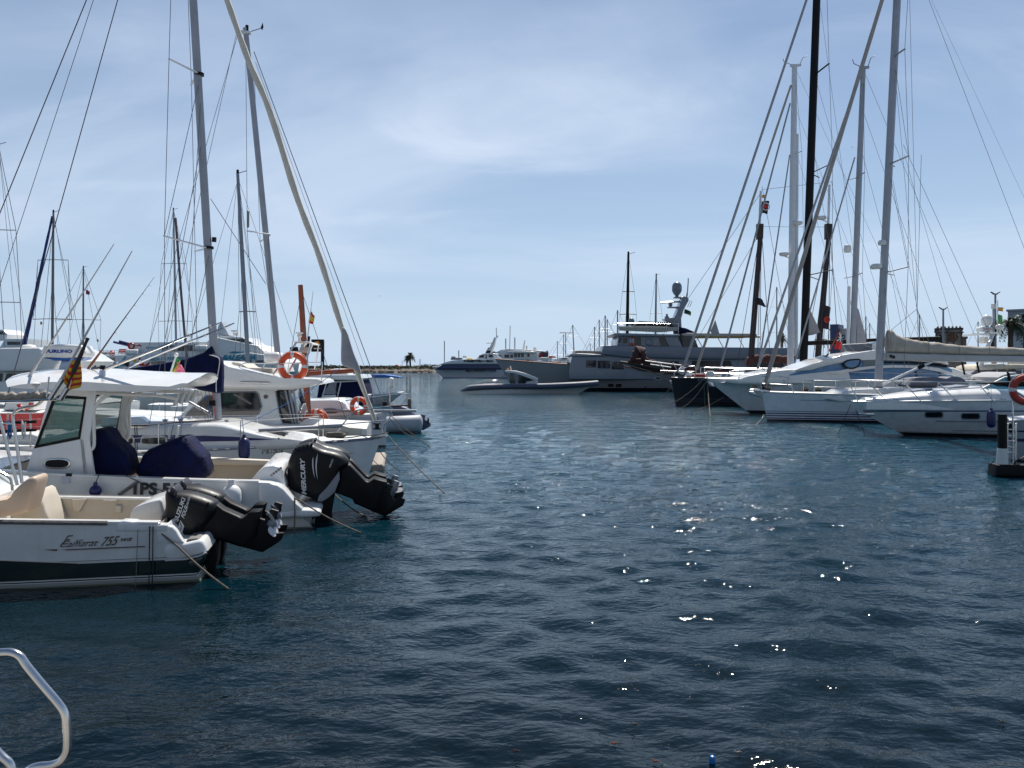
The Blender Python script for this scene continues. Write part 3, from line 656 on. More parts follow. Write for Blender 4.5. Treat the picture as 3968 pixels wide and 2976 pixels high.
def boat_hardtop():
    fr = Fr('motorboat', 'white hardtop fishing motorboat with green cabin glass and two tilted black outboards', 'motorboat', 700, 13.7, 11, group='boats at the left berths')
    P = fr.P; B = 3.0; s0 = P(1045, 1870).x
    h = Hull(B, s0, P(1045, 1872).z, s0-9.5, 1.75, P(1212, 2068).x, s0-8, sag=.12, tr=1.0, pw=2.6, wl=.92, zb=-.3)
    h.build(fr, banded('white_hull_dark_foot', (.76, .76, .75), [(-.5, -.03, (.08, .09, .10)), (-.03, .03, (.30, .31, .26))], rough=.2, coat=.4, streak=.12), top=False)
    h.cockpit(fr, CREAM, .02, .47, .18, .16); h.deckobj(fr, WHITE, 'foredeck', .47, 1)
    h.rub(fr, RUBBER, .45, .97, .28, .02, 'rubbing_strake')
    Z4 = lambda q: [(x/4.608, 1400+y/4.608) for x, y in q]; Z1 = lambda q: [(x*.3617, 1150+y*.3617) for x, y in q]; I4 = lambda q: [(700+x*.4521, 1600+y*.4521) for x, y in q]
    # stern quarters and swim platform
    for v0, v1 in ((-.01, .42), (B-.42, B)):
        MB().pillow(fr.poly([(1000, 1868), (1042, 1870), (1072, 1876), (1098, 1892), (1128, 1926), (1150, 1952), (1176, 1976), (1176, 1992), (1000, 1992)], 0), v0, v1, .07, 4).obj('stern_quarter', WHITE, fr, smooth=65)
    MB().pillow(catmull(fr.poly([(1030, 1992), (1100, 1982), (1176, 1974), (1232, 1978), (1243, 1987), (1238, 2000), (1190, 2006), (1030, 2008)], 0), 2, True), -.02, B+.02, .05, 4).obj('swim_platform', WHITE, fr, smooth=65)
    MB().pillow(fr.poly([(968, 1862), (1020, 1808), (1060, 1803), (1092, 1812), (1099, 1828), (1094, 1850), (1104, 1876), (1108, 1990), (968, 1990)], .35), .35, B-.35, .05, 3).obj('transom_bulkhead', WHITE, fr, smooth=60)
    for i in range(5):
        MB().lathe([(.001, 0), (.022, 0), (.022, .012), (.001, .014)], P(1052+i*9, 1842-i*7, .345), 10, 'y').obj('rod_cup', STEEL, fr)
    # cabin
    lower = [(95, 1840), (132, 1738), (311, 1700), (324, 1704), (340, 1840)]
    front = [(95, 1840), (150, 1680), (186, 1545), (206, 1545), (132, 1740)]
    rear = [(333, 1540), (350, 1503), (374, 1505), (347, 1700), (366, 1840), (324, 1840), (309, 1702)]
    head = [(200, 1548), (222, 1508), (352, 1503), (335, 1541), (231, 1531)]
    win = [(132, 1738), (203, 1548), (231, 1530), (336, 1538), (311, 1702)]
    inn = [(147, 1724), (212, 1556), (236, 1543), (326, 1548), (303, 1692)]
    va, vb = .38, B-.38
    for v in (va, vb):
        d = .06 if v == va else -.06; q = MB()
        for pl in (lower, front, rear, head): q.prism(fr.poly(pl, va), v, v+d)
        q.obj('cabin_side', WHITE, fr, bevel=.006)
        q = MB(); o_, i_ = fr.poly(win, va), fr.poly(inn, va)
        q.loft([[(x, y, z) for x, z in r] for y, r in ((v-.006, o_), (v-.006, i_), (v+.03, i_), (v+.03, o_), (v-.006, o_))], True, False)
        wf = q.obj('window', BLACKM, fr); q = MB(); q.prism(i_, v+.01, v+.018); q.obj('pane', GGLASS, fr, wf)
    MB().prism(fr.poly([(140, 1700), (206, 1545), (212, 1550), (150, 1700)], va), va+.08, vb-.08).obj('windscreen', GGLASS, fr)
    MB().pillow(fr.poly([(85, 1850), (138, 1702), (152, 1702), (110, 1850)], va), va+.06, vb-.06, .02).obj('cabin_front', WHITE, fr)
    MB().pillow(fr.poly([(150, 1722), (230, 1706), (250, 1850), (130, 1850)], va), va+.3, vb-.3, .04).obj('dashboard', WHITE2, fr)
    q = MB(); o_ = catmull(fr.poly(Z4([]) or [(170, 1796), (180, 1780), (205, 1775), (245, 1775), (270, 1783), (275, 1800), (262, 1813), (235, 1817), (195, 1815), (176, 1810)], va), 2, True)
    q.pillow(o_, va-.025, va+.01, .012); pf = q.obj('porthole', STEEL, fr); MB().prism(inset(o_, .028), va-.030, va).obj('pane', BLACKM, fr, pf)
    MB().pillow(fr.poly([(255, 1834), (279, 1834), (279, 1846), (255, 1846)], 0), -.012, .02, .01).obj('fuel_cap', BLACKM, fr)
    MB().box(tuple(P(240, 1862, 0))[:1]+(-.012,)+(P(0, 1880, 0).z,), tuple(P(271, 0, 0))[:1]+(.01,)+(P(0, 1852, 0).z,)).obj('warning_label', mat('label_paper', (.5, .52, .6), .6), fr)
    # hardtop: cambered shell
    top = [(-14, 1492), (40, 1482), (160, 1472), (330, 1472), (520, 1484), (680, 1490), (735, 1479), (760, 1479), (757, 1487), (705, 1503), (548, 1512), (300, 1507), (60, 1500)]
    pl = fr.poly(top, .15); q = MB(); R = []
    for k in range(13):
        y = -1+2*k/12; cr = .20*(1-y*y)-.035*(abs(y) > .99); sc = 1-.10*abs(y)**6
        cx = sum(p[0] for p in pl)/len(pl)
        R.append([(cx+(x-cx)*sc, B/2+y*1.38, z+cr*(1 if i < 6 else .75)) for i, (x, z) in enumerate(pl)])
    q.loft(R); q.obj('hardtop', WHITE, fr, smooth=50)
    for v in (va+.03, vb-.03):
        MB().tube(catmull([P(*p, va) + Vector((0, v-va, 0)) for p in Z1([(955, 1650), (1000, 1600), (1000, 1400), (1002, 1215), (1060, 1120), (1170, 1045)])], 4), .028, 9).obj('hardtop_strut', WHITE2, fr)
        MB().tube([P(*p, va)+Vector((0, v-va, 0)) for p in Z1([(1000, 1030), (1400, 1050), (1700, 1062), (1890, 1095)])], .03, 8).obj('hardtop_rail', WHITE2, fr)
        MB().tube([P(*p, va)+Vector((0, v-va, 0)) for p in Z1([(1430, 1005), (1480, 1055)])], .022, 8).obj('hardtop_brace', WHITE2, fr)
    MB().tube(catmull([P(*p, va)+Vector((0, .9, 0)) for p in Z1([(1190, 1560), (1215, 1500), (1190, 1350), (1215, 1180), (1270, 1070)])], 4), .028, 9).obj('hardtop_strut', WHITE2, fr)
    for i in range(4):
        a = P(*Z1([(1915+i*62, 1040-i*14)])[0], 1.2+.1*i); b = P(*Z1([(1870+i*62, 1160-i*14)])[0], 1.2+.1*i)
        MB().tube([b, a], .034, 10).obj('rod_holder', WHITE2, fr)
    for x, y in ((397, 1478), (490, 1463)):
        v = .42 if x < 450 else 2.0
        MB().lathe([(.001, 0), (.075, 0), (.065, .05), (.05, .18), (.045, .20), (.001, .2)], P(x, y, v), 14).obj('outrigger_base', mat('clear_plastic', (.5, .52, .6), .15), fr)
        MB().lathe([(.001, 0), (.05, 0), (.05, .07), (.001, .08)], P(x+1, y-46, v), 12).obj('outrigger_socket', BLACKM, fr)
    for k, (a, b, v) in enumerate((((398, 1434), (858, 1249), .42), ((491, 1424), (908, 1252), 2.0))):
        A_, B_ = P(*a, v), P(*b, v); d = B_-A_
        o = MB().tube([A_, A_+d*.55, A_+d*.56, B_], [.03, .026, .019, .012], 8).obj('outrigger_pole', STEEL, fr)
        for u in (.12, .58, .72, .9): MB().tube([A_+d*u, A_+d*(u+.012)], .036, 8).obj('guide_ring', WHITE2, fr, o)
    # radome
    v = 1.2
    rd = MB().pillow(catmull(fr.poly([(163, 1384), (166, 1345), (180, 1336), (240, 1334), (305, 1337), (319, 1346), (323, 1384)], v), 2, True), v, v+.62, .05, 4).obj('radar_scanner', WHITE2, fr, smooth=70)
    MB().pillow(fr.poly([(164, 1385), (322, 1385), (314, 1393), (292, 1398), (200, 1398), (185, 1392)], v), v+.02, v+.6, .08, 4).obj('scanner_base', BLUEP, fr, rd, smooth=70)
    text(fr, 'FURUNO', (177, 1368), (280, 1368), (177, 1355), v-.012, mat('blue_decal', (.02, .06, .30), .4), rd, bold=.05)
    MB().pillow(fr.poly([(228, 1396), (276, 1396), (282, 1470), (200, 1470)], v), v+.1, v+.45, .06).obj('scanner_pedestal', mat('pale_blue_paint', (.50, .58, .68), .35), fr)
    MB().tube([P(112, 1478, .5), P(112, 1461, .5)], .05, 10).obj('antenna_foot', BLACKM, fr)
    # seats under fitted covers
    MB().pillow(catmull(fr.poly([(347, 1760), (347, 1690), (352, 1668), (380, 1665), (402, 1672), (424, 1706), (480, 1757), (491, 1800), (494, 1850), (352, 1850)], .6), 2, True), .6, 1.45, .12, 4).obj('console_cover', NAVYC, fr, smooth=60)
    MB().pillow(catmull(fr.poly([(534, 1862), (537, 1790), (556, 1755), (600, 1733), (660, 1708), (698, 1697), (722, 1702), (752, 1738), (784, 1772), (788, 1790), (784, 1862)], .7), 2, True), .7, 1.6, .16, 4).obj('seat_cover', NAVYC, fr, smooth=50)
    sc_ = [o for o in fr.root.children if o.name.startswith('seat_cover')][0]
    for v_ in (.95, 1.35):
        pl_ = catmull(fr.poly([(534, 1862), (537, 1790), (556, 1755), (600, 1733), (660, 1708), (698, 1697), (722, 1702), (752, 1738), (784, 1772), (788, 1790), (784, 1862)], .7), 3, True); MB().tube([(x, v_, z) for x, z in pl_], .009, 5).obj('seam', mat('navy_thread', (.02, .025, .09), .7), fr, sc_)
    MB().pillow(fr.poly([(780, 1772), (1050, 1784), (1046, 1806), (782, 1800)], B-.3), B-.36, B-.12, .05).obj('bolster', BEIGE, fr, smooth=60)
    # registration
    text(fr, '1PS 515 B', (516, 1917), (788, 1923), (518, 1868), -.012, INK, bold=.045)
    MB().tube([P(460, 1918, -.01), P(535, 1866, -.02)], .028, 8).obj('fender_rack', RUBBER, fr)
    # twin outboards
    ox, oy, k = 1080, 1700, .2441
    cowl = [(126, 560), (132, 420), (180, 280), (232, 172), (300, 128), (430, 88), (520, 88), (690, 172), (900, 222), (1040, 290), (1112, 392), (1010, 470), (985, 560), (960, 700), (890, 850), (640, 985), (480, 950), (180, 830), (138, 700)]
    leg = [(960, 500), (1050, 415), (1120, 402), (1240, 530), (1380, 672), (1442, 692), (1528, 630), (1722, 690), (1700, 800), (1600, 1000), (1560, 1200), (1200, 1042), (1170, 972), (890, 868), (940, 640)]
    gear = [(1480, 760), (1700, 720), (1740, 850), (1785, 930), (1870, 1002), (1925, 870), (2005, 855), (1960, 960), (2025, 992), (1982, 1090), (1690, 1262), (1400, 1145)]
    root, v0 = outboard(fr, cowl, leg, gear, 1.02, .62, [(1790, 900), (1875, 670)], .2, ox, oy, k, None, mat('brushed_steel', (.33, .33, .35), .35, .6))
    T = lambda p: (ox+p[0]*k, oy+p[1]*k); vt = v0-.004
    text(fr, 'MERCURY', T((443, 888)), T((412, 312)), T((366, 880)), vt, SILV, root, bold=.045, shear=.12)
    q = MB()
    for pl in ([(548, 285), (533, 340), (532, 430), (548, 540), (576, 628), (560, 540), (550, 430)], [(620, 225), (590, 330), (583, 440), (594, 550), (618, 650), (606, 545), (603, 430)]): q.prism(fr.poly(zc(pl, ox, oy, k), v0), vt, v0+.003)
    q.obj('slash_decal', SILV, fr, root)
    text(fr, 'VERADO', T((820, 465)), T((872, 330)), T((796, 455)), vt, SILV, root, bold=.02)
    MB().pillow(fr.poly(zc([(962, 520), (970, 640), (890, 850), (800, 930), (690, 1000), (612, 992), (640, 905), (760, 780)], ox, oy, k), v0), v0-.006, v0+.04, .012).obj('trim_panel', mat('dull_silver_plastic', (.26, .27, .30), .45), fr, root, smooth=60)
    for k2, (x, y, t) in enumerate(((570, 130, '3'), (612, 150, 'M'))):
        pass
    q = MB()
    for i in range(5): 
        a = T((250+i*62, 152-i*18 if i < 4 else 84)); q.pillow(fr.poly([(a[0], a[1]), (a[0]+9, a[1]-1), (a[0]+10, a[1]+5), (a[0]+1, a[1]+6)], v0), v0+.06, v0+.56, .006)
    q.obj('cowl_rib', BLACKM, fr, root)
    MB().pillow(fr.poly(zc([(600, 960), (880, 880), (840, 1080), (780, 1440), (560, 1440), (600, 1100)], ox, oy, k), 1.0), .86, 1.2, .03).obj('transom_bracket', BLACKM, fr, root)
    for k in range(3): MB().tube(catmull([fr.P(*T((330+k*60, 905+k*12)), 1.0+.1*k), fr.P(*T((300+k*40, 985)), 1.0+.1*k), fr.P(*T((180+k*30, 960-k*20)), 1.05+.1*k), fr.P(*T((60, 900)), 1.1+.1*k)], 4), .018, 7).obj('control_cable', BLACKM, fr, root)
    copy_tree(root, fr.root, (.02, .78, .0))
    # ropes and fender
    a = P(880, 1850, -.05)
    fender('white ribbed fender hanging on the white motorboat behind the smaller outboards', fr.Wd(P(897, 1975, -.2)), .165, .44, FEND, fr.Wd(P(899, 1852, -.03)), 'fenders hanging on the boats')
    fender('small blue fender tip hanging on the white hull left of the registration number', fr.Wd(P(370, 1925, -.14)), .10, .2, FENDB, fr.Wd(P(386, 1836, 0)), 'fenders hanging on the boats')
    rope('striped rope hanging straight down from the white swim platform into the water', [fr.Wd(P(1142, 1930, .02)), fr.Wd(P(1143, 1975, -.06)), fr.Wd(P(1140, 2070, -.08)), fr.Wd(P(1140, 2090, -.05))], .021)
    rope('twisted rope from the white stern quarter to the water below the larger outboards', [fr.Wd(P(1140, 1930, .02)), fr.Wd(P(1160, 1938, -.04)), water_at(1398, 2064)], .021)
    rope('twisted rope running to the water just behind the tilted larger outboards', [fr.Wd(P(1290, 1908, 2.2)), water_at(1420, 2003)], .02)
    rope('dark line looped over the white gunwale above the small blue fender', [fr.Wd(P(386, 1836, -.02)), fr.Wd(P(480, 1838, -.03)), fr.Wd(P(640, 1905, -.03)), fr.Wd(P(700, 1925, -.05))], .010, ROPEB)
    # rod and whip standing on the hardtop
    a, b, c = fr.Wd(P(313, 1466, 1.2)), fr.Wd(P(395, 1357, 1.2)), fr.Wd(P(598, 1074, 1.2))
    rod = bpy.data.objects.new('fishing_rod', None); COL.objects.link(rod); rod.location = a; tag(rod, 'dark fishing rod with orange handle and big reel above the white hardtop', 'fishing rod')
    F2 = Fr(None, 0, 0, 0, 1); F2.root = rod
    MB().tube([(0, 0, 0), (b-a)*.6, (b-a)], [.020, .026, .018], 8).obj('handle', mat('orange_brown_grip', (.25, .08, .03), .6), F2)
    MB().tube([(b-a), (c-a)*.5, (c-a)], [.015, .011, .003], 7).obj('blank', mat('maroon_rod', (.06, .015, .02), .3), F2)
    r_ = P(360, 1425, 1.2); r_ = fr.Wd(r_)-a+Vector((.06, 0, -.05)); rl = MB().lathe([(.001, -.06), (.075, -.06), (.075, -.045), (.05, -.04), (.05, .04), (.075, .045), (.075, .06), (.001, .06)], r_, 16, 'y').obj('reel', mat('gunmetal', (.12, .13, .14), .3, .7), F2)
    MB().tube([r_, r_+Vector((-.02, 0, .09))], .02, 8).obj('reel_foot', BLACKM, F2, rl)
    for u in (.25, .45, .62, .78, .9): MB().torus(b-a+(c-b)*u+Vector((.02, 0, -.025)), .022, .004, (c-b), 10, 5).obj('line_guide', STEEL, F2)
    a, b = fr.Wd(P(112, 1462, .5)), fr.Wd(P(442, 945, .5))
    o = MB().tube([(0, 0, 0), (b-a)*.08, (b-a)*.09, (b-a)*.5, b-a], [.03, .026, .018, .014, .007], 8).obj('whip_pole', mat('white_fibreglass', (.62, .58, .55), .4)); o.location = a
    tag(o, 'long pale whip pole, left of two, leaning over the white hardtop', 'pole', 'whip poles above the boats')
    a, b = fr.Wd(P(647, 1489, 2.2)), fr.Wd(P(683, 1375, 2.2))
    fp = bpy.data.objects.new('flagpole', None); COL.objects.link(fp); fp.location = a; tag(fp, 'short white pole with a light on top at the aft edge of the hardtop', 'flagpole'); F2.root = fp
    MB().tube([(0, 0, 0), b-a], .02, 8).obj('pole', WHITE2, F2); MB().ball(b-a, .045, 10).obj('light', WHITE2, F2)
    flagq('small pink, yellow and green flag on the short white pole', 15.95, [(682, 1383), (712, 1430), (690, 1475), (650, 1455)], [(.33, GRNF), (.34, YELF), (.33, PNKF)], wave=.12, along='x', nx=6)
    f = flagq('pink pennant fold right of the small green and yellow flag', 15.9, [(684, 1402), (702, 1412), (716, 1446), (690, 1440)], [(1, PNKF)], wave=.1, nx=6)
Bt = boat_hardtop()

def stay(fr, a, b, va, vb, r=.007, m=None, name='shroud'): return line(fr, fr.P(*a, va), fr.P(*b, vb), r, m or WIRE, name)
def boat_sloop():
    fr = Fr('sailing_yacht', 'white sailing yacht with navy stripe, tall grey mast and navy boom cover', 'sailboat', 1000, 17.8, 8, group='boats at the left berths')
    P = fr.P; B = 3.3; c = B/2; b1 = P(1478, 1692, c); s1 = b1.x
    h = Hull(B, s1-10.6, P(500, 1756).z, s1, b1.z, s1-10.2, P(1416, 1881, c).x, sag=.06, tr=.72, pw=2.3, wl=.86, zb=-.35)
    h.build(fr, banded('white_hull_navy_foot', (.74, .75, .76), [(-.5, .02, (.02, .03, .10)), (.02, .05, (.20, .20, .13)), (.07, .11, (.02, .03, .10))], rough=.2, coat=.4, streak=.12))
    h.deckobj(fr, WHITE2, 'deck', 0, 1, .006, .05)
    h.band(fr, mat('grey_blue_rail', (.24, .25, .33), .4), 0, .985, -.005, .06, 'toe_rail')
    for i in range(26):
        t = .30+.64*i/26; MB().tube([h.p(t, .02, -1, .006), h.p(t+.009, .02, -1, .006)], .018, 6).obj('scupper', WHITE, fr)
    h.band(fr, INK, .40, .735, .30, .335, 'pinstripe'); h.band(fr, INK, .86, .95, .27, .36, 'arrow_decal', taper=True)
    text(fr, '6ª IB-1-28-14', (1014, 1760), (1095, 1756), (1014, 1744), -.012, INK, bold=.02)
    hb = h
    # coachroof
    MB().pillow(catmull(fr.poly([(255, 1756), (262, 1690), (300, 1662), (480, 1648), (690, 1644), (830, 1640), (900, 1652), (990, 1676), (1090, 1700), (1200, 1722), (1090, 1745), (700, 1752)], .6), 2, True), .55, 2.75, .16, 5).obj('coachroof', WHITE, fr, smooth=65)
    MB().pillow(fr.poly([(383, 1655), (395, 1622), (540, 1617), (566, 1634), (700, 1636), (720, 1650)], 1.0), 1.0, 2.3, .05).obj('hatch_garage', WHITE, fr, smooth=60)
    MB().prism(fr.poly([(262, 1688), (700, 1686), (900, 1692), (1066, 1703), (900, 1709), (700, 1713), (262, 1719)], .55), .543, .57).obj('navy_stripe', NAVY, fr)
    for x0, x1 in ((418, 522), (545, 648)):
        pl = catmull(fr.poly([(x0, 1705), (x0+6, 1690), (x0+20, 1687), (x1-20, 1688), (x1-4, 1693), (x1, 1708), (x1-6, 1722), (x1-20, 1725), (x0+14, 1724), (x0+2, 1718)], .55), 2, True)
        wf = MB().pillow(pl, .53, .56, .01).obj('window', WHITE2, fr); MB().prism(inset(pl, .03), .522, .55).obj('pane', GLASS, fr, wf)
    MB().pillow(fr.poly([(1040, 1668), (1105, 1685), (1100, 1690), (1034, 1673)], 1.2), 1.2, 1.9, .01).obj('deck_hatch', GLASS, fr)
    # rig
    mo, a, b = mast(fr, (845, 1636), (690, -1000), c, .072, .062)
    for ct, tip, dv in (((772, 286), (655, 228), -1.1), ((760, 298), (740, 330), 1.1), ((808, 962), (634, 914), -1.25), ((806, 962), (755, 974), 1.25)): spreader(fr, ct, tip, c, MASTW, dv, .04)
    for y in (288, 960): 
        p = P(772+(y-288)*.0555, y, c); MB().tube([p+Vector((-.0, 0, -.03)), p+Vector((0, 0, .03))], .115, 12).obj('mast_band', BLACKM, fr)
    MB().pillow(fr.poly([(823, 919), (838, 920), (837, 938), (822, 937)], c), c-.06, c+.06, .02).obj('deck_light', BLACKM, fr)
    tp = (690, -1000); ch = lambda q, d: P(*q, d)
    for p0, p1, v0, v1, nm in ((tp, (655, 228), c, .55, 'shroud'), ((655, 228), (637, 915), .55, .4, 'shroud'), ((637, 915), (640, 1700), .4, .12, 'shroud'), (tp, (742, 330), c, 2.75, 'shroud'), ((742, 330), (756, 972), 2.75, 2.9, 'shroud'), ((756, 972), (770, 1690), 2.9, 3.1, 'shroud'),
                               ((775, 300), (637, 915), c, .4, 'shroud'), ((815, 960), (660, 1700), c, .2, 'shroud'), ((780, 345), (700, 1690), c, .3, 'shroud'), ((790, 500), (570, 1690), c, .6, 'running_backstay')):
        stay(fr, p0, p1, v0, v1, .0075, WIRE, nm)
    for p1, r in (((-160, 1220), .011), ((-150, 1370), .007), ((60, 1420), .010)):
        pass
    for p0, p1, r in (((335, 0), (0, 825), .012), ((362, 0), (0, 1105), .007), ((456, 0), (225, 830), .011)):
        dx, dy = p1[0]-p0[0], p1[1]-p0[1]; u = (1640-p0[1])/dy
        stay(fr, (p0[0]-dx*1.15, p0[1]-dy*1.15), (p0[0]+dx*min(u, 1.9), p0[1]+dy*min(u, 1.9)), c, c, r, WIRED, 'backstay')
    ln = MB(); line(fr, P(816, 770, c), P(1030, 1100, c+.6), .009, WIRE, 'topping_lift')
    # boom, cover, vang
    MB().tube([P(856, 1508, c), P(320, 1452, c)], .07, 10).obj('boom', ALU, fr)
    cov = MB().pillow(catmull(fr.poly([(300, 1446), (420, 1437), (520, 1424), (640, 1404), (720, 1388), (775, 1368), (800, 1358), (816, 1340), (830, 1372), (850, 1383), (858, 1420), (857, 1500), (850, 1524), (800, 1518), (768, 1512), (720, 1494), (600, 1480), (420, 1470), (300, 1466)], c-.22), 2, True), c-.22, c+.22, .14, 4).obj('sail_cover', NAVYC, fr, smooth=60)
    MB().pillow(fr.poly([(767, 1447), (784, 1446), (785, 1462), (768, 1463)], c-.235), c-.235, c-.2, .004).obj('cover_badge', WHTF, fr, cov)
    MB().tube(catmull([P(806, 1374, c-.2), P(838, 1382, c-.22), P(851, 1395, c-.22), P(846, 1440, c-.235), P(838, 1480, c-.235), P(838, 1520, c-.235)], 3), .012, 6).obj('cover_piping', WHTF, fr, cov)
    MB().tube([P(728, 1556, c), P(816, 1604, c)], .032, 9).obj('boom_vang', ALU, fr)
    MB().pillow(fr.poly([(815, 1552), (836, 1550), (838, 1572), (814, 1572)], c), c-.14, c+.1, .02).obj('winch', BLACKM, fr)
    MB().lathe([(.001, 0), (.20, 0), (.16, .05), (.12, .07), (.001, .07)], P(845, 1640, c), 16).obj('mast_collar', BLACKM, fr)
    q = MB()
    for k in range(5): q.tube(catmull([P(452+k*5, 1652, .3), P(448+k*6, 1700, .24), P(456+k*5, 1735+k*4, .22), P(468+k*2, 1748-k*5, .22), P(472+k*2, 1700, .24), P(466+k*3, 1652, .3)], 4), .008, 5, False)
    q.obj('hanging_coil', mat('olive_rope', (.16, .15, .09), .9, var=.4), fr)
    for x in (522, 530): MB().tube([P(x, 1645, .25), P(x+2, 1700, .2), P(x+1, 1752, .1)], .011, 6).obj('strap', ROPEB, fr)
    MB().tube([P(395, 1652, .5), P(560, 1648, .5), P(760, 1632, .6), P(840, 1626, 1.3)], .018, 6).obj('jib_sheet', WIRED, fr); MB().pillow(fr.poly([(445, 1654), (450, 1646), (560, 1645), (566, 1653)], .5), .5, .6, .01).obj('spar_pad', WOODD, fr)
    for x, y, v in ((700, 1640, 1.0), (735, 1640, 2.1), (640, 1644, .9), (880, 1646, 1.3)): MB().lathe([(.001, 0), (.07, 0), (.045, .05), (.045, .1), (.075, .14), (.001, .16)], P(x, y, v)-Vector((0, 0, .03)), 12).obj('winch', STEEL, fr)
    for x in (655, 684): MB().tube([P(x, 1700, .35), P(x+4, 1652, .4), P(x+12, 1650, .5)], .03, 8).obj('grab_post', WHITE2, fr)
    for i in range(5): MB().tube([P(770+i*9, 1560-i*40, c-.1), P(800+i*9, 1630, c-.12)], .007, 5).obj('halyard', (WIRED, ROPE, ROPEBL, WIRED, REDF)[i], fr)
    # furled genoa with its loose clew
    pts = [(640, -760), (760, -330), (880, 0), (962, 232), (1046, 432), (1150, 762), (1240, 1000), (1318, 1250), (1386, 1448), (1453, 1628)]
    L3 = catmull([P(x, y, c+(.0 if x > 1000 else 0)) for x, y in pts], 5); n = len(L3)
    q = MB(); q.tube(L3, [.050+.027*sin(pi*min(1, i/n*1.02))**1.0+.007*sin(i*1.9) for i in range(n)], 10); gn = q.obj('furled_genoa', SAILW, fr, smooth=60)
    MB().pillow(catmull(fr.poly([(1326, 1268), (1323, 1330), (1322, 1398), (1332, 1418), (1370, 1432), (1400, 1442), (1372, 1370), (1345, 1290)], c), 2, True), c-.12, c+.10, .06, 3).obj('clew_fold', SAILG, fr, gn, smooth=60)
    MB().lathe([(.001, 0), (.10, 0), (.10, .03), (.05, .04), (.05, .12), (.10, .13), (.10, .16), (.001, .16)], P(1461, 1664, c), 16).obj('furling_drum', BLACKM, fr)
    # pulpit and guard wires
    for v in (c-.42, c+.42):
        MB().tube(catmull([P(1292, 1690, v), P(1340, 1630, v), P(1380, 1592, v), P(1440, 1584, (v+c)/2+(v-c)*.1), P(1505, 1577, c+(v-c)*.3), P(1519, 1592, c+(v-c)*.25), P(1508, 1622, c+(v-c)*.2), P(1488, 1648, c+(v-c)*.2), P(1484, 1690, c+(v-c)*.1)], 4), .016, 8).obj('pulpit', STEEL, fr)
        MB().tube([P(1328, 1644, v), P(1420, 1636, c+(v-c)*.6), P(1494, 1629, c+(v-c)*.3)], .014, 8).obj('pulpit_rail', STEEL, fr)
    h.rail(fr, .05, .86, (.60, .30), 6, .012, m=STEEL)
    MB().pillow(fr.poly([(1440, 1690), (1500, 1680), (1505, 1690), (1450, 1700)], c), c-.1, c+.1, .01).obj('bow_roller', STEEL, fr)
    MB().tube([P(1002, 1667, .35), P(1326, 1650, .9)], .045, 10).obj('whisker_pole', ALU, fr)
    MB().torus(P(1300, 1690, .9)+Vector((0, 0, .03)), .2, .06, (0, 0, 1), 24, 8).obj('rope_coil', ROPE, fr)
    fender('blue cylindrical fender hanging by a blue rope on the navy striped white yacht', fr.Wd(P(946, 1782, -.16)), .125, .50, FENDB, fr.Wd(P(937, 1618, -.05)), 'fenders hanging on the boats', ropem=ROPEBL)
    rope('brown bow rope stretched from the white yacht far out into the water', [fr.Wd(P(1500, 1684, c)), water_at(1724, 1912)], .02, sag=.05)
    rope('pale bow rope from under the white bow to the water, upper of two', [fr.Wd(P(1463, 1736, c+.1)), water_at(1549, 1823)], .016)
    rope('thin pale rope beside the teak swim platform, lower of two', [fr.Wd(P(1445, 1782, c+.3)), water_at(1529, 1851)], .013)
    rope('pale twisted rope lying along the bow deck of the navy striped yacht', [fr.Wd(P(1300, 1696, .8)), fr.Wd(P(1400, 1688, 1.2)), fr.Wd(P(1505, 1676, c))], .02)
    rope('blue line slanting up from the navy seat cover to the wooden boom', [fr.Wd(P(735, 1716, .4)), fr.Wd(P(1060, 1590, 1.5)), fr.Wd(P(1320, 1425, 2.5))], .011, ROPEBL)
C_ = boat_sloop()

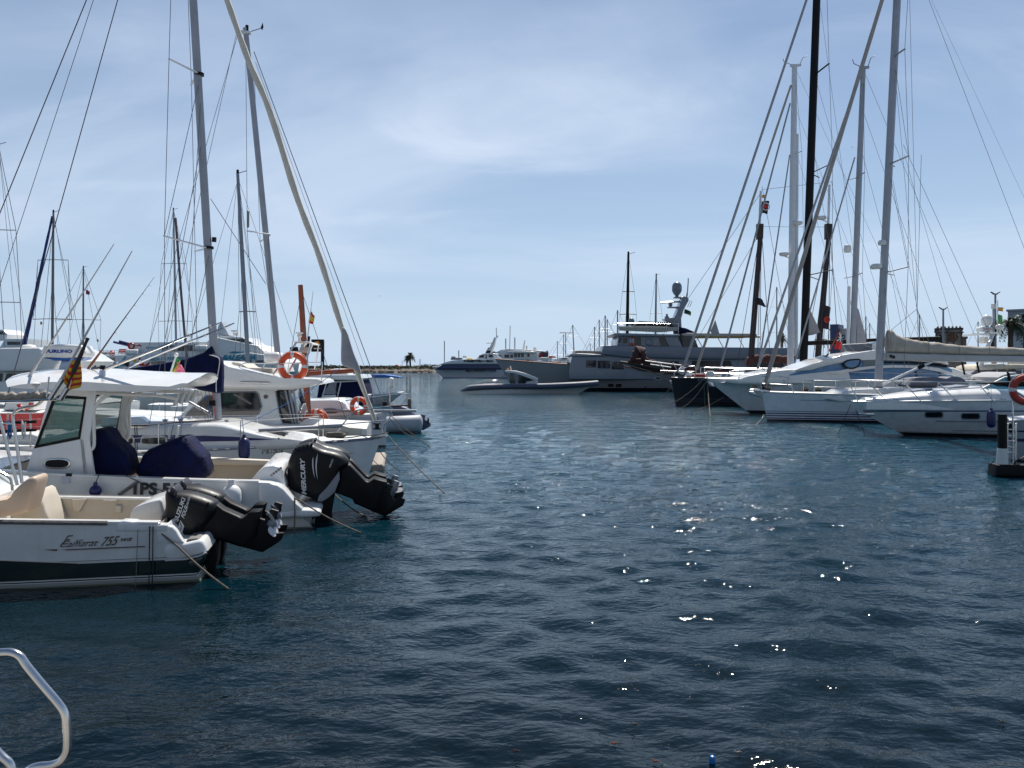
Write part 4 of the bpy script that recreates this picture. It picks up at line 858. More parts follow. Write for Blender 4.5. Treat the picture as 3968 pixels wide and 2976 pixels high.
def boat_flybridge():
    fr = Fr('motor_cruiser', 'white flybridge cruiser with dark saloon window and a small ship wheel emblem', 'motorboat', 1100, 21.6, 8, group='boats at the left berths')
    P = fr.P; B = 3.6; c = B/2; s0 = P(1420, 1660).x
    h = Hull(B, s0, P(1420, 1664).z, s0-10.5, 1.9, P(1425, 1836).x, s0-9.2, sag=.05, tr=.92, pw=2.3, wl=.9)
    h.build(fr, banded('white_hull_blue_foot', (.72, .72, .71), [(-.5, .06, (.02, .04, .12))], rough=.25, coat=.3, streak=.15)); h.deckobj(fr, WHITE2, 'deck')
    MB().pillow(fr.poly([(1412, 1834), (1432, 1800), (1480, 1798), (1490, 1808), (1484, 1832), (1460, 1842)], .2), .2, B-.2, .06).obj('swim_platform', TEAK, fr, smooth=60)
    MB().pillow(fr.poly([(1160, 1668), (1165, 1648), (1330, 1648), (1352, 1655), (1400, 1660), (1400, 1690), (1160, 1690)], .1), .1, .5, .04).obj('cockpit_coaming', CREAM, fr)
    MB().pillow(fr.poly([(1192, 1672), (1345, 1672), (1345, 1690), (1192, 1690)], .05), .03, .2, .01).obj('cockpit_locker', TAUPE, fr)
    va = .45
    MB().pillow(fr.poly([(690, 1665), (700, 1610), (770, 1505), (1100, 1500), (1066, 1512), (1080, 1600), (1100, 1665)], va), va, B-va, .05).obj('cabin', WHITE, fr)
    MB().pillow(fr.poly([(1066, 1510), (1118, 1508), (1150, 1600), (1160, 1668), (1100, 1668), (1082, 1600)], va), va+.15, B-va-.15, .02).obj('aft_door', GLASS, fr)
    for k in range(3): MB().tube([P(1105+k*16, 1512, va+.1), P(1140+k*10, 1662, va+.1)], .03, 7).obj('door_post', ALU, fr)
    wp = fr.poly([(850, 1522), (990, 1520), (1000, 1528), (1012, 1575), (1000, 1602), (990, 1608), (850, 1612)], va)
    wf = MB().pillow(inset(wp, -.04), va-.012, va+.03, .01).obj('window', GREYL, fr); MB().prism(wp, va-.016, va+.02).obj('pane', GLASS, fr, wf)
    wp = fr.poly([(722, 1612), (730, 1600), (800, 1535), (838, 1535), (838, 1610)], va)
    wf = MB().pillow(inset(wp, -.04), va-.012, va+.03, .01).obj('window', GREYL, fr); MB().prism(wp, va-.016, va+.02).obj('pane', GLASS, fr, wf)
    q = MB(); e = P(1030, 1537, va-.008); q.torus(e, .045, .008, (0, 1, 0), 16, 5)
    for i in range(8): q.tube([e, e+Vector((cos(i*pi/4)*.075, 0, sin(i*pi/4)*.075))], .006, 4)
    q.obj('wheel_emblem', mat('maroon_decal', (.08, .02, .03), .5), fr)
    text(fr, 'Altair', (1020, 1553), (1036, 1553), (1020, 1549), va-.01, INK) if False else None
    MB().pillow(fr.poly([(680, 1508), (700, 1450), (780, 1403), (830, 1396), (856, 1398), (882, 1414), (968, 1434), (1047, 1450), (1105, 1474), (1170, 1474), (1253, 1480), (1256, 1488), (1190, 1501), (1127, 1512)], .05), .05, B-.05, .16, 4).obj('flybridge', WHITE, fr, smooth=60)
    MB().pillow(fr.poly([(878, 1415), (900, 1402), (935, 1405), (960, 1424), (1055, 1428), (1062, 1452), (960, 1440)], .9), .9, B-.9, .06).obj('flybridge_seat', CREAM, fr, smooth=60)
    MB().tube([P(930, 1482, .02), P(1042, 1484, .02)], .022, 8).obj('grab_rail', STEEL, fr)
    MB().tube(catmull([P(922, 1430, .2), P(945, 1408, .2), P(1000, 1408, .2), P(1120, 1408, .2), P(1250, 1404, .2)], 3), .016, 7).obj('flybridge_rail', STEEL, fr)
    MB().tube([P(1245, 1480, .2), P(1250, 1404, .2)], .016, 7).obj('rail_post', STEEL, fr)
    MB().lathe([(.001, -.2), (.13, -.2), (.155, -.15), (.155, .15), (.13, .2), (.001, .2)], P(1054, 1385, .9), 18, 'x').obj('liferaft_canister', WHITE, fr)
    MB().tube([P(1010, 1440, .9), P(1038, 1386, .9)], .025, 7).obj('canister_bracket', STEEL, fr)
    for v in (.5, B-.5):
        MB().tube([P(1055, 1456, .5)+Vector((0, v-.5, 0)), P(1144, 1326, .5)+Vector((0, (v-.5)*.8+.25, 0))], .025, 8).obj('radar_arch_leg', STEEL, fr)
        MB().tube([P(1103, 1472, .5)+Vector((0, v-.5, 0)), P(1176, 1326, .5)+Vector((0, (v-.5)*.8+.25, 0))], .025, 8).obj('radar_arch_leg', STEEL, fr)
        MB().tube([P(1180, 1430, .5)+Vector((0, v-.5, 0)), P(1202, 1328, .5)+Vector((0, (v-.5)*.8+.25, 0))], .02, 8).obj('radar_arch_leg', STEEL, fr)
    MB().pillow(fr.poly([(1140, 1328), (1146, 1322), (1200, 1323), (1204, 1330)], .7), .7, B-.7, .02).obj('arch_top', WHITE2, fr)
    MB().lathe([(.001, 0), (.04, 0), (.03, .1), (.07, .16), (.055, .22), (.11, .24), (.11, .27), (.001, .28)], P(1160, 1324, 1.2), 14).obj('satellite_antenna', WHITE2, fr)
    MB().pillow(fr.poly([(1122, 1346), (1152, 1344), (1155, 1362), (1125, 1365)], .8), .8, 1.0, .01).obj('floodlight', BLACKM, fr)
    MB().pillow(fr.poly([(1162, 1345), (1196, 1345), (1190, 1366), (1158, 1364)], .8), .8, .95, .01).obj('name_board', CREAM, fr)
    MB().tube([P(1193, 1345, .9), P(1198, 1303, .9)], .035, 9).obj('light_mast', BLACKM, fr)
    lifebuoy('large orange lifebuoy with white bands on the flybridge of the white cruiser', fr.Wd(P(1135, 1420, .28)), .33, .085, (0, 1, 0))
    q = fr.Wd(P(1189, 1332, 1.2)); e = fr.Wd(P(1213, 1130, 1.2)); o = MB().tube([(0, 0, 0), e-q], [.02, .008], 7).obj('antenna_pole', WHITE2); o.location = q; tag(o, 'thin pale antenna pole carrying a small flag above the white cruiser', 'pole')
    flagq('small red and yellow flag on the antenna pole above the lifebuoy', fr.Wd(P(1200, 1230, 1.2)).y, [(1203, 1204), (1219, 1222), (1212, 1256), (1195, 1250)], [(.25, REDF), (.5, YELF), (.25, REDF)], wave=.08, nx=6)
boat_flybridge()
def boat_llaut():
    fr = Fr('wooden_boat', 'small wooden sailing boat with reddish brown mast and boom behind the flybridge cruiser', 'sailboat', 1160, 25.6, 2, group='boats at the left berths')
    P = fr.P; c = .9; s1 = P(1345, 1650, c).x
    h = Hull(1.8, s1-6, .75, s1, 1.1, s1-5.7, s1-.3, sag=.12, tr=.45, pw=2.0, wl=.8); h.build(fr, WHITE2); h.deckobj(fr, TEAK, 'deck'); h.rub(fr, WOODR, .03, .97, .06, .04)
    mast(fr, (1197, 1652), (1164, 1104), c, .078, .06, WOODR)
    MB().tube([P(1196, 1448, c), P(1376, 1436, c)], .075, 9).obj('boom', WOODR, fr)
    stay(fr, (1166, 1120), (1345, 1640), c, c, .009, WIRED, 'forestay'); stay(fr, (1166, 1140), (1080, 1640), c, c, .009, WIRED, 'backstay')
    stay(fr, (1168, 1130), (1210, 1650), c, .05, .007); stay(fr, (1168, 1130), (1190, 1640), c, 1.75, .007)
    MB().pillow(fr.poly([(1100, 1650), (1110, 1600), (1180, 1596), (1186, 1650)], c-.5), c-.5, c+.5, .05).obj('deckhouse', WHITE2, fr)
boat_llaut()
def boat_canopy():
    fr = Fr('cabin_boat', 'white cabin boat wrapped in a dark navy canopy below a white roof', 'motorboat', 1250, 36, 0, group='boats at the left berths')
    P = fr.P; B = 3.2; s1 = P(1440, 1560, B/2).x
    h = Hull(B, s1-9, 1.1, s1, 1.6, s1-8.8, s1-1, tr=.9, pw=2.2); h.build(fr, WHITE2); h.deckobj(fr, WHITE2, 'deck')
    v = .4; MB().pillow(fr.poly([(1105, 1575), (1112, 1548), (1230, 1545), (1240, 1575)], v), v, B-v, .06).obj('coachroof', WHITE, fr)
    MB().pillow(fr.poly([(1222, 1572), (1238, 1474), (1394, 1472), (1408, 1520), (1412, 1572)], v), v, B-v, .06).obj('canopy', NAVYC, fr)
    MB().pillow(fr.poly([(1192, 1456), (1200, 1452), (1392, 1452), (1398, 1466), (1392, 1473), (1225, 1473), (1200, 1466)], .1), .1, B-.1, .06).obj('roof', WHITE, fr)
    MB().pillow(fr.poly([(1276, 1456), (1280, 1432), (1296, 1428), (1345, 1430), (1350, 1456)], .9), .9, 2.2, .08).obj('roof_locker', WHITE2, fr)
    MB().prism(fr.poly([(1252, 1528), (1278, 1484), (1305, 1482), (1300, 1528)], v), v-.02, v+.01).obj('clear_panel', mat('clear_vinyl', (.22, .23, .28), .2), fr)
    MB().prism(fr.poly([(1245, 1572), (1252, 1532), (1302, 1530), (1302, 1572)], v), v-.03, v+.01).obj('door_panel', WHITE2, fr)
    for a, b in (((1242, 1560), (1268, 1476)), ((1302, 1560), (1322, 1476)), ((1262, 1482), (1390, 1476))): MB().tube([P(*a, v-.03), P(*b, v-.03)], .03, 7).obj('canopy_frame', WHITE2, fr)
boat_canopy()
def boat_plumb():
    fr = Fr('sailing_yacht', 'pale blue white yacht with plumb bow, teak bow platform and mast top in view', 'sailboat', 1250, 27.3, 0, group='boats at the left berths')
    P = fr.P; B = 3.2; c = B/2; b1 = P(1498, 1604, c); s1 = b1.x
    h = Hull(B, s1-11, 1.15, s1, b1.z, s1-10.6, P(1495, 1730, c).x, sag=.1, tr=.7, pw=2.0, wl=.85, zb=-.35)
    h.build(fr, banded('pale_blue_hull', (.56, .62, .68), [(-.5, .06, (.02, .02, .025))], rough=.2, coat=.4, streak=.12)); h.deckobj(fr, WHITE2, 'deck')
    h.band(fr, WHITE, 0, .99, -.02, .05, 'toe_rail')
    text(fr, 'S', (1458, 1627), (1466, 1627), (1458, 1617), .85, NAVY, bold=.03)
    MB().pillow(catmull(fr.poly([(1000, 1620), (1010, 1560), (1160, 1552), (1280, 1548), (1325, 1554), (1345, 1580), (1352, 1612)], .5), 2, True), .5, B-.5, .1, 4).obj('coachroof', WHITE, fr, smooth=60)
    MB().tube([P(1150, 1560, .6), P(1297, 1558, .6)], .035, 7).obj('handrail', WOODD, fr)
    MB().pillow(fr.poly([(1272, 1552), (1276, 1545), (1312, 1545), (1316, 1552)], .9), .9, 2, .03).obj('hatch', WHITE2, fr)
    pl = catmull(fr.poly([(1252, 1592), (1258, 1582), (1300, 1583), (1310, 1592), (1302, 1602), (1256, 1601)], .5), 2, True)
    wf = MB().pillow(pl, .47, .52, .01).obj('window', GREYL, fr); MB().prism(inset(pl, .03), .462, .5).obj('pane', GLASS, fr, wf)
    mo, a, b = mast(fr, (1098, 1600), (951, 108), c, .083, .07, m=ALU)
    MB().pillow(fr.poly([(918, 118), (950, 120), (972, 124), (972, 132), (950, 134), (918, 124)], c), c-.08, c+.08, .02).obj('masthead', MASTW, fr)
    MB().lathe([(.001, 0), (.06, 0), (.06, .28), (.001, .3)], P(957, 128, c), 10).obj('masthead_light', BLACKM, fr)
    MB().tube([P(972, 122, c), P(1016, 108, c)], .014, 6).obj('wind_vane_arm', BLACKM, fr); MB().pillow(fr.poly([(1010, 108), (1018, 88), (1021, 104), (1016, 118)], c), c-.01, c+.01, .005).obj('wind_vane', BLACKM, fr)
    MB().tube([P(1045, 908, c), P(958, 895, c-.9)], .04, 7, flat=.6).obj('spreader', MASTW, fr); MB().tube([P(1045, 912, c), P(1008, 936, c+.9)], .04, 7, flat=.6).obj('spreader', MASTW, fr)
    MB().lathe([(.001, 0), (.045, .05), (.045, .6), (.001, .65)], P(961, 884, c-.9), 10).obj('radar_reflector', mat('white_and_black_tube', (.2, .2, .18), .5), fr)
    for p0, p1, v0, v1 in (((952, 130), (958, 895), c, c-.9), ((958, 895), (1010, 1610), c-.9, .3), ((985, 260), (1008, 936), c, c+.9), ((1008, 936), (1120, 1610), c+.9, B-.3), ((1040, 900), (1060, 1610), c, .3), ((918, 122), (590, 1580), c, c), ((925, 122), (560, 1400), c, c)): stay(fr, p0, p1, v0, v1, .009)
    stay(fr, (984, 200), (1488, 1566), c, c, .016, WIRE, 'forestay'); stay(fr, (990, 240), (1462, 1560), c, c, .007, WIRED, 'halyard')
    MB().lathe([(.001, 0), (.09, 0), (.09, .2), (.001, .2)], P(1490, 1578, c), 12).obj('furling_drum', BLACKM, fr)
    MB().pillow(fr.poly([(1478, 1574), (1580, 1568), (1584, 1573), (1500, 1580)], c-.2), c-.2, c+.2, .02).obj('bow_platform', WOODD, fr)
    for v in (c-.5, c+.5):
        MB().tube(catmull([P(1300, 1604, v), P(1302, 1562, v), P(1400, 1545, v), P(1440, 1540, c+(v-c)*.7), P(1560, 1525, c+(v-c)*.5), P(1578, 1535, c+(v-c)*.4), P(1555, 1568, c+(v-c)*.4)], 3), .022, 7).obj('pulpit', STEEL, fr)
    MB().tube([P(1255, 1592, .4), P(1614, 1592, .5)], .045, 9).obj('spinnaker_pole', ALU, fr)
    MB().tube([P(1511, 1560, c-.4), P(1513, 1500, c-.4)], .03, 8).obj('pole', STEEL, fr)
    MB().pillow(fr.poly([(1506, 1466), (1512, 1462), (1524, 1466), (1523, 1502), (1508, 1500)], c-.5), c-.5, c-.25, .05).obj('horseshoe_case', WHITE2, fr)
    MB().pillow(fr.poly([(1580, 1545), (1592, 1546), (1592, 1584), (1581, 1582)], c-.1), c-.1, c+.1, .02).obj('bow_board', mat('olive_board', (.10, .09, .07), .6), fr)
    h.rail(fr, .3, .9, (.55, .28), 5, .014)
    for v, (x0, y0), (x1, y1), lb in ((c, (1510, 1606), (1668, 1733), 'longer of two ropes from the plumb bow to the water by the dinghy'), (c-.2, (1510, 1622), (1611, 1696), 'shorter of two ropes from the plumb bow to the water by the dinghy')):
        rope(lb, [fr.Wd(P(x0, y0, v)), water_at(x1, y1)], .022)
    lifebuoy('orange lifebuoy on the rail beside the reddish brown mast, lower half hidden', fr.Wd(P(1227, 1636, -.4)), .36, .10, (0.25, 1, 0))
    lifebuoy('orange lifebuoy with yellow patch hung on the yacht rail near the furled sail', fr.Wd(P(1391, 1573, .2)), .25, .075, (0.1, 1, 0))
    MB().pillow(fr.poly([(1360, 1600), (1368, 1578), (1382, 1578), (1384, 1600), (1380, 1626), (1364, 1626)], c), c-.2, c+.2, .06).obj('red_fender_bag', RED, fr, smooth=60)
boat_plumb()
def boat_dinghy():
    fr = Fr('dinghy', 'grey inflatable dinghy with a dark tilted outboard beside the plumb bow', 'dinghy', 1560, 34.5, 0)
    P = fr.P
    for v in (0.25, 1.35):
        a, b = P(1420, 1650, v), P(1630, 1640, v); q = MB(); q.tube([a-Vector((1.1, -(v-.8)*-.6, -.1)), a, a.lerp(b, .5), b, b+Vector((.06, 0, 0)), b+Vector((.1, 0, 0))], [.12, .33, .37, .37, .26, .02], 14); q.obj('tube', GREYT, fr, smooth=70)
        MB().tube([P(1632-212*0, 1652, v-.4+.2), P(1430, 1655, v-.4+.2)], .03, 6).obj('rubbing_strip', NAVYT, fr) if v < 1 else None
    a, b = P(1420, 1670, .8), P(1625, 1666, .8); MB().box((a.x, .3, -.1), (b.x-.1, 1.3, .12)).obj('hull', GREYC, fr)
    MB().box((b.x-.16, .35, .1), (b.x-.08, 1.25, .62)).obj('transom', GREYL, fr)
    q = MB().pillow(catmull(fr.poly([(1510, 1625), (1515, 1575), (1535, 1570), (1570, 1578), (1600, 1600), (1610, 1640), (1550, 1640)], .65), 2, True), .6, 1.0, .1, 4).obj('outboard_motor', NAVYT, fr, smooth=60)
    MB().pillow(fr.poly([(1590, 1590), (1618, 1615), (1632, 1605), (1648, 1608), (1645, 1625), (1668, 1640), (1668, 1652), (1640, 1668), (1612, 1662), (1600, 1640)], .7), .74, .86, .02).obj('leg', NAVYT, fr, q)
    MB().lathe([(.001, 0), (.14, .02), (.14, .08), (.001, .1)], P(1655, 1630, .74), 12, 'x').obj('propeller', BLACKM, fr, q)
    text(fr, 'Y', (1512, 1640), (1530, 1580), (1505, 1638), .585, SILV, q)
boat_dinghy()
def boat_blue_awning():
    fr = Fr('open_boat', 'open boat under a flat bright blue awning on the far water', 'motorboat', 1475, 62, 0)
    P = fr.P; h = Hull(2.2, P(1390, 1500).x, .7, P(1500, 1500).x+1.2, .95, P(1392, 1500).x, P(1500, 1500).x, tr=.8); h.build(fr, WHITE2); h.deckobj(fr, WHITE2)
    MB().pillow(fr.poly([(1404, 1464), (1420, 1452), (1490, 1452), (1546, 1460), (1546, 1464)], 0), 0, 2.2, .03).obj('awning', BLUEC, fr)
    for x in (1420, 1500): MB().tube([P(x, 1535, .3), P(x, 1462, .3)], .04, 6).obj('awning_post', STEEL, fr)
boat_blue_awning()
def sign():
    fr = Fr('fuel_sign', 'black sign with orange and white emblem on a black post near the lifebuoy', 'sign', 1250, 40, 0)
    P = fr.P
    MB().tube([P(1250, 1318, 0), (P(1250, 1318, 0).x, 0, .0)], .09, 8).obj('post', BLACKM, fr)
    bd = MB().pillow(fr.poly([(1206, 1315), (1253, 1315), (1253, 1363), (1206, 1363)], -.12), -.12, .0, .01).obj('panel', BLACKM, fr)
    MB().pillow(catmull(fr.poly([(1216, 1332), (1220, 1325), (1232, 1323), (1240, 1330), (1241, 1335), (1226, 1333)], -.13), 2, True), -.128, -.12, .002).obj('emblem', mat('orange_emblem', (.75, .28, .02), .5), fr, bd)
    MB().prism(fr.poly([(1219, 1332), (1241, 1334), (1239, 1338), (1222, 1337)], -.13), -.13, -.12).obj('emblem_bar', WHITE2, fr, bd)
    MB().prism(fr.poly([(1224, 1338), (1237, 1338), (1231, 1341)], -.13), -.13, -.12).obj('emblem_foot', REDF, fr, bd)
    text(fr, 'REPSOL', (1216, 1353), (1243, 1353), (1216, 1348), -.125, WHITE2, bd, bold=.03)
sign()

# ------------------------------------------------------------------ far left
def boat_white_cabin():
    fr = Fr('motor_yacht', 'white motor yacht with a broad sloping white roof at the far left edge', 'motorboat', 100, 29, 0, group='boats at the left berths')
    P = fr.P; B = 4.5; h = Hull(B, P(330, 1600).x, 1.5, P(-420, 1600).x, 2.2, P(330, 1600).x, P(-330, 1600).x, tr=.9); h.build(fr, WHITE); h.deckobj(fr, WHITE2)
    MB().pillow(fr.poly([(-120, 1560), (-60, 1470), (-20, 1440), (205, 1440), (228, 1450), (236, 1560)], .5), .5, B-.5, .05).obj('cabin', WHITE, fr)
    MB().pillow(fr.poly([(-60, 1440), (-10, 1352), (0, 1348), (150, 1346), (232, 1398), (215, 1420), (205, 1436), (0, 1440)], .2), .2, B-.2, .10).obj('roof', WHITE, fr)
    for x0, x1 in ((-30, 8), (18, 78), (90, 110), (150, 205)):
        wp = fr.poly([(x0, 1478), (x0+10, 1447), (x1+4, 1447), (x1, 1478)], .5); MB().prism(wp, .47, .52).obj('window', GLASS, fr)
    MB().lathe([(.001, 0), (.24, 0), (.26, .08), (.2, .13), (.001, .16)], P(112, 1350, 1.5), 16).obj('hatch_dome', WHITE2, fr)
boat_white_cabin()
def boat_bridge():
    fr = Fr('motor_yacht', 'white yacht superstructure with a dark windowed bridge beyond the far left roof', 'motorboat', 40, 75, 0)
    P = fr.P; h = Hull(6, P(110, 1500).x, 2, P(-420, 1500).x, 3, P(110, 1500).x, P(-360, 1500).x); h.build(fr, WHITE); h.deckobj(fr, WHITE2)
    MB().pillow(fr.poly([(-200, 1480), (-190, 1345), (0, 1345), (20, 1312), (92, 1312), (95, 1350), (95, 1480)], .6), .6, 5.4, .1).obj('superstructure', WHITE, fr)
    MB().prism(fr.poly([(28, 1324), (80, 1324), (78, 1336), (30, 1336)], .6), .55, .62).obj('window', GLASS, fr)
    MB().pillow(fr.poly([(-30, 1320), (-28, 1276), (10, 1276), (28, 1296), (24, 1320)], 1), 1, 4, .1).obj('bridge', WHITE, fr)
    MB().prism(fr.poly([(-26, 1296), (-22, 1284), (12, 1284), (22, 1296)], 1), .94, 1.1).obj('window', GLASS, fr)
    MB().tube([P(14, 1276, 2), P(12, 1240, 2)], .06, 6).obj('antenna', WHITE2, fr)
boat_bridge()
def boat_red():
    fr = Fr('rowing_boat', 'small bright red boat glimpsed between the cabin and the left edge', 'rowing boat', 60, 19.6, 0)
    P = fr.P; h = Hull(1.4, P(-120, 1600).x, .9, P(146, 1592).x, 1.75, P(-110, 1600).x, P(120, 1640).x, tr=.7); h.z0 = P(0, 1598).z; h.zb = .75
    h.p_old = h.p
    h.build(fr, RED); h.deckobj(fr, WHITE2, 'thwart', .1, .9)
    MB().pillow(fr.poly([(10, 1590), (20, 1556), (120, 1553), (130, 1590)], .3), .3, 1.1, .04).obj('white_cover', WHITE2, fr)
    lifebuoy('red horseshoe lifebuoy hanging over the small red boat', fr.Wd(P(96, 1556, -.1)), .17, .05, (0, 1, 0), RED, a0=-.4, a1=3.5)
boat_red()
def boat_low():
    fr = Fr('sailing_yacht', 'low white yacht deck with coiled white and blue ropes at the left edge', 'sailboat', 40, 17.0, 4, group='boats at the left berths')
    P = fr.P; B = 2.6; s0 = P(-500, 1740).x; s1 = P(420, 1720, B/2).x
    h = Hull(B, s0, P(0, 1735).z, s1, P(300, 1735).z, s0, s1-.8, tr=.8); h.build(fr, banded('white_hull_black_bands', (.72, .72, .72), [(.8, .86, (.02, .02, .025)), (.6, .64, (.02, .02, .03))], rough=.25)); h.deckobj(fr, WHITE2)
    MB().pillow(fr.poly([(-60, 1740), (-40, 1690), (120, 1680), (180, 1700), (190, 1740)], .6), .6, 2.0, .05).obj('coachroof', WHITE2, fr)
    for y in (1640, 1672): MB().tube([P(-60, y+2, .2), P(140, y-6, .2)], .035, 7).obj('boom_spar', BLACKM, fr)
    for x in (30, 118): MB().tube([P(x, 1735, .2), P(x, 1600, .2)], .02, 7).obj('stanchion', STEEL, fr)
    for i, m, x in ((0, ROPEBL, 38), (1, ROPE, 92)):
        q = MB()
        q.tube(catmull([P(x+4*sin(j*2.1)*2, 1644+(j % 2)*58-(j % 3)*9, .15-.01*j) for j in range(14)], 4), .014, 6)
        o = q.obj('rope_coil', m if m is ROPEBL else WHTF, fr)
boat_low()
def distant_yacht(label, D, base, top, r, spreaders=(), m=None, stays=(), hull=True, extra=None, L=10, group='masts of yachts behind the left berths', wires=.012):
    """a yacht farther off: low hull, deckhouse, mast with spreaders and stays"""
    fr = Fr('sailing_yacht', label, 'sailboat', base[0], D, 0, group=group); P = fr.P; B = L*.3; c = B/2; b = P(*base, c)
    if hull:
        h = Hull(B, b.x-L*.55, 1.0, b.x+L*.45, 1.3, b.x-L*.53, b.x+L*.38, sag=.1, tr=.7); h.build(fr, WHITE2); h.deckobj(fr, WHITE2)
        MB().pillow([(b.x-L*.25, 1.0), (b.x-L*.22, 1.55), (b.x+L*.1, 1.5), (b.x+L*.2, 1.15)], c-.8, c+.8, .1).obj('coachroof', WHITE, fr)
    foot = Vector((b.x, c, 1.2)); t = P(*top, c)
    MB().tube([foot, foot.lerp(t, .6), t], [r, r, r*.7], 10, flat=1.2).obj('mast', m or ALU, fr)
    MB().lathe([(.001, 0), (r*.8, 0), (r*.7, r*2), (.001, r*2.2)], t, 8).obj('masthead', BLACKM, fr)
    MB().tube([t, t+Vector((r*5, 0, r*1.5))], r*.2, 5).obj('wind_vane', BLACKM, fr)
    pts = []
    for x0, x1, y in spreaders:
        MB().tube([P(x0, y, c), P((x0+x1)/2, y-2, c), P(x1, y, c)], r*.33, 6).obj('spreader', m or ALU, fr); pts.append((P(x0, y, c), P(x1, y, c)))
    for k, sd in ((0, -1), (1, 1)):
        ch = [t]+[p[k] for p in pts]+[Vector((b.x+sd*B*.35, c+sd*.3, 1.1))]
        for a, b2 in zip(ch, ch[1:]): line(fr, a, b2, wires, WIRE, 'shroud')
        if pts: line(fr, t.lerp(foot, .35), Vector((b.x+sd*B*.25, c-sd*.3, 1.1)), wires, WIRE, 'shroud')
    for p0, p1, rr, mm in stays: stay(fr, p0, p1, c, c, rr, mm, 'stay')
    if extra: extra(fr, c)
    return fr
def blue_sail(fr, c):
    a, b = fr.P(88, 1370, c), fr.P(203, 838, c); q = MB(); q.tube([a.lerp(b, i/20) for i in range(21)], [.105*(1.1-.5*i/20)*(1+.1*sin(i*2)) for i in range(21)], 8); q.obj('furled_sail', mat('blue_sailcover', (.012, .035, .17), .7, var=.3), fr)
distant_yacht('yacht mast with a spiral blue furled headsail and one wide spreader', 46, (201, 1480), (207, 822), .068, [(127, 278, 1237), (147, 264, 1008)], mat('weathered_mast', (.20, .19, .19), .5, .2), [((207, 830), (60, 1440), .012, WIRE), ((209, 850), (330, 1400), .012, WIRE), ((206, 860), (150, 1440), .014, WIRED)], extra=blue_sail)
def pennants(fr, c):
    p = fr.P(340, 1128, c)
distant_yacht('thin grey mast right of the blue furled sail with a wide low spreader', 50, (322, 1480), (323, 1036), .052, [(215, 391, 1240)], mat('weathered_mast', (.20, .19, .19), .5, .2), [((323, 1040), (240, 1440), .010, WIRE), ((323, 1040), (400, 1440), .010, WIRE)], L=8)
def mizzen(fr, c):
    MB().tube([fr.P(680, 845, c), fr.P(703, 1150, c), fr.P(728, 1440, c)], .09, 8).obj('furled_sail', mat('brown_sailcover', (.16, .11, .11), .7), fr)
distant_yacht('pale slim mast with two spreaders left of the tall grey mast', 55, (686, 1470), (672, 812), .065, [(625, 722, 1022), (613, 745, 1245)], ALU, [((672, 820), (560, 1440), .012, WIRE), ((673, 830), (640, 1440), .014, WIRE), ((674, 820), (790, 1440), .012, WIRE)], extra=mizzen)
distant_yacht('plain grey mast between the two tall sloping masts', 40, (969, 1450), (921, 672), .095, [(927, 992, 1208)], mat('blue_grey_mast', (.22, .24, .28), .4, .3), [((921, 690), (840, 1400), .010, WIRE), ((921, 690), (1010, 1400), .010, WIRE), ((921, 700), (700, 1440), .010, WIRE), ((922, 690), (1180, 1440), .010, WIRE)], L=9)
distant_yacht('mast at the left frame edge with thin spreader lines', 30, (-14, 1480), (-6, 560), .06, [(-100, 62, 892), (-110, 78, 1172)], ALU, [((-3, 590), (120, 1440), .008, WIRE), ((-3, 590), (80, 1440), .008, WIRE)], L=9)
for lb, D, q, st in (('tiny magenta pennant high beside the thin grey mast', 49, [(333, 1122), (347, 1128), (346, 1142), (333, 1140)], [(1, mat('magenta_cloth', (.35, .03, .10), .8))]),
                     ('tiny red and yellow flag above the far ferry rail', 90, [(374, 1312), (382, 1316), (381, 1326), (375, 1322)], [(.3, REDF), (.4, YELF), (.3, REDF)]),
                     ('tiny faded flag below the left spreader', 45, [(156, 1246), (163, 1247), (163, 1258), (156, 1258)], [(.5, REDF), (.5, YELF)])):
    flagq(lb, D, q, st, wave=.05, nx=4)
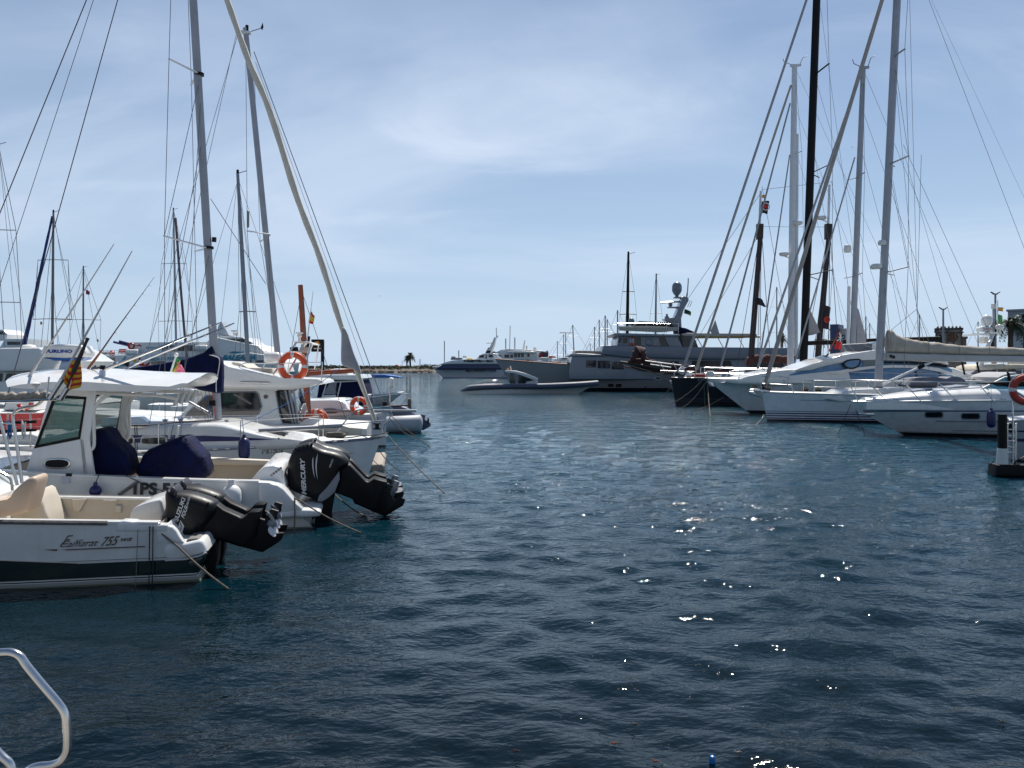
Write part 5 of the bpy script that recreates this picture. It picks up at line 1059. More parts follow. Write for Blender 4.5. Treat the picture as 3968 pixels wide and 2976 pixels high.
def ferry_left():
    fr = Fr('ferry', 'big white ferry with turquoise lettering moored behind the left berths', 'ferry', 700, 92, 0, group='ferries')
    P = fr.P; B = 9; h = Hull(B, P(385, 1420).x, 3.0, P(1160, 1420, B/2).x, 3.4, P(385, 1420).x, P(1100, 1420).x, tr=.95, pw=3); h.build(fr, banded('white_ferry_hull', (.70, .71, .72), [(-.5, .8, (.02, .10, .18))], rough=.3, streak=.15)); h.deckobj(fr, WHITE2)
    MB().pillow(fr.poly([(388, 1440), (392, 1378), (500, 1376), (900, 1376), (960, 1365), (1060, 1380), (1095, 1402), (1110, 1440)], .3), .3, B-.3, .12).obj('main_deckhouse', WHITE2, fr)
    MB().pillow(fr.poly([(492, 1378), (503, 1326), (800, 1325), (830, 1305), (1000, 1340), (1040, 1378)], 1.2), 1.2, B-1.2, .1).obj('upper_deckhouse', WHITE2, fr)
    MB().pillow(fr.poly([(800, 1350), (806, 1320), (838, 1300), (905, 1304), (940, 1306), (968, 1330), (1030, 1362), (1090, 1382), (900, 1384)], 1.6), 1.6, B-1.6, .1).obj('bridge', WHITE, fr)
    MB().pillow(fr.poly([(838, 1302), (845, 1262), (858, 1246), (888, 1300)], 3), 3, 5.5, .05).obj('funnel_fin', mat('pale_grey_paint', (.42, .47, .54), .4), fr)
    for x0, x1, y0, y1, v in ((627, 650, 1338, 1360, 1.2), (658, 714, 1338, 1360, 1.2), (724, 746, 1338, 1360, 1.2), (752, 770, 1335, 1360, 1.2), (844, 876, 1314, 1330, 1.6), (880, 896, 1312, 1346, 1.6), (897, 912, 1312, 1346, 1.6), (916, 948, 1314, 1330, 1.6), (401, 445, 1386, 1410, .3), (586, 640, 1400, 1412, .3), (905, 935, 1396, 1406, .3), (950, 975, 1396, 1406, .3), (990, 1020, 1396, 1406, .3)):
        MB().prism(fr.poly([(x0, y0), (x1, y0), (x1, y1), (x0, y1)], v), v-.05, v+.05).obj('window', GLASS, fr)
    MB().prism(fr.poly([(928, 1312), (945, 1312), (985, 1332), (960, 1332)], 1.6), 1.52, 1.7).obj('bridge_window', GLASS, fr)
    text(fr, 'IBIZA < > FORMENTERA', (580, 1398), (750, 1394), (580, 1385), .22, TEAL, bold=.03)
    text(fr, 'BALEARIA', (858, 1396), (990, 1394), (862, 1376), .18, TEAL, bold=.05, shear=.3)
    text(fr, 'BALEARIA', (563, 1350), (606, 1350), (564, 1344), 1.12, TEAL, bold=.03, shear=.3)
    MB().prism(fr.poly([(884, 1366), (905, 1361), (938, 1364), (944, 1360), (948, 1367), (905, 1370)], .2), .2, .3).obj('logo_wave', TEAL, fr)
    for k, (c_, pts) in enumerate(((TEAL, [(470, 1420), (474, 1392), (486, 1380), (480, 1410), (490, 1424)]), (REDF, [(530, 1412), (540, 1385), (548, 1400), (560, 1415), (580, 1400), (570, 1425)]), (YELF, [(516, 1395), (524, 1388), (526, 1402), (520, 1408)]), (TEAL, [(430, 1420), (450, 1405), (470, 1415), (450, 1430)]))):
        MB().prism(fr.poly(pts, .2), .2, .32).obj('hull_painting', c_, fr)
    MB().torus(P(508, 1341, 1.1), .32, .10, (0, 1, 0), 18, 8).obj('life_ring', RED, fr)
    MB().prism(fr.poly([(522, 1342), (540, 1334), (546, 1343), (538, 1340)], 1.1), 1.1, 1.2).obj('red_logo', REDF, fr)
    for x, y in ((780, 1348), (513, 1365)):
        q = P(x, y, .6); o = MB().lathe([(.001, -.7), (.3, -.7), (.36, -.6), (.36, .6), (.3, .7), (.001, .7)], q, 14, 'x').obj('liferaft_canister', WHITE, fr)
    for y in (1358, 1366, 1374): MB().tube([P(386, y, .4), P(490, y, .4)], .035, 5).obj('deck_rail', WHITE2, fr)
    for x in range(388, 490, 14): MB().tube([P(x, 1378, .4), P(x, 1357, .4)], .03, 5).obj('rail_post', WHITE2, fr)
    MB().ball(P(434, 1370, 1), .36, 10).obj('buoy', RED, fr); MB().pillow(fr.poly([(458, 1370), (460, 1352), (482, 1352), (484, 1370)], 1), 1, 2, .1).obj('red_raft', RED, fr)
    MB().pillow(fr.poly([(388, 1364), (412, 1362), (414, 1374), (388, 1376)], 1), 1, 2, .1).obj('dark_raft', GREYC, fr)
    for a, b in (((440, 1325), (500, 1340)), ((462, 1322), (500, 1332))): MB().tube([P(*a, 2), P(*b, 2)], .13, 6).obj('davit', NAVY, fr)
    MB().tube([P(895, 1282, 3), P(918, 1282, 3)], .08, 6).obj('radar_bar', ALU, fr); MB().tube([P(906, 1300, 3), P(906, 1282, 3)], .1, 6).obj('radar_post', WHITE2, fr)
    MB().pillow(fr.poly([(908, 1300), (910, 1288), (922, 1287), (924, 1300)], 3), 3, 4, .1).obj('searchlight', WHITE2, fr)
ferry_left()
def ladder():
    fr = Fr('pool_ladder', 'bent stainless steel ladder rails at the lower left corner of the quay', 'ladder', 150, 3.35, 0, z=1.13)
    P = fr.P
    for dv, px in ((0, [(-60, 2530), (0, 2529), (45, 2529), (78, 2545), (104, 2582), (160, 2650), (222, 2722), (250, 2765), (258, 2820), (260, 2880), (255, 2920), (232, 2952), (195, 2966), (150, 2970), (110, 2985), (92, 3010), (80, 3060)]),):
        pts = catmull([P(x, y, .0) for x, y in px], 4); MB().tube(pts, .0178, 14).obj('rail', STEEL, fr)
    a = [P(x, y, -.02) for x, y in [(-60, 2860), (0, 2925), (36, 2958), (48, 2990), (52, 3040)]]; MB().tube(catmull(a, 5), .0178, 14).obj('rail', STEEL, fr)
    for z in (-.35, -.7, -1.05):
        MB().box((-.75, .0, z), (.06, .06, z+.03)).obj('step', STEEL, fr)
    MB().tube([(-.02, 0, .0), (-.02, .02, -1.2)], .0178, 10).obj('stile', STEEL, fr)
ladder()
# ------------------------------------------------------------------ right berths, nearest first
def boat_cruiser_near():
    fr = Fr('motor_cruiser', 'white sport cruiser with oval hull windows and blue pinstripe, nearest on the right', 'motorboat', 3600, 32, -1, group='boats at the right berths')
    P = fr.P; B = 4.0; c = B/2; b1 = P(3297, 1556, c); s1 = b1.x; z1 = b1.z; s0 = P(4500, 1565).x
    h = Hull(B, s0, P(4000, 1556).z, s1, z1, s0-.4, P(3500, 1690, c).x, sag=-.10, tr=.9, pw=2.6, wl=.80, flare=1.6, zb=-.35, stem=1.25)
    h.build(fr, banded('white_cruiser_hull', (.72, .74, .76), [(-.5, .13, (.012, .013, .016)), (.15, .165, (.05, .06, .10))], rough=.2, coat=.4, streak=.12), G_=(0, .12, .26, .27, .45, .6, .75, .88, 1, 1.25))
    h.deckobj(fr, WHITE, 'deck', 0, 1, .006, .06)
    h.band(fr, NAVY, 0, .995, .27, .30, 'pinstripe'); h.rub(fr, WHITE2, .0, .995, .01, .035, 'gunwale'); h.rub(fr, GREYL, .05, .8, .56, .03, 'spray_rail'); h.rub(fr, GREYL, .05, .78, .82, .025, 'spray_rail')
    # foredeck coachroof, lofted with rounded shoulders
    prof = [(3345, 1540, 0.35), (3420, 1530, .8), (3520, 1516, 1.15), (3620, 1506, 1.4), (3720, 1498, 1.5), (3790, 1496, 1.55), (3916, 1508, 1.6), (4300, 1515, 1.6)]
    R = []
    for x, y, hw in prof:
        t = P(x, y, c); row = []
        zb = P(x, 1558, c-hw).z-.12
        for k in range(13):
            a = pi*k/12; row.append((t.x, c-hw*cos(a)*(1 if abs(cos(a)) < .9 else 1), zb+(t.z-zb)*sin(a)**.45))
        row += [(t.x, c+hw, zb-.2), (t.x, c-hw, zb-.2)]; R.append(row)
    MB().loft(R).obj('coachroof', WHITE, fr, smooth=60)
    for (x0, x1, y0, y1) in ((3586, 3652, 1597, 1617), (3727, 3795, 1603, 1623)):
        m_ = (y0+y1)/2; r = (y1-y0)/2; pl = [(x0+r-r*cos(a), m_-r*sin(a)) for a in (-1.2, -.6, 0, .6, 1.2)]+[(x1-r+r*cos(a), m_-r*sin(a)) for a in (1.2, .6, 0, -.6, -1.2)]
        wf = h.patch(fr, [(x+(-4 if x < (x0+x1)/2 else 4), y+(-3.5 if y < m_ else 3.5)) for x, y in pl], GREYL, 'window', .012); h.patch(fr, pl, GLASS, 'pane', .018, .04, wf)
    for x0, y0, hw in ((3515, 1518, .4), (3650, 1505, .5)):
        a, b = P(x0, y0, c), P(x0+80, y0-9, c); MB().loft([[(a.x, c-hw, a.z-.02), (a.x, c+hw, a.z-.02), (a.x, c+hw, a.z+.06), (a.x, c-hw, a.z+.06)], [(b.x, c-hw, b.z-.02), (b.x, c+hw, b.z-.02), (b.x, c+hw, b.z+.06), (b.x, c-hw, b.z+.06)]]).obj('deck_hatch', GREYL, fr, bevel=.02)
    MB().tube(catmull([P(3597, 1526, .7), P(3605, 1518, .7), P(3690, 1509, .7), P(3800, 1503, .7), P(3822, 1506, .7), P(3832, 1512, .7)], 3), .022, 7).obj('grab_rail', STEEL, fr)
    # pulpit rail
    for sd in (-1, 1):
        v = lambda q: c+sd*q
        top = [P(x, y, v(q)) for x, y, q in ((3282, 1473, .12), (3340, 1473, .6), (3420, 1475, 1.0), (3520, 1478, 1.35), (3612, 1480, 1.55), (3760, 1484, 1.75), (3968, 1490, 1.85), (4200, 1496, 1.9))]
        MB().tube(catmull(top, 4), .020, 8).obj('guard_rail', STEEL, fr)
        for (x0, y0, q0), (x1, y1, q1) in (((3283, 1473, .15), (3326, 1550, .5)), ((3354, 1474, .7), (3440, 1549, 1.1)), ((3498, 1477, 1.3), (3573, 1549, 1.6)), ((3634, 1481, 1.6), (3714, 1549, 1.8)), ((3790, 1485, 1.78), (3856, 1552, 1.9))):
            a = P(x0, y0, v(q0)); b = P(x1, y1, v(q1)); b.z = h.z1+.03; MB().tube([a, b], .018, 7).obj('stanchion', STEEL, fr)
    MB().pillow(fr.poly([(3330, 1602), (3365, 1596), (3400, 1604), (3370, 1612), (3345, 1610)], c), c-.16, c+.16, .03).obj('anchor', STEEL, fr)
    for x in (3465, 3476, 3880, 3895): MB().tube([P(x-5, 1546, .35), P(x+5, 1546, .35)], .025, 7).obj('cleat', STEEL, fr)
    # windscreen and helm cover
    MB().prism(fr.poly([(3800, 1506), (3890, 1462), (4000, 1446), (4300, 1446), (4300, 1516)], .6), .6, .63).obj('windscreen', mat('aqua_glass', (.12, .42, .55), .08, alpha=.75), fr)
    MB().prism(fr.poly([(3830, 1506), (3905, 1462), (4000, 1446), (4300, 1446), (4300, 1516)], B-.6), B-.63, B-.6).obj('windscreen', mat('aqua_glass', (.12, .42, .55)), fr)
    MB().tube([P(3800, 1508, .58), P(3892, 1462, .58), P(4010, 1444, .58)], .03, 7).obj('windscreen_frame', WHITE2, fr)
    MB().pillow(fr.poly([(3870, 1462), (3890, 1452), (3920, 1443), (3940, 1442), (3944, 1456), (3900, 1476)], .9), .9, B-.9, .08).obj('helm_cover', SAILG, fr, smooth=60)
    MB().pillow(fr.poly([(3905, 1440), (3914, 1446), (3920, 1480), (3910, 1482)], .5), .5, .6, .02).obj('wiper_motor', BLACKM, fr)
    fender('dark blue fender hanging on the white sport cruiser right of its oval windows', fr.Wd(P(3841, 1658, -.30)), .165, .72, FENDB, fr.Wd(P(3840, 1488, .1)), 'fenders hanging on the boats', ropem=ROPE)
    for (x0, y0), (x1, y1), lb in (((3296, 1568), (3247, 1683), 'left one of two anchor lines spreading from the nearest cruiser bow'), ((3316, 1586), (3352, 1685), 'right one of two anchor lines spreading from the nearest cruiser bow')):
        rope(lb, [fr.Wd(P(x0, y0, c)), water_at(x1, y1)], .02, ROPEB)
boat_cruiser_near()
def boat_striped():
    fr = Fr('sailing_yacht', 'large white sailing yacht with four navy stripes along its foot', 'sailboat', 3200, 40.5, -1, group='boats at the right berths')
    P = fr.P; B = 4.6; c = B/2; b1 = P(2953, 1518, c); s1 = b1.x; s0 = s1+18
    n_ = (.025, .03, .10)
    h = Hull(B, s0, 1.55, s1, b1.z, s0-.6, P(2972, 1642, c).x, sag=.12, tr=.7, pw=2.2, wl=.84, zb=-.4)
    h.build(fr, banded('four_striped_hull', (.68, .72, .76), [(-.5, .11, (.012, .012, .016)), (.14, .20, n_), (.27, .33, n_), (.40, .46, n_), (.53, .56, n_)], rough=.18, coat=.5, streak=.08))
    h.deckobj(fr, TEAK, 'deck', 0, 1, .006, .05); h.rub(fr, WHITE2, 0, .99, 0, .05, 'gunwale'); h.band(fr, GREYY, .52, .90, .235, .26, 'pinstripe'); h.band(fr, GREYY, .66, .73, .22, .30, 'arrow_decal', taper=True)
    MB().pillow(catmull(fr.poly([(3255, 1532), (3285, 1512), (3360, 1506), (3560, 1503), (3900, 1498), (4100, 1498), (4100, 1560), (3255, 1560)], 1.1), 2, True), 1.1, B-1.1, .15, 4).obj('coachroof', WHITE, fr, smooth=60)
    MB().pillow(fr.poly([(3434, 1524), (3462, 1523), (3462, 1529), (3434, 1529)], 1.1), 1.05, 1.2, .02).obj('window', GLASS, fr)
    mo, a, b = mast(fr, (3402, 1516), (3520, -900), c, .158, .13)
    MB().lathe([(.001, 0), (.26, 0), (.24, .15), (.001, .15)], P(3402, 1510, c), 14).obj('mast_collar', BLACKM, fr)
    mt = lambda y: P(3402+(1516-y)*.0489, y, c)
    for y, (x1, y1) in ((218, (3506, 190)), (637, (3521, 604)), (1058, (3519, 1034))):
        MB().tube([mt(y), P(x1, y1, c-1.3)], .07, 7, flat=.5).obj('spreader', ALU, fr); MB().tube([mt(y), P(x1-55, y+8, c+1.3)], .05, 7, flat=.5).obj('spreader', ALU, fr)
    L2 = [(3560, -700), (3506, 190), (3521, 604), (3519, 1034), (3500, 1510)]
    for (x0, y0), (x1, y1) in zip(L2, L2[1:]): stay(fr, (x0, y0), (x1, y1), c-1.3 if y0 > 0 else c, c-1.3, .013)
    for y0, q in ((230, (3521, 604)), (650, (3519, 1034)), (1065, (3470, 1500))): line(fr, mt(y0), P(*q, c-1.3), .011, WIRE, 'shroud')
    for q0, q1, r in (((3525, 0), (3562, 1500), .011), ((3600, 0), (3968, 960), .011), ((3610, 0), (3975, 780), .006), ((3500, 560), (3752, 1110), .011), ((3505, 600), (3700, 1290), .008), ((3470, 300), (3560, 1280), .010), ((3460, 700), (3590, 1380), .010), ((3440, 1000), (3525, 1420), .009)):
        dx, dy = q1[0]-q0[0], q1[1]-q0[1]; k = (1480-q0[1])/dy if abs(dy) > 1 else 1
        stay(fr, (q0[0]-dx*.6, q0[1]-dy*.6) if q0[1] == 0 else q0, (q0[0]+dx*k, q0[1]+dy*k), c, c, r, WIRE, 'running_rigging')
    for q0, q1 in (((3562, 1100), (3554, 1197)), ((3554, 1197), (3452, 1280)), ((3554, 1197), (3600, 1325))): stay(fr, (q0[0]+(8 if q0[1] == 1100 else 0), q0[1]-(500 if q0[1] == 1100 else 0)), q1, c, c, .012, WIRE, 'lazy_jack')
    # forestay with rolled sail
    A_, B_ = P(3640, -760, c), P(2961, 1500, c); B0 = P(3418, 0, c); d = (B0-P(2961, 1500, c)); A_ = P(2961, 1500, c)+d*1.5
    furled(fr, B_, A_, .115, .105, mat('taupe_sailcloth', (.40, .35, .31), .85, var=.12), 'furled_genoa', .06, 40)
    MB().lathe([(.001, 0), (.16, 0), (.16, .05), (.08, .06), (.08, .2), (.16, .21), (.16, .26), (.001, .26)], P(2958, 1508, c), 14).obj('furling_drum', BLACKM, fr)
    # boom and sail cover
    MB().pillow(fr.poly([(3436, 1366), (3700, 1374), (4100, 1382), (4100, 1408), (3720, 1402), (3436, 1395)], c-.2), c-.2, c+.2, .08).obj('boom', mat('pale_boom', (.42, .42, .42), .4, .2), fr, smooth=60)
    top = [(3436, 1290), (3439, 1276), (3458, 1281), (3480, 1300), (3520, 1312), (3560, 1320), (3598, 1325), (3650, 1330), (3717, 1338), (3800, 1343), (3890, 1346), (3968, 1349), (4100, 1352)]
    bot = [(3435, 1366), (3440, 1368), (3458, 1368), (3480, 1368), (3520, 1369), (3560, 1370), (3598, 1371), (3650, 1372), (3717, 1375), (3800, 1377), (3890, 1378), (3968, 1379), (4100, 1382)]
    R = []
    rnd = random.Random(3)
    T_, B2 = catmull(top, 4), catmull(bot, 4)
    for i, (t, b_) in enumerate(zip(T_, B2)):
        tp, bp = P(*t, c), P(*b_, c); hh = tp.z-bp.z; w_ = .10+.20*min(1, hh/.9)+.03*sin(i*1.1); row = []
        for k in range(14):
            a = 2*pi*k/14; row.append((tp.x+(.02*sin(i*2+k) if k > 4 else 0), c+w_*sin(a)*(1-.35*max(0, cos(a)))+.02*sin(i*1.3+k), bp.z+hh*(.5+.5*cos(a))+.02*sin(i*1.7)*max(0, cos(a))))
        R.append(row)
    cv = MB().loft(R).obj('sail_cover', SAILB, fr, smooth=70)
    for x in (3600, 3717, 3835): MB().tube([P(x, 1330 if x < 3650 else 1343, c-.36), P(x, 1372, c-.36)], .015, 5).obj('cover_strap', GREYC, fr, cv)
    MB().tube([P(3623, 1396, c), P(3457, 1472, c), P(3420, 1490, c)], .07, 9).obj('boom_vang', MASTW, fr); MB().tube([P(3580, 1416, c), P(3556, 1427, c)], .10, 9).obj('vang_sleeve', BLACKM, fr)
    MB().pillow(fr.poly([(3450, 1374), (3466, 1380), (3466, 1390), (3452, 1386)], c-.4), c-.5, c-.3, .03).obj('block', BLACKM, fr)
    for x in (3728, 3786): MB().tube([P(x, 1404, c-.1), P(x+10, 1452, c-.2)], .05, 7).obj('mainsheet', BLACKM, fr)
    # radars on the mast
    for x, y, w_ in ((3395, 1042, .32), (3418, 950, .22)): MB().lathe([(.001, 0), (w_*.8, 0), (w_, .08), (w_, .16), (w_*.8, .26), (.001, .28)], P(x, y, c-.1), 14).obj('radar_dome', WHITE2, fr)
    # covered tender on deck
    MB().pillow(catmull(fr.poly([(3552, 1500), (3550, 1480), (3572, 1466), (3640, 1462), (3690, 1470), (3720, 1460), (3745, 1472), (3752, 1498)], 1.2), 2, True), 1.2, 3.4, .25, 4).obj('tender_cover', GREYC, fr, smooth=60)
    # pulpit, anchor, guard rails
    for v in (c-.55, c+.55):
        MB().tube(catmull([P(2955, 1520, c+(v-c)*.2), P(2949, 1490, c+(v-c)*.25), P(2952, 1462, c+(v-c)*.3), P(2970, 1458, c+(v-c)*.5), P(3050, 1464, v), P(3075, 1520, v)], 3), .024, 7).obj('pulpit', STEEL, fr)
        MB().tube([P(2955, 1486, c+(v-c)*.3), P(3070, 1492, v)], .02, 7).obj('pulpit_rail', STEEL, fr)
    MB().tube([P(3020, 1461, c-.5), P(3080, 1516, c-.9)], .022, 7).obj('pulpit_brace', STEEL, fr)
    h.rail(fr, .2, .86, (.70, .36), 7, .016)
    MB().pillow(fr.poly([(2905, 1508), (2920, 1505), (3010, 1518), (3008, 1524), (2915, 1516)], c), c-.14, c+.14, .03).obj('bow_roller', STEEL, fr)
    MB().pillow(fr.poly([(2902, 1516), (2914, 1514), (2930, 1530), (2950, 1541), (2925, 1536), (2910, 1532)], c), c-.22, c+.22, .03).obj('anchor', STEEL, fr)
    rope('thin rope slanting from the four striped hull to the water at its bow', [fr.Wd(P(2960, 1606, c)), water_at(2905, 1655)], .022)
    return fr
R2 = boat_striped()
def boat_sleek():
    fr = Fr('motor_yacht', 'sleek white motor yacht with blue side glass and black ringed oval window', 'motorboat', 3000, 47.5, -1, group='boats at the right berths')
    P = fr.P; B = 5.2; c = B/2; b1 = P(2736, 1466, c); s1 = b1.x; s0 = s1+20
    h = Hull(B, s0, P(3300, 1478).z, s1, b1.z, s0, P(2905, 1606, c).x, sag=.0, tr=.9, pw=2.4, wl=.82, flare=1.7, zb=-.4, stem=1.05)
    h.build(fr, banded('white_yacht_hull', (.68, .73, .76), [(-.5, .20, (.012, .014, .018))], rough=.18, coat=.5, streak=.06)); h.deckobj(fr, WHITE, 'deck', 0, 1, .006, .08); h.rub(fr, WHITE, 0, .995, .01, .06, 'gunwale')
    for x, y in ((2924, 1500), (2975, 1501), (3120, 1509), (3170, 1511)):
        q = h.snap(fr, x, y, .03)
        o = MB().torus(q, .22, .05, (0, 1, 0), 20, 8).obj('porthole', WHITE2, fr); MB().lathe([(.001, -.05), (.2, -.05), (.2, .3), (.001, .3)], q, 18, 'y').obj('pane', GLASS, fr, o)
    def slab(pl, v0, v1, m, name, r=.15, k=0, sm=60): return MB().pillow(fr.poly(pl, v0, k), v0, v1, r, 4).obj(name, m, fr, smooth=sm)
    slab([(2862, 1474), (2900, 1456), (2985, 1438), (3060, 1430), (3300, 1424), (3700, 1424), (3720, 1490), (2862, 1490)], .9, B-.9, WHITE, 'foredeck_trunk', .2, 2)
    # coupe roof: lofted shell with a raked screen
    roof = [(3078, 1440), (3140, 1414), (3196, 1394), (3272, 1373), (3400, 1354), (3470, 1356), (3560, 1372), (3670, 1398), (3680, 1412), (3600, 1404), (3500, 1396), (3400, 1392), (3330, 1396), (3262, 1406), (3200, 1418), (3140, 1436)]
    slab(roof, .7, B-.7, WHITE, 'roof', .12, 0)
    slab([(3060, 1452), (3130, 1430), (3200, 1416), (3265, 1402), (3330, 1392), (3500, 1392), (3640, 1404), (3690, 1430), (3700, 1480), (3060, 1480)], .85, B-.85, BGLASS, 'side_glass', .1)
    slab([(3060, 1456), (3200, 1440), (3280, 1432), (3290, 1440), (3300, 1486), (3050, 1486)], .75, B-.75, WHITE, 'lower_side', .06)
    arch = [(3200, 1448), (3290, 1428), (3380, 1418), (3460, 1414), (3560, 1416), (3640, 1426), (3690, 1444), (3697, 1452), (3665, 1452), (3640, 1440), (3560, 1426), (3460, 1424), (3380, 1428), (3300, 1440), (3240, 1452)]
    slab(arch, .68, .9, WHITE, 'side_arch', .02)
    slab([(3430, 1400), (3560, 1402), (3670, 1413), (3671, 1424), (3560, 1410), (3430, 1406)], .66, .9, BLACKM, 'black_stripe', .01)
    ov = catmull(fr.poly([(3265, 1408), (3280, 1395), (3310, 1390), (3335, 1392), (3332, 1412), (3318, 1426), (3296, 1431), (3274, 1424)], .7), 2, True)
    o = MB().pillow(ov, .66, .80, .01).obj('oval_window', BLACK, fr); MB().prism(inset(ov, .10), .645, .70).obj('pane', BGLASS, fr, o)
    slab([(3345, 1392), (3400, 1388), (3400, 1414), (3345, 1420)], .8, .9, mat('curtained_glass', (.16, .20, .22), .1), 'curtain_window', .02)
    for x in (3548, 3640): MB().tube([P(x, 1430, .8), P(x+8, 1470, .8)], .05, 6).obj('window_post', NAVYT, fr)
    MB().prism(fr.poly([(3265, 1337), (3380, 1330), (3380, 1362), (3284, 1363)], 1.3), 1.3, 1.36).obj('flybridge_screen', mat('smoked_glass', (.13, .15, .19), .1), fr)
    for a, b in (((3265, 1336), (3380, 1330)), ((3285, 1336), (3312, 1362)), ((3340, 1332), (3382, 1350))): MB().tube([P(*a, 1.28), P(*b, 1.28)], .03, 6).obj('screen_frame', ALU, fr)
    slab([(3380, 1330), (3405, 1322), (3412, 1360), (3385, 1362)], 1.5, 3, WHITE, 'helm_pod', .1)
    for v in (c-.9, c+.9):
        MB().tube(catmull([P(2812, 1462, v), P(2830, 1440, v), P(2900, 1432, v), P(3100, 1436, v-.3 if v < c else v+.3), P(3420, 1445, .3 if v < c else B-.3), P(3700, 1452, .2 if v < c else B-.2)], 4), .03, 7).obj('guard_rail', STEEL, fr)
        MB().tube([P(2830, 1452, v), P(3100, 1450, v), P(3420, 1462, v-.6 if v < c else v+.6)], .02, 7).obj('guard_rail', STEEL, fr)
        for x in (2870, 2960, 3070, 3165, 3262, 3360): MB().tube([P(x+4, 1434, v-.1 if v < c else v+.1), P(x-10, 1470, v-.1 if v < c else v+.1)], .022, 6).obj('stanchion', STEEL, fr)
    MB().pillow(fr.poly([(2738, 1476), (2760, 1480), (2768, 1500), (2750, 1496)], c), c-.2, c+.2, .05).obj('anchor', STEEL, fr)
    MB().tube([P(3150, 1430, c), P(3210, 1372, c)], .05, 6).obj('screen_wiper', BLACKM, fr)
    for (x0, y0, v), (x1, y1), lb in (((2718, 1478, c), (2560, 1577), 'long rope slanting left past the dark hull into the water'), ((2735, 1482, c), (2640, 1582), 'second long rope slanting left across the dark hull'), ((2728, 1488, c), (2733, 1586), 'left one of two ropes dropping straight down before the dark hull'), ((2742, 1492, c), (2752, 1612), 'right one of two ropes dropping straight down before the dark hull'), ((2806, 1538, c), (2684, 1594), 'rope running left from under the sleek white bow')):
        rope(lb, [fr.Wd(P(x0, y0, v)), water_at(x1, y1)], .035)
boat_sleek()
def boat_dark():
    fr = Fr('sailing_yacht', 'dark hulled racing yacht with a very tall black mast and black boom', 'sailboat', 2800, 57, 0, group='boats at the right berths')
    P = fr.P; B = 5.5; c = B/2; b1 = P(2600, 1463, c); s1 = b1.x; s0 = s1+24
    h = Hull(B, s0, 2.0, s1, b1.z, s0, P(2618, 1578, c).x, sag=.05, tr=.8, pw=1.9, wl=.86, zb=-.4)
    h.build(fr, banded('black_yacht_hull', (.010, .013, .022), [(.52, .58, (.05, .06, .08)), (.36, .40, (.05, .06, .08))], rough=.35, coat=.0, spec=.25)); h.deckobj(fr, TEAK, 'deck'); h.rub(fr, GREYL, 0, .99, 0, .03, 'gunwale')
    mo, a, b = mast(fr, (3112, 1450), (3190, -700), c, .225, .19, BLACKM)
    mt = lambda y: P(3112+(1450-y)*.0363, y, c)
    for y, (x1, y1) in ((292, (3213, 246)), (672, (3226, 632)), (1068, (3226, 1046))):
        MB().tube([mt(y), P(x1, y1, c-1.5)], .08, 7, flat=.5).obj('spreader', BLACKM, fr); MB().tube([mt(y), P(x1-52, y+16, c+1.5)], .06, 7, flat=.5).obj('spreader', BLACKM, fr)
    q = [(3195, -300), (3213, 246), (3226, 632), (3226, 1046), (3200, 1450)]
    for p0, p1 in zip(q, q[1:]): stay(fr, p0, p1, c if p0[1] < 0 else c-1.5, c-1.5, .016)
    d = P(3125, 0, c)-P(2640, 1452, c); furled(fr, P(2640, 1452, c), P(2640, 1452, c)+d*1.25, .10, .09, SAILG, 'furled_genoa', .06, 40)
    MB().pillow(catmull(fr.poly([(2628, 1440), (2640, 1420), (2652, 1428), (2648, 1452)], c), 2, True), c-.2, c+.2, .05).obj('furling_drum', WHITE2, fr)
    MB().pillow(fr.poly([(3126, 1322), (3400, 1310), (3646, 1303), (3646, 1324), (3400, 1330), (3126, 1338)], c-.25), c-.25, c+.25, .1).obj('boom', BLACKM, fr)
    MB().pillow(catmull(fr.poly([(3100, 1344), (3112, 1150), (3135, 1190), (3165, 1255), (3178, 1288), (3150, 1298), (3122, 1302), (3115, 1330)], c+.5), 1, True), c+.5, c+.58, .02).obj('bunched_sail', SAILG, fr)
    for v in (c-.5, c+.5):
        MB().tube(catmull([P(2615, 1462, v), P(2618, 1440, v), P(2690, 1418, v), P(2695, 1462, v)], 3), .03, 7).obj('pulpit', STEEL, fr); MB().tube([P(2560, 1436, v), P(2690, 1440, v)], .025, 7).obj('pulpit_rail', STEEL, fr)
    h.rail(fr, .3, .9, (.8, .4), 7, .02, wire=.01)
    text(fr, '6ª VA-2', (2704, 1477), (2738, 1474), (2705, 1469), 1.4, GREYL)
    for k, (x, w_, hh, m_) in enumerate(((2655, .5, .35, STEEL), (2690, .8, .25, RED), (2735, .6, .45, WHITE2), (2790, 1.2, .3, GREYL), (2850, .7, .5, STEEL), (2900, 1.4, .35, WHITE2))):
        p = P(x, 1462, c-.6); MB().pillow([(p.x, 2.2), (p.x+w_, 2.2), (p.x+w_*.9, 2.2+hh), (p.x+w_*.1, 2.2+hh)], c-.9, c-.3, .06).obj('deck_locker' if m_ is not STEEL else 'windlass', m_, fr)
    for y0, y1 in (((3180, 30), (3350, 1300)), ((3150, 560), (3290, 1420)), ((3165, 320), (3470, 1380))): stay(fr, y0, y1, c, c, .012, WIRE, 'running_rigging')
boat_dark()
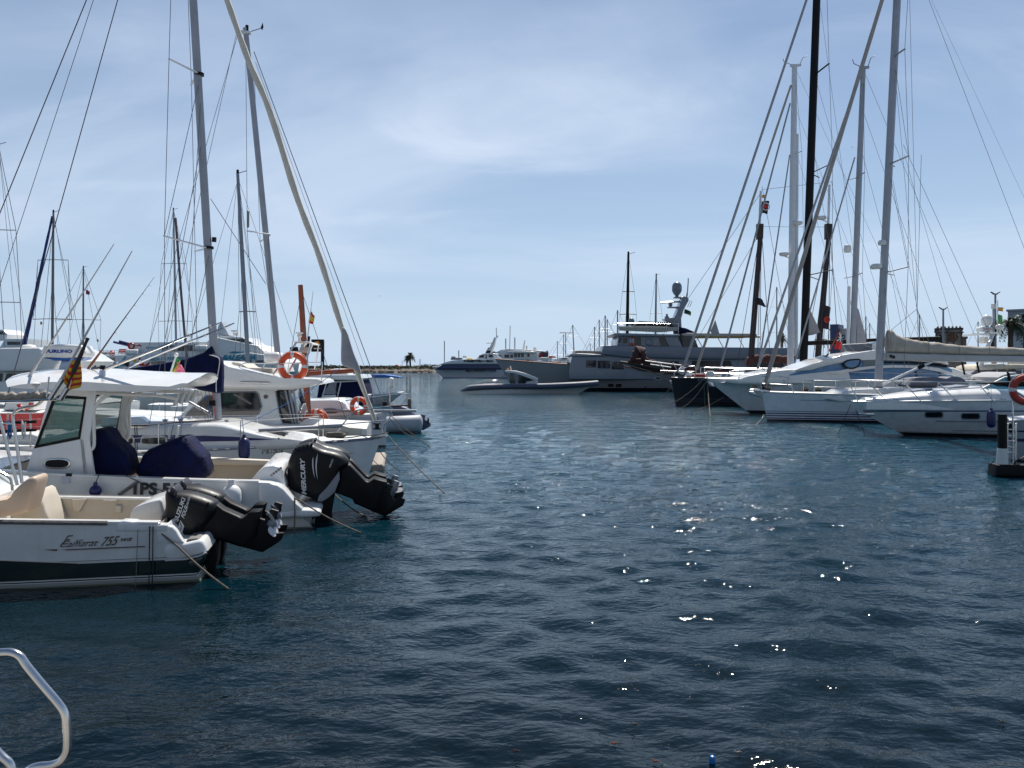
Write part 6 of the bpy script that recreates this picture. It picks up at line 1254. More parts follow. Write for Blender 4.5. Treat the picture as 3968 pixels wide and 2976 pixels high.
def tall_yacht(label, D, base, top, r, L, spr, sails, m=MASTW, extras=None, bow=-1):
    fr = Fr('sailing_yacht', label, 'sailboat', base[0], D, 0, group='boats at the right berths'); P = fr.P; B = L*.24; c = B/2; b = P(*base, c)
    h = Hull(B, b.x+L*.55, 1.4, b.x-L*.42, 1.7, b.x+L*.54, b.x-L*.36, sag=.1, tr=.7); h.build(fr, WHITE2); h.deckobj(fr, TEAK, 'deck'); h.rub(fr, GREYL, 0, .99, 0, .03, 'gunwale')
    MB().pillow([(b.x-L*.15, 1.5), (b.x-L*.1, 2.1), (b.x+L*.2, 2.1), (b.x+L*.3, 1.5)], c-B*.25, c+B*.25, .12).obj('coachroof', WHITE, fr)
    foot = Vector((b.x, c, 1.5)); t = P(*top, c); MB().tube([foot, foot.lerp(t, .6), t], [r, r, r*.8], 12, flat=1.3).obj('mast', m, fr)
    MB().pillow([(t.x-r*1.6, t.z-.02), (t.x+r*2.4, t.z+.05), (t.x+r*2.4, t.z+.22), (t.x-r*1.6, t.z+.2)], c-r*.6, c+r*.6, .03).obj('masthead', m, fr)
    MB().tube([t+Vector((r*2, 0, .2)), t+Vector((r*3.2, 0, .8)), t+Vector((r*5, 0, .95))], .025, 5).obj('wind_vane', BLACKM, fr); MB().tube([t+Vector((-r*1.5, 0, .2)), t+Vector((-r*4, 0, .4)), t+Vector((-r*4.5, 0, .7))], .025, 5).obj('antenna', BLACKM, fr)
    p_ = [t]
    for (x0, y0), (x1, y1) in spr: MB().tube([P(x0, y0, c), P(x1, y1, c-1)], .06, 6, flat=.5).obj('spreader', m, fr); p_.append(P(x1, y1, c-1)); MB().tube([P(x0, y0, c), P(2*x0-x1*.75-x0*.25, y0+6, c+1)], .05, 6, flat=.5).obj('spreader', m, fr)
    p_.append(Vector((b.x+.4, .3, 1.5)))
    for a, e in zip(p_, p_[1:]): line(fr, a, e, .014, WIRE, 'shroud')
    for x0, y0, x1, y1, r0, m_ in sails: furled(fr, P(x1, y1, c), P(x0, y0, c), r0, r0*.8, m_, 'furled_sail', .07, 26)
    for q in range(3): line(fr, t.lerp(foot, .12*q), Vector((b.x+L*(.52-.13*q), c, 1.5)), .012, WIRE, 'backstay')
    if extras: extras(fr, c)
    return fr
def w_ex(fr, c):
    P = fr.P
    for x, y, w_ in ((3038, 992, .42), (3090, 872, .45)): MB().lathe([(.001, 0), (w_*.7, 0), (w_, .12), (w_, .28), (.001, .34)], P(x, y, c-.3), 14).obj('radar_dome', WHITE2, fr); MB().tube([P(x, y, c-.3), P(3070, y+10, c)], .06, 6).obj('radar_bracket', WHITE2, fr)
    MB().pillow(fr.poly([(2770, 1245), (2775, 1240), (2790, 1294), (2768, 1298)], c), c-.05, c+.05, .01)
    MB().tube([P(3088, 520, c), P(3085, 1380, c)], .16, 9).obj('mizzen_mast', MASTW, fr)
    MB().pillow(fr.poly([(2772, 1240), (2789, 1296), (2760, 1300), (2754, 1282)], c-.05), c-.05, c+.05, .01).obj('sail_clew', SAILG, fr)
tall_yacht('white ketch with a tall white mast left of the black mast', 68, (3062, 1430), (3079, 258),   .235, 26, [((3078, 600), (3107, 585))], [(3065, 330, 2698, 1432, .12, SAILB), (3062, 400, 2790, 1432, .09, SAILG), (3060, 600, 2940, 1420, .07, SAILG)], extras=w_ex)
def k_ex(fr, c):
    P = fr.P
    MB().lathe([(.001, 0), (.22, 0), (.27, .2), (.22, .5), (.001, .56)], P(3284, 978, c), 12).obj('radar_dome', WHITE2, fr)
    MB().pillow(fr.poly([(3318, 1190), (3326, 1200), (3350, 1290), (3356, 1328), (3318, 1330)], c), c-.06, c+.06, .02).obj('hoisted_sail', SAILG, fr)
    MB().tube([P(3290, 1110, c), P(3286, 1340, c)], .12, 8).obj('running_pole', MASTW, fr)
    MB().tube([P(3308, 566, c), P(3300, 570, c-1.2)], .04, 5).obj('short_spreader', MASTW, fr)
tall_yacht('white yacht whose bright mast stands between the black mast and the striped yacht mast', 54, (3298, 1420), (3345, 268),   .17, 20, [((3316, 690), (3350, 668)), ((3302, 1072), (3342, 1058))], [(3332, 290, 2935, 1430, .09, SAILG), (3312, 610, 3075, 1420, .065, SAILG)], m=ALU, extras=k_ex)
def schooner():
    fr = Fr('schooner', 'old dark masted schooner with bowsprit and furled maroon sails', 'sailboat', 2600, 76, 0, group='boats at the right berths')
    P = fr.P; B = 5; c = B/2; b1 = P(2560, 1440, c); s1 = b1.x; s0 = s1+26
    h = Hull(B, s0, 2.0, s1, b1.z, s0, P(2620, 1530, c).x, sag=.4, tr=.6, pw=2, wl=.8); h.build(fr, mat('weathered_grey_hull', (.16, .15, .16), .6, var=.2, streak=.3)); h.deckobj(fr, TEAK); h.rub(fr, WOODD, 0, .99, .05, .08)
    MB().tube([P(2660, 1446, c), P(2404, 1402, c)], [.22, .12], 9).obj('bowsprit', WOODD, fr)
    MB().tube([P(2404, 1404, c), P(2520, 1440, c), P(2570, 1462, c)], .07, 6).obj('bobstay', ROPE, fr)
    for sd in (-1.2, 1.2):
        MB().tube([P(2500, 1398, c+sd), P(2640, 1416, c+sd)], .06, 6).obj('bowsprit_rail', WHITE2, fr); MB().tube([P(2520, 1412, c+sd), P(2600, 1424, c+sd)], .06, 6).obj('bowsprit_rail', WHITE2, fr)
        for x in (2560, 2610): MB().tube([P(x-2, 1406, c+sd), P(x+14, 1436, c+sd*.3)], .05, 5).obj('rail_post', WHITE2, fr)
    q = MB(); pts = [(2438, 1404), (2452, 1390), (2466, 1372), (2478, 1362), (2488, 1372), (2500, 1392), (2530, 1402), (2570, 1412), (2640, 1420), (2672, 1420)]; pp = catmull([P(x, y, c) for x, y in pts], 4); n = len(pp)
    q.tube(pp, [(.18+.42*math.exp(-((i-12)/6.0)**2))*(1+.18*sin(i*1.9)) for i in range(n)], 10); q.obj('furled_jib', SAILM, fr, smooth=55)
    MB().pillow(catmull(fr.poly([(2436, 1410), (2450, 1394), (2490, 1388), (2560, 1408), (2640, 1424), (2700, 1430), (2700, 1444), (2600, 1446), (2500, 1440), (2460, 1428)], c+.3), 2, True), c+.3, c+1.1, .2, 3).obj('stowed_sail', SAILM, fr, smooth=60)
    for x0, x1, xt, lb in ((2906, 2950, 2953, 0), (3164, 3216, 3222, 1)):
        a = P(x0, 1440, c); b = P(x1, 872, c); t = P(xt, 722 if not lb else 700, c)
        MB().tube([a, a.lerp(b, .5), b], [.30, .28, .24], 12).obj('lower_mast', WOODD, fr)
        MB().tube([P(x1-9, 930, c), P(x1-2, 740 if not lb else 716, c)], [.14, .11], 9).obj('topmast', MASTW, fr); MB().pillow(fr.poly([(x1-14, 866), (x1+10, 866), (x1+8, 924), (x1-14, 926)], c-.3), c-.3, c+.3, .05).obj('mast_cap', WOODD, fr)
        for sd in (-1, 1):
            for k in range(3): line(fr, b, Vector((a.x+(k-1)*1.1+.3, c+sd*2.2, 2.2)), .03, WIRED, 'shroud')
        line(fr, t, Vector((a.x+4.5, c, 2.5)), .02, WIRED, 'backstay')
    line(fr, P(2950, 745, c), P(2500, 1398, c), .022, WIRED, 'forestay'); line(fr, P(2946, 900, c), P(2640, 1420, c), .022, WIRED, 'forestay'); line(fr, P(2950, 735, c), P(3220, 705, c), .02, WIRED, 'triatic_stay'); line(fr, P(2950, 878, c), P(3212, 880, c), .018, WIRED, 'triatic_stay')
    MB().tube([P(3180, 850, c), P(3212, 862, c)], .05, 5).obj('radar_bracket', WHITE2, fr); MB().lathe([(.001, 0), (.4, 0), (.45, .12), (.42, .3), (.001, .36)], P(3184, 850, c), 12).obj('radar_dome', WHITE2, fr)
    q = MB(); pp = [P(2890+i*10, 1392+3*sin(i*1.3)+(6 if i in (0, 1) else 0), c-.2) for i in range(20)]; q.tube(pp, [.38*(1+.25*sin(i*1.7)) for i in range(20)], 9); q.obj('furled_foresail', mat('rust_sailcloth', (.09, .03, .028), .9, var=.35, bump=.4, bscale=6), fr, smooth=55)
    for lb, qd, st, dy in (('dark round emblem flag flying below the small red and yellow masthead flag', [(2952, 780), (2982, 778), (2976, 828), (2948, 826)], [(1, BLKF)], 0), ('small red and yellow flag at the schooner foremast head', [(2953, 755), (2970, 756), (2969, 767), (2952, 767)], [(.25, REDF), (.5, YELF), (.25, REDF)], 0), ('plain black flag curling from the lower schooner foremast', [(2928, 1150), (2955, 1160), (2972, 1190), (2930, 1180)], [(1, BLKF)], 0), ('dark flag with an orange emblem hanging by the second dark mast', [(3194, 1180), (3220, 1192), (3212, 1276), (3180, 1272)], [(1, mat('brown_black_cloth', (.045, .035, .045), .85, var=.4))], 0)):
        f = flagq(lb, 77.5, qd, st, wave=.06, nx=8)
        if 'emblem' in lb and 'red and' not in lb.split('emblem')[0]:
            pass
        if 'dark round' in lb or 'orange emblem' in lb:
            ctr = f.pt(.5, .5 if 'round' in lb else .6); q = MB(); q.torus(ctr+Vector((0, -.12, 0)), .34 if 'round' in lb else .26, .05, (0, 1, 0), 18, 6); o = q.obj('emblem', WHTF if 'round' in lb else ORANGE, f)
            q = MB(); q.lathe([(.001, -.14), (.20, -.14), (.20, -.10), (.001, -.10)], ctr, 10, 'y'); q.obj('emblem_centre', REDF, f)
schooner()
# ------------------------------------------------------------------ the big grey yacht, its tender, the far quay
def boat_grey():
    fr = Fr('motor_yacht', 'huge grey motor yacht with stepped decks, curved radar mast and dome', 'motor yacht', 2300, 95, 0)
    P = fr.P; B = 8.6; c = B/2; b1 = P(1916, 1391, c); s1 = b1.x; s0 = s1+46
    h = Hull(B, s0, P(2604, 1450).z, s1, b1.z, s0, P(1990, 1527, c).x, sag=.45, tr=.9, pw=2.3, wl=.84, flare=1.6, zb=-.5, stem=.85)
    h.build(fr, banded('grey_yacht_hull', (.27, .275, .285), [(-.6, .42, (.008, .009, .012))], rough=.25, coat=.5, var=.05, scale=.3), G_=(0, .1, .22, .38, .55, .7, .84, 1, 1.25)); h.deckobj(fr, TEAK); h.rub(fr, WOODR, 0, .995, 0, .06, 'cap_rail'); h.rub(fr, GREYY, .05, .72, .46, .07, 'spray_rail')
    def slab(pl, v0, v1, m, name, r=.12, k=0, sm=55): return MB().pillow(fr.poly(pl, v0, k), v0, v1, r, 3).obj(name, m, fr, smooth=sm)
    def wins(lst, v, m=GLASS):
        for x0, x1, y0, y1, sl in lst: MB().prism(fr.poly([(x0, y0), (x1, y0), (x1+sl, y1), (x0+sl, y1)], v), v-.04, v+.06).obj('window', m, fr)
    slab([(2206, 1440), (2208, 1418), (2219, 1374), (2450, 1376), (3080, 1388), (3080, 1470), (2206, 1470)], .9, B-.9, GREYY, 'main_deckhouse')
    slab([(2206, 1377), (2212, 1371), (2240, 1369), (2346, 1374), (2346, 1381), (2215, 1381)], .6, B-.6, GREYL, 'forward_roof', .1)
    slab([(2228, 1370), (2232, 1358), (2334, 1361), (2338, 1372)], 1.6, B-1.6, TAUPE, 'cushion_pad', .05)
    slab([(2330, 1372), (2338, 1340), (2350, 1338), (2700, 1345), (3085, 1348), (3110, 1352), (3110, 1392), (2760, 1392), (2430, 1384)], .3, B-.3, mat('grey_bulwark', (.165, .19, .235), .3, coat=.4, var=.05), 'upper_bulwark')
    wins([(2271, 2310, 1396, 1424, 0), (2316, 2364, 1398, 1427, 0), (2370, 2418, 1401, 1431, 0)], .9); wins([(2470, 2500, 1402, 1432, 3), (2540, 2630, 1400, 1436, 0), (2680, 2700, 1398, 1438, 0), (2705, 2830, 1398, 1438, 16), (2885, 3030, 1398, 1440, 18)], .9, mat('tinted_glass', (.02, .028, .03), .1))
    for x in (2324, 2344, 2378, 2398): MB().prism(fr.poly([(x, 1401), (x+12, 1401), (x+16, 1428), (x+2, 1428)], .9), .84, .85).obj('curtain', mat('grey_curtain', (.07, .08, .09), .8), fr)
    slab([(2391, 1341), (2396, 1308), (2402, 1300), (2580, 1300), (2600, 1342)], 1.0, B-1.0, GREYY, 'bridge_house')
    slab([(2376, 1294), (2384, 1290), (2420, 1291), (2632, 1296), (2636, 1302), (2600, 1304), (2392, 1301)], .5, B-.5, GREYL, 'bridge_roof', .08)
    wins([(2398, 2410, 1308, 1328, -3), (2414, 2432, 1308, 1330, -1), (2462, 2484, 1306, 1341, 0)], 1.0); wins([(2552, 2588, 1303, 1344, 10), (2640, 2688, 1302, 1345, 12)], 1.0)
    o = MB().prism(fr.poly([(2437, 1306), (2460, 1306), (2460, 1341), (2437, 1341)], 1), .9, 1.1).obj('door', WOODR, fr)
    for x in (2440, 2450): MB().prism(fr.poly([(x, 1312), (x+6, 1312), (x+6, 1329), (x, 1329)], .9), .88, .92).obj('pane', mat('sky_glass', (.35, .48, .6), .1), fr, o)
    slab([(2574, 1300), (2622, 1300), (2646, 1345), (2594, 1345)], .8, 1.4, GREYY, 'buttress', .03); slab([(2640, 1300), (2690, 1302), (2706, 1346), (2650, 1346)], 1.2, B-1.2, mat('dark_grey_paint', (.07, .065, .065), .5), 'aft_bridge', .05)
    MB().torus(P(2517, 1323, .9), .40, .10, (0, 1, 0), 20, 8).obj('life_ring', GREYL, fr)
    # flybridge dodger, rails and covered furniture
    slab([(2395, 1264), (2500, 1264), (2630, 1268), (2630, 1281), (2560, 1288), (2400, 1281)], 1.0, 1.15, mat('cream_dodger', (.40, .39, .34), .6), 'dodger', .03)
    slab([(2450, 1268), (2478, 1244), (2510, 1246), (2560, 1256), (2600, 1252), (2612, 1268)], 2, 6, BLKF, 'covered_furniture', .3)
    MB().prism(fr.poly([(2510, 1245), (2530, 1247), (2560, 1256), (2545, 1258)], 1.9), 1.9, 2.0).obj('pale_tarpaulin', WHTF, fr)
    slab([(2474, 1246), (2478, 1243), (2608, 1250), (2609, 1254)], 2.5, 6, GREYL, 'sun_roof', .04)
    for v in (1.0, B-1): 
        for y in (1252, 1268): MB().tube([P(2395, y, v), P(2630, y+3, v)], .028, 6).obj('guard_rail', STEEL, fr)
        for x in (2396, 2506, 2583, 2629): MB().tube([P(x, 1252, v), P(x, 1292, v)], .03, 6).obj('stanchion', STEEL, fr)
    # radar mast
    ms = slab([(2605, 1276), (2608, 1262), (2590, 1247), (2576, 1240), (2576, 1234), (2612, 1232), (2618, 1224), (2632, 1190), (2644, 1156), (2650, 1148), (2664, 1147), (2670, 1163), (2650, 1200), (2640, 1235), (2642, 1276)], 3.4, 5.2, GREYY, 'radar_mast', .08)
    for (x0, x1, y) in ((2614, 2652, 1153), (2590, 2640, 1191)): MB().pillow(fr.poly([(x0, y-3), (x1, y-3), (x1, y+3), (x0, y+2)], 3.8), 3.8, 4.8, .05).obj('radar_shelf', GREYY, fr, ms)
    MB().lathe([(.001, 0), (.22, 0), (.22, .25), (.40, .42), (.62, .85), (.62, 1.4), (.52, 1.72), (.3, 1.92), (.001, 2.0)], P(2623, 1153, 4.3), 20).obj('satellite_dome', mat('dome_grey', (.17, .20, .24), .3), fr, smooth=60)
    MB().lathe([(.001, 0), (.38, .0), (.41, .4), (.36, .75), (.2, .95), (.001, 1.0)], P(2447, 1262, 4.3), 18).obj('satellite_dome', mat('dome_grey', (.17, .20, .24), .3), fr, smooth=60)
    MB().lathe([(.001, 0), (.1, 0), (.24, .2), (.27, .4), (.2, .55), (.001, .6)], P(2598, 1190, 4.3), 12).obj('radar_drive', GREYY, fr); MB().tube([P(2559, 1173, 4.3), P(2598, 1171, 4.3), P(2637, 1169, 4.3)], .11, 6).obj('radar_bar', GREYY, fr)
    MB().lathe([(.001, 0), (.26, 0), (.3, .2), (.15, .3), (.13, .55), (.001, .6)], P(2584, 1234, 4.3), 12).obj('camera_turret', GREYY, fr)
    MB().tube([P(2663, 1147, 4.3), P(2667, 1090, 4.3), P(2667, 1078, 4.3)], .07, 6).obj('light_mast', GREYY, fr); MB().tube([P(2658, 1150, 4.3), P(2666, 1122, 4.3)], .04, 5).obj('light_mast_stay', GREYY, fr)
    MB().tube([P(2664, 1190, 4.3), P(2675, 1165, 4.3), P(2682, 1168, 4.3), P(2672, 1190, 4.3)], .035, 5).obj('antenna_bracket', WIRE, fr)
    MB().pillow(fr.poly([(2628, 1266), (2660, 1272), (2690, 1286), (2690, 1292), (2632, 1290)], 2.4), 2.4, 6, .1).obj('navy_cover', NAVYC, fr, smooth=60)
    # aft awning with a timber spar, bow locker
    slab([(2640, 1294), (2660, 1290), (2930, 1292), (2936, 1298), (2930, 1304), (2650, 1304)], 1.2, B-1.2, mat('cream_awning', (.50, .47, .42), .8, var=.06), 'awning', .1); MB().tube([P(2695, 1308, 1.2), P(2945, 1305, 1.2)], .13, 7).obj('timber_spar', mat('yellow_varnish', (.38, .22, .06), .4), fr)
    for x in (2700, 2780, 2860): MB().tube([P(x, 1306, 1.3), P(x+22, 1346, 1.3)], .05, 5).obj('awning_post', STEEL, fr)
    slab([(2139, 1402), (2172, 1402), (2173, 1418), (2140, 1414)], 2.5, 4, mat('tan_locker', (.36, .13, .05), .5), 'bow_locker', .04); slab([(2173, 1404), (2205, 1403), (2205, 1420), (2173, 1420)], 2.5, 4, GREYL, 'bow_winch', .1)
    for x, y in ((2242, 1451), (2550, 1466)):
        po = [(x-13, y-6), (x+10, y-6), (x+13, y+8), (x-10, y+8)]; o = h.patch(fr, po, SILV, 'hawse_frame', .03); h.patch(fr, [(x+(px-x)*.72, y+(py-y)*.66) for px, py in po], BLACKM, 'hawse_port', .05, .05, o)
    for x, y in ((2367, 1493), (2397, 1494)):
        h.patch(fr, [(x-11, y-6), (x+11, y-6), (x+11, y+6), (x-11, y+6)], GLASS, 'hull_window', .03)
    MB().lathe([(.001, -.3), (.16, -.3), (.16, 0), (.001, 0)], P(2500, 1499, .9), 12, 'y').obj('exhaust_port', NAVYT, fr)
    line(fr, P(2200, 1372, 3), P(2660, 1160, 4.3), .03, WIRE, 'stay') if False else None
    flagq('small dark green flag with a yellow emblem behind the radar mast', 99.5, [(2653, 1196), (2679, 1208), (2678, 1223), (2650, 1215)], [(.86, mat('dark_green_cloth', (.01, .08, .03), .8)), (.14, WHTF)], wave=.04, nx=6)
    for (x0, y0), (x1, y1), lb in (((2604, 1488), (2500, 1526), 'upper one of two pale lines running left from the black bow'), ((2604, 1497), (2512, 1531), 'lower one of two pale lines running left from the black bow')): rope(lb, [G(x0, y0, 60), water_at(x1, y1)], .022, ROPE)
boat_grey()
def boat_tender():
    fr = Fr('inflatable_tender', 'long low grey and navy inflatable tender with curved roof ahead of the grey yacht', 'motorboat', 2050, 86, 0)
    P = fr.P; B = 3.6; c = B/2
    for v, sg in ((.35, -1), (B-.35, 1)):
        pts = [(1786, 1516), (1800, 1510), (1840, 1502), (1950, 1498), (2100, 1497), (2200, 1493), (2270, 1489), (2316, 1485)]
        pp = catmull([P(x, y, v if x < 2150 else v+(c-v)*((x-2150)/166)**2) for x, y in pts], 4); n = len(pp)
        MB().tube(pp, [.04+.26*min(1, i/7) for i in range(n)], 12).obj('tube', NAVYT, fr, smooth=70)
        MB().tube([Vector((p[0], p[1]+sg*.05, p[2]+.20)) for p in pp[6:]], .12, 8).obj('tube_top', GREYT, fr)
    h = Hull(B-.5, P(1800, 1525).x, .55, P(2312, 1486).x, 1.05, P(1800, 1525).x, P(2245, 1528).x, tr=.9, pw=2.2, wl=.9, zb=-.2, vo=.25); h.build(fr, WHITE2); h.deckobj(fr, GREYT)
    def slab(pl, v0, v1, m, name, r=.08, k=2): return MB().pillow(fr.poly(pl, v0, k), v0, v1, r, 3).obj(name, m, fr, smooth=60)
    slab([(1835, 1500), (1850, 1492), (1900, 1488), (1950, 1489), (1976, 1498)], .7, B-.7, GREYL, 'aft_sunpad')
    slab([(1973, 1498), (1977, 1478), (1990, 1476), (2000, 1484), (2016, 1476), (2022, 1496)], .8, B-.8, GREYT, 'seats', .08, 0)
    slab([(2026, 1496), (2034, 1480), (2050, 1474), (2080, 1470), (2084, 1480), (2078, 1496)], .7, B-.7, SILV, 'console', .08, 0)
    slab([(1956, 1438), (1962, 1434), (2000, 1437), (2035, 1446), (2082, 1464), (2085, 1470), (2070, 1474), (2030, 1458), (1995, 1445), (1960, 1441)], .4, B-.4, WHITE2, 'roof_arch', .06, 0)
    slab([(1976, 1440), (1990, 1444), (2000, 1494), (1975, 1494)], .45, .55, GLASS, 'side_screen', .01, 0)
    slab([(2010, 1450), (2035, 1455), (2074, 1472), (2040, 1478), (2030, 1495), (2006, 1495)], .6, .66, mat('tinted_glass', (.02, .028, .03), .1), 'side_screen', .01, 0)
    for v in (.5, B-.5): MB().tube([P(1916, 1493, v), P(1962, 1444, v)], .05, 6).obj('roof_strut', GREYC, fr)
    MB().tube([P(1982, 1438, c), P(1977, 1418, c)], .06, 6).obj('antenna', WHITE2, fr)
    flagq('tiny red and yellow flag at the stern of the long tender roof', 88, [(1965, 1424), (1971, 1424), (1972, 1434), (1964, 1434)], [(.3, REDF), (.4, YELF), (.3, REDF)], nx=4)
boat_tender()
def ferry(label, D, x0, x1, ybow, hullm, yd, parts, B=8, bowleft=True):
    fr = Fr('ferry', label, 'ferry', (x0+x1)/2, D, 0, group='ferries'); P = fr.P; c = B/2
    b = P(x0, ybow, c); h = Hull(B, P(x1, yd).x, P(x1, yd).z, b.x, b.z, P(x1, yd).x, P(x0+42*220/D, 1465, c).x, tr=.95, pw=2.6, wl=.85, flare=1.4, zb=-.6); h.build(fr, hullm); h.deckobj(fr, WHITE2)
    for pl, v, m, nm, r in parts: MB().pillow(fr.poly(pl, v), v, B-v, r, 3).obj(nm, m, fr, smooth=55)
    return fr, h
nv = (.02, .035, .10)
def ferry_navy():
    D = 220; z = lambda y: EYE-(y-HZ)*D/FPX
    fr, h = ferry('white ferry with a navy window band and black lettering in the distance', D, 1674, 2330, 1421, banded('navy_banded_ferry_hull', (.66, .70, .76), [(z(1472), z(1463), (.02, .05, .22)), (z(1433), z(1429), (.04, .05, .12))], rough=.3, var=.04, scale=.2), 1424,
        [([(1690, 1430), (1712, 1414), (1745, 1409), (2300, 1407), (2300, 1430)], .3, mat('navy_window_band', nv, .12, var=.1), 'window_band', .2),
         ([(1700, 1414), (1725, 1404), (1750, 1397), (1790, 1393), (1920, 1391), (2300, 1391), (2300, 1408), (1745, 1410)], .15, WHITE, 'cabin_roof', .08),
         ([(1842, 1394), (1858, 1378), (1872, 1369), (1912, 1368), (1925, 1372), (1950, 1394)], 1.5, WHITE, 'bridge', .2),
         ([(1745, 1394), (1748, 1386), (1788, 1386), (1790, 1394)], 2, NAVYT, 'fore_housing', .2), ([(1748, 1386), (1750, 1380), (1764, 1380), (1766, 1386)], 2.5, WHITE2, 'winch', .1), ([(1792, 1386), (1795, 1378), (1808, 1378), (1810, 1386)], 2.5, WHITE2, 'winch', .1), ([(1805, 1393), (1815, 1387), (1830, 1389), (1832, 1393)], 2, YELF, 'rescue_boat', .2)])
    P = fr.P
    for x0, x1, y0, y1, sl in ((1858, 1876, 1376, 1386, -4), (1882, 1886, 1374, 1390, 0), (1894, 1910, 1374, 1385, 0)): MB().prism(fr.poly([(x0, y0), (x1, y0), (x1, y1), (x0+sl, y1)], 1.5), 1.4, 1.6).obj('window', GLASS, fr)
    MB().pillow(fr.poly([(1880, 1370), (1884, 1360), (1900, 1358), (1898, 1370)], 2), 2, 6, .1).obj('funnel', BLACKM, fr)
    MB().tube([P(1896, 1369, 4), P(1912, 1335, 4), P(1920, 1308, 4)], [.9, .6, .35], 7).obj('mast', WHITE2, fr)
    for x0, x1, y in ((1890, 1912, 1348), (1885, 1902, 1356)): MB().tube([P(x0, y, 4), P(x1, y-2, 4)], .3, 6).obj('radar_arm', WHITE2, fr)
    MB().tube([P(1885, 1329, 4), P(1908, 1328, 4)], .18, 6).obj('radar_bar', WHITE2, fr); MB().tube([P(1917, 1312, 4), P(1928, 1306, 4), P(1929, 1300, 4)], .2, 5).obj('lamp_arm', WHITE2, fr); MB().tube([P(1924, 1306, 4), P(1923, 1270, 4)], .1, 5).obj('whip_antenna', WIRE, fr)
    MB().tube([P(1778, 1386, 4), P(1778, 1358, 4)], .15, 5).obj('foremast', WIRE, fr)
    MB().tube([P(1722, 1405, 4), P(1722, 1321, 4)], .13, 6).obj('bow_mast', WIRE, fr)
    text(fr, 'FORMENTERA = IBIZA', (1797, 1404), (1913, 1404), (1797, 1394), .05, INK, bold=.06); text(fr, 'MEDITERRANEA PITIUSA', (1803, 1441), (1922, 1440), (1806, 1430), -.05, INK, bold=.06, shear=.3)
ferry_navy()
def ferry_white():
    D = 150
    fr, h = ferry('white ferry with a round edged flat roof over its wheelhouse, behind the grey bow', D, 1950, 2330, 1400, WHITE2, 1402,
        [([(1986, 1405), (1990, 1368), (2060, 1364), (2080, 1368), (2084, 1405)], 1.2, WHITE, 'wheelhouse', .15), ([(1964, 1366), (1970, 1360), (2000, 1359), (2060, 1360), (2086, 1364), (2088, 1368), (1966, 1368)], .3, WHITE, 'flat_roof', .15), ([(2040, 1400), (2044, 1382), (2140, 1384), (2144, 1400)], .8, WHITE2, 'upper_deck', .1), ([(2060, 1410), (2070, 1396), (2100, 1396), (2140, 1408)], .3, WHITE, 'side_bulwark', .1)])
    P = fr.P
    for x in (1993, 2006, 2020, 2044): MB().prism(fr.poly([(x, 1370), (x+10, 1370), (x+9, 1384), (x, 1384)], 1.2), 1.1, 1.3).obj('window', GLASS, fr)
    for x in (1975, 2054, 2080): MB().tube([P(x, 1366, .6), P(x, 1395, .6)], .09, 5).obj('roof_post', WHITE2, fr)
    text(fr, 'San Fernando - Formentera', (1993, 1395), (2030, 1395), (1993, 1391), 1.05, BLUEP, bold=.02); MB().prism(fr.poly([(1994, 1397), (2028, 1397), (2028, 1399), (1994, 1399)], 1.2), 1.1, 1.2).obj('blue_stripe', BLUEP, fr)
    MB().pillow(fr.poly([(2036, 1400), (2040, 1394), (2052, 1394), (2054, 1401)], .6), .6, 1.4, .1).obj('red_liferaft', RED, fr)
    for x in (2126, 2138): MB().lathe([(.001, -.5), (.25, -.5), (.3, -.4), (.3, .4), (.25, .5), (.001, .5)], P(x, 1400, 1), 12, 'y').obj('liferaft_canister', WHITE, fr)
    for y in (1386, 1391, 1396): MB().tube([P(2096, y, .7), P(2122, y, .7)], .05, 5).obj('deck_rail', WHITE2, fr)
    MB().tube([P(2028, 1358, 4), P(2034, 1318, 4)], [.25, .1], 6).obj('mast', WHITE2, fr); MB().lathe([(.001, 0), (.35, 0), (.38, .4), (.3, .7), (.001, .75)], P(2072, 1360, 4), 12).obj('satellite_dome', WHITE2, fr)
    MB().tube([P(1975, 1360, 4), P(1977, 1262, 4)], .07, 5).obj('whip_antenna', WIRE, fr)
ferry_white()
def ferry_back():
    D = 260
    fr, h = ferry('white multi deck yacht seen between the two distant ferries', D, 1900, 2120, 1410, WHITE2, 1405,
        [([(1925, 1405), (1928, 1372), (1960, 1352), (2050, 1354), (2110, 1360), (2110, 1405)], 1, WHITE2, 'superstructure', .2), ([(1918, 1368), (1940, 1355), (1960, 1352), (1996, 1354), (1996, 1366)], 1.5, WHITE, 'top_deck', .2)])
    P = fr.P
    for x0, x1, y0, y1 in ((1908, 1920, 1362, 1370), (1928, 1942, 1376, 1384), (1955, 1990, 1374, 1386), (2042, 2066, 1374, 1382)): MB().prism(fr.poly([(x0, y0), (x1, y0), (x1, y1), (x0, y1)], 1), .85, 1.1).obj('window', GLASS, fr)
    for x, y in ((1960, 1312), (1995, 1308), (2041, 1340)): MB().tube([P(x, 1355, 4), P(x, y, 4)], .22, 5).obj('mast', ALU, fr)
ferry_back()
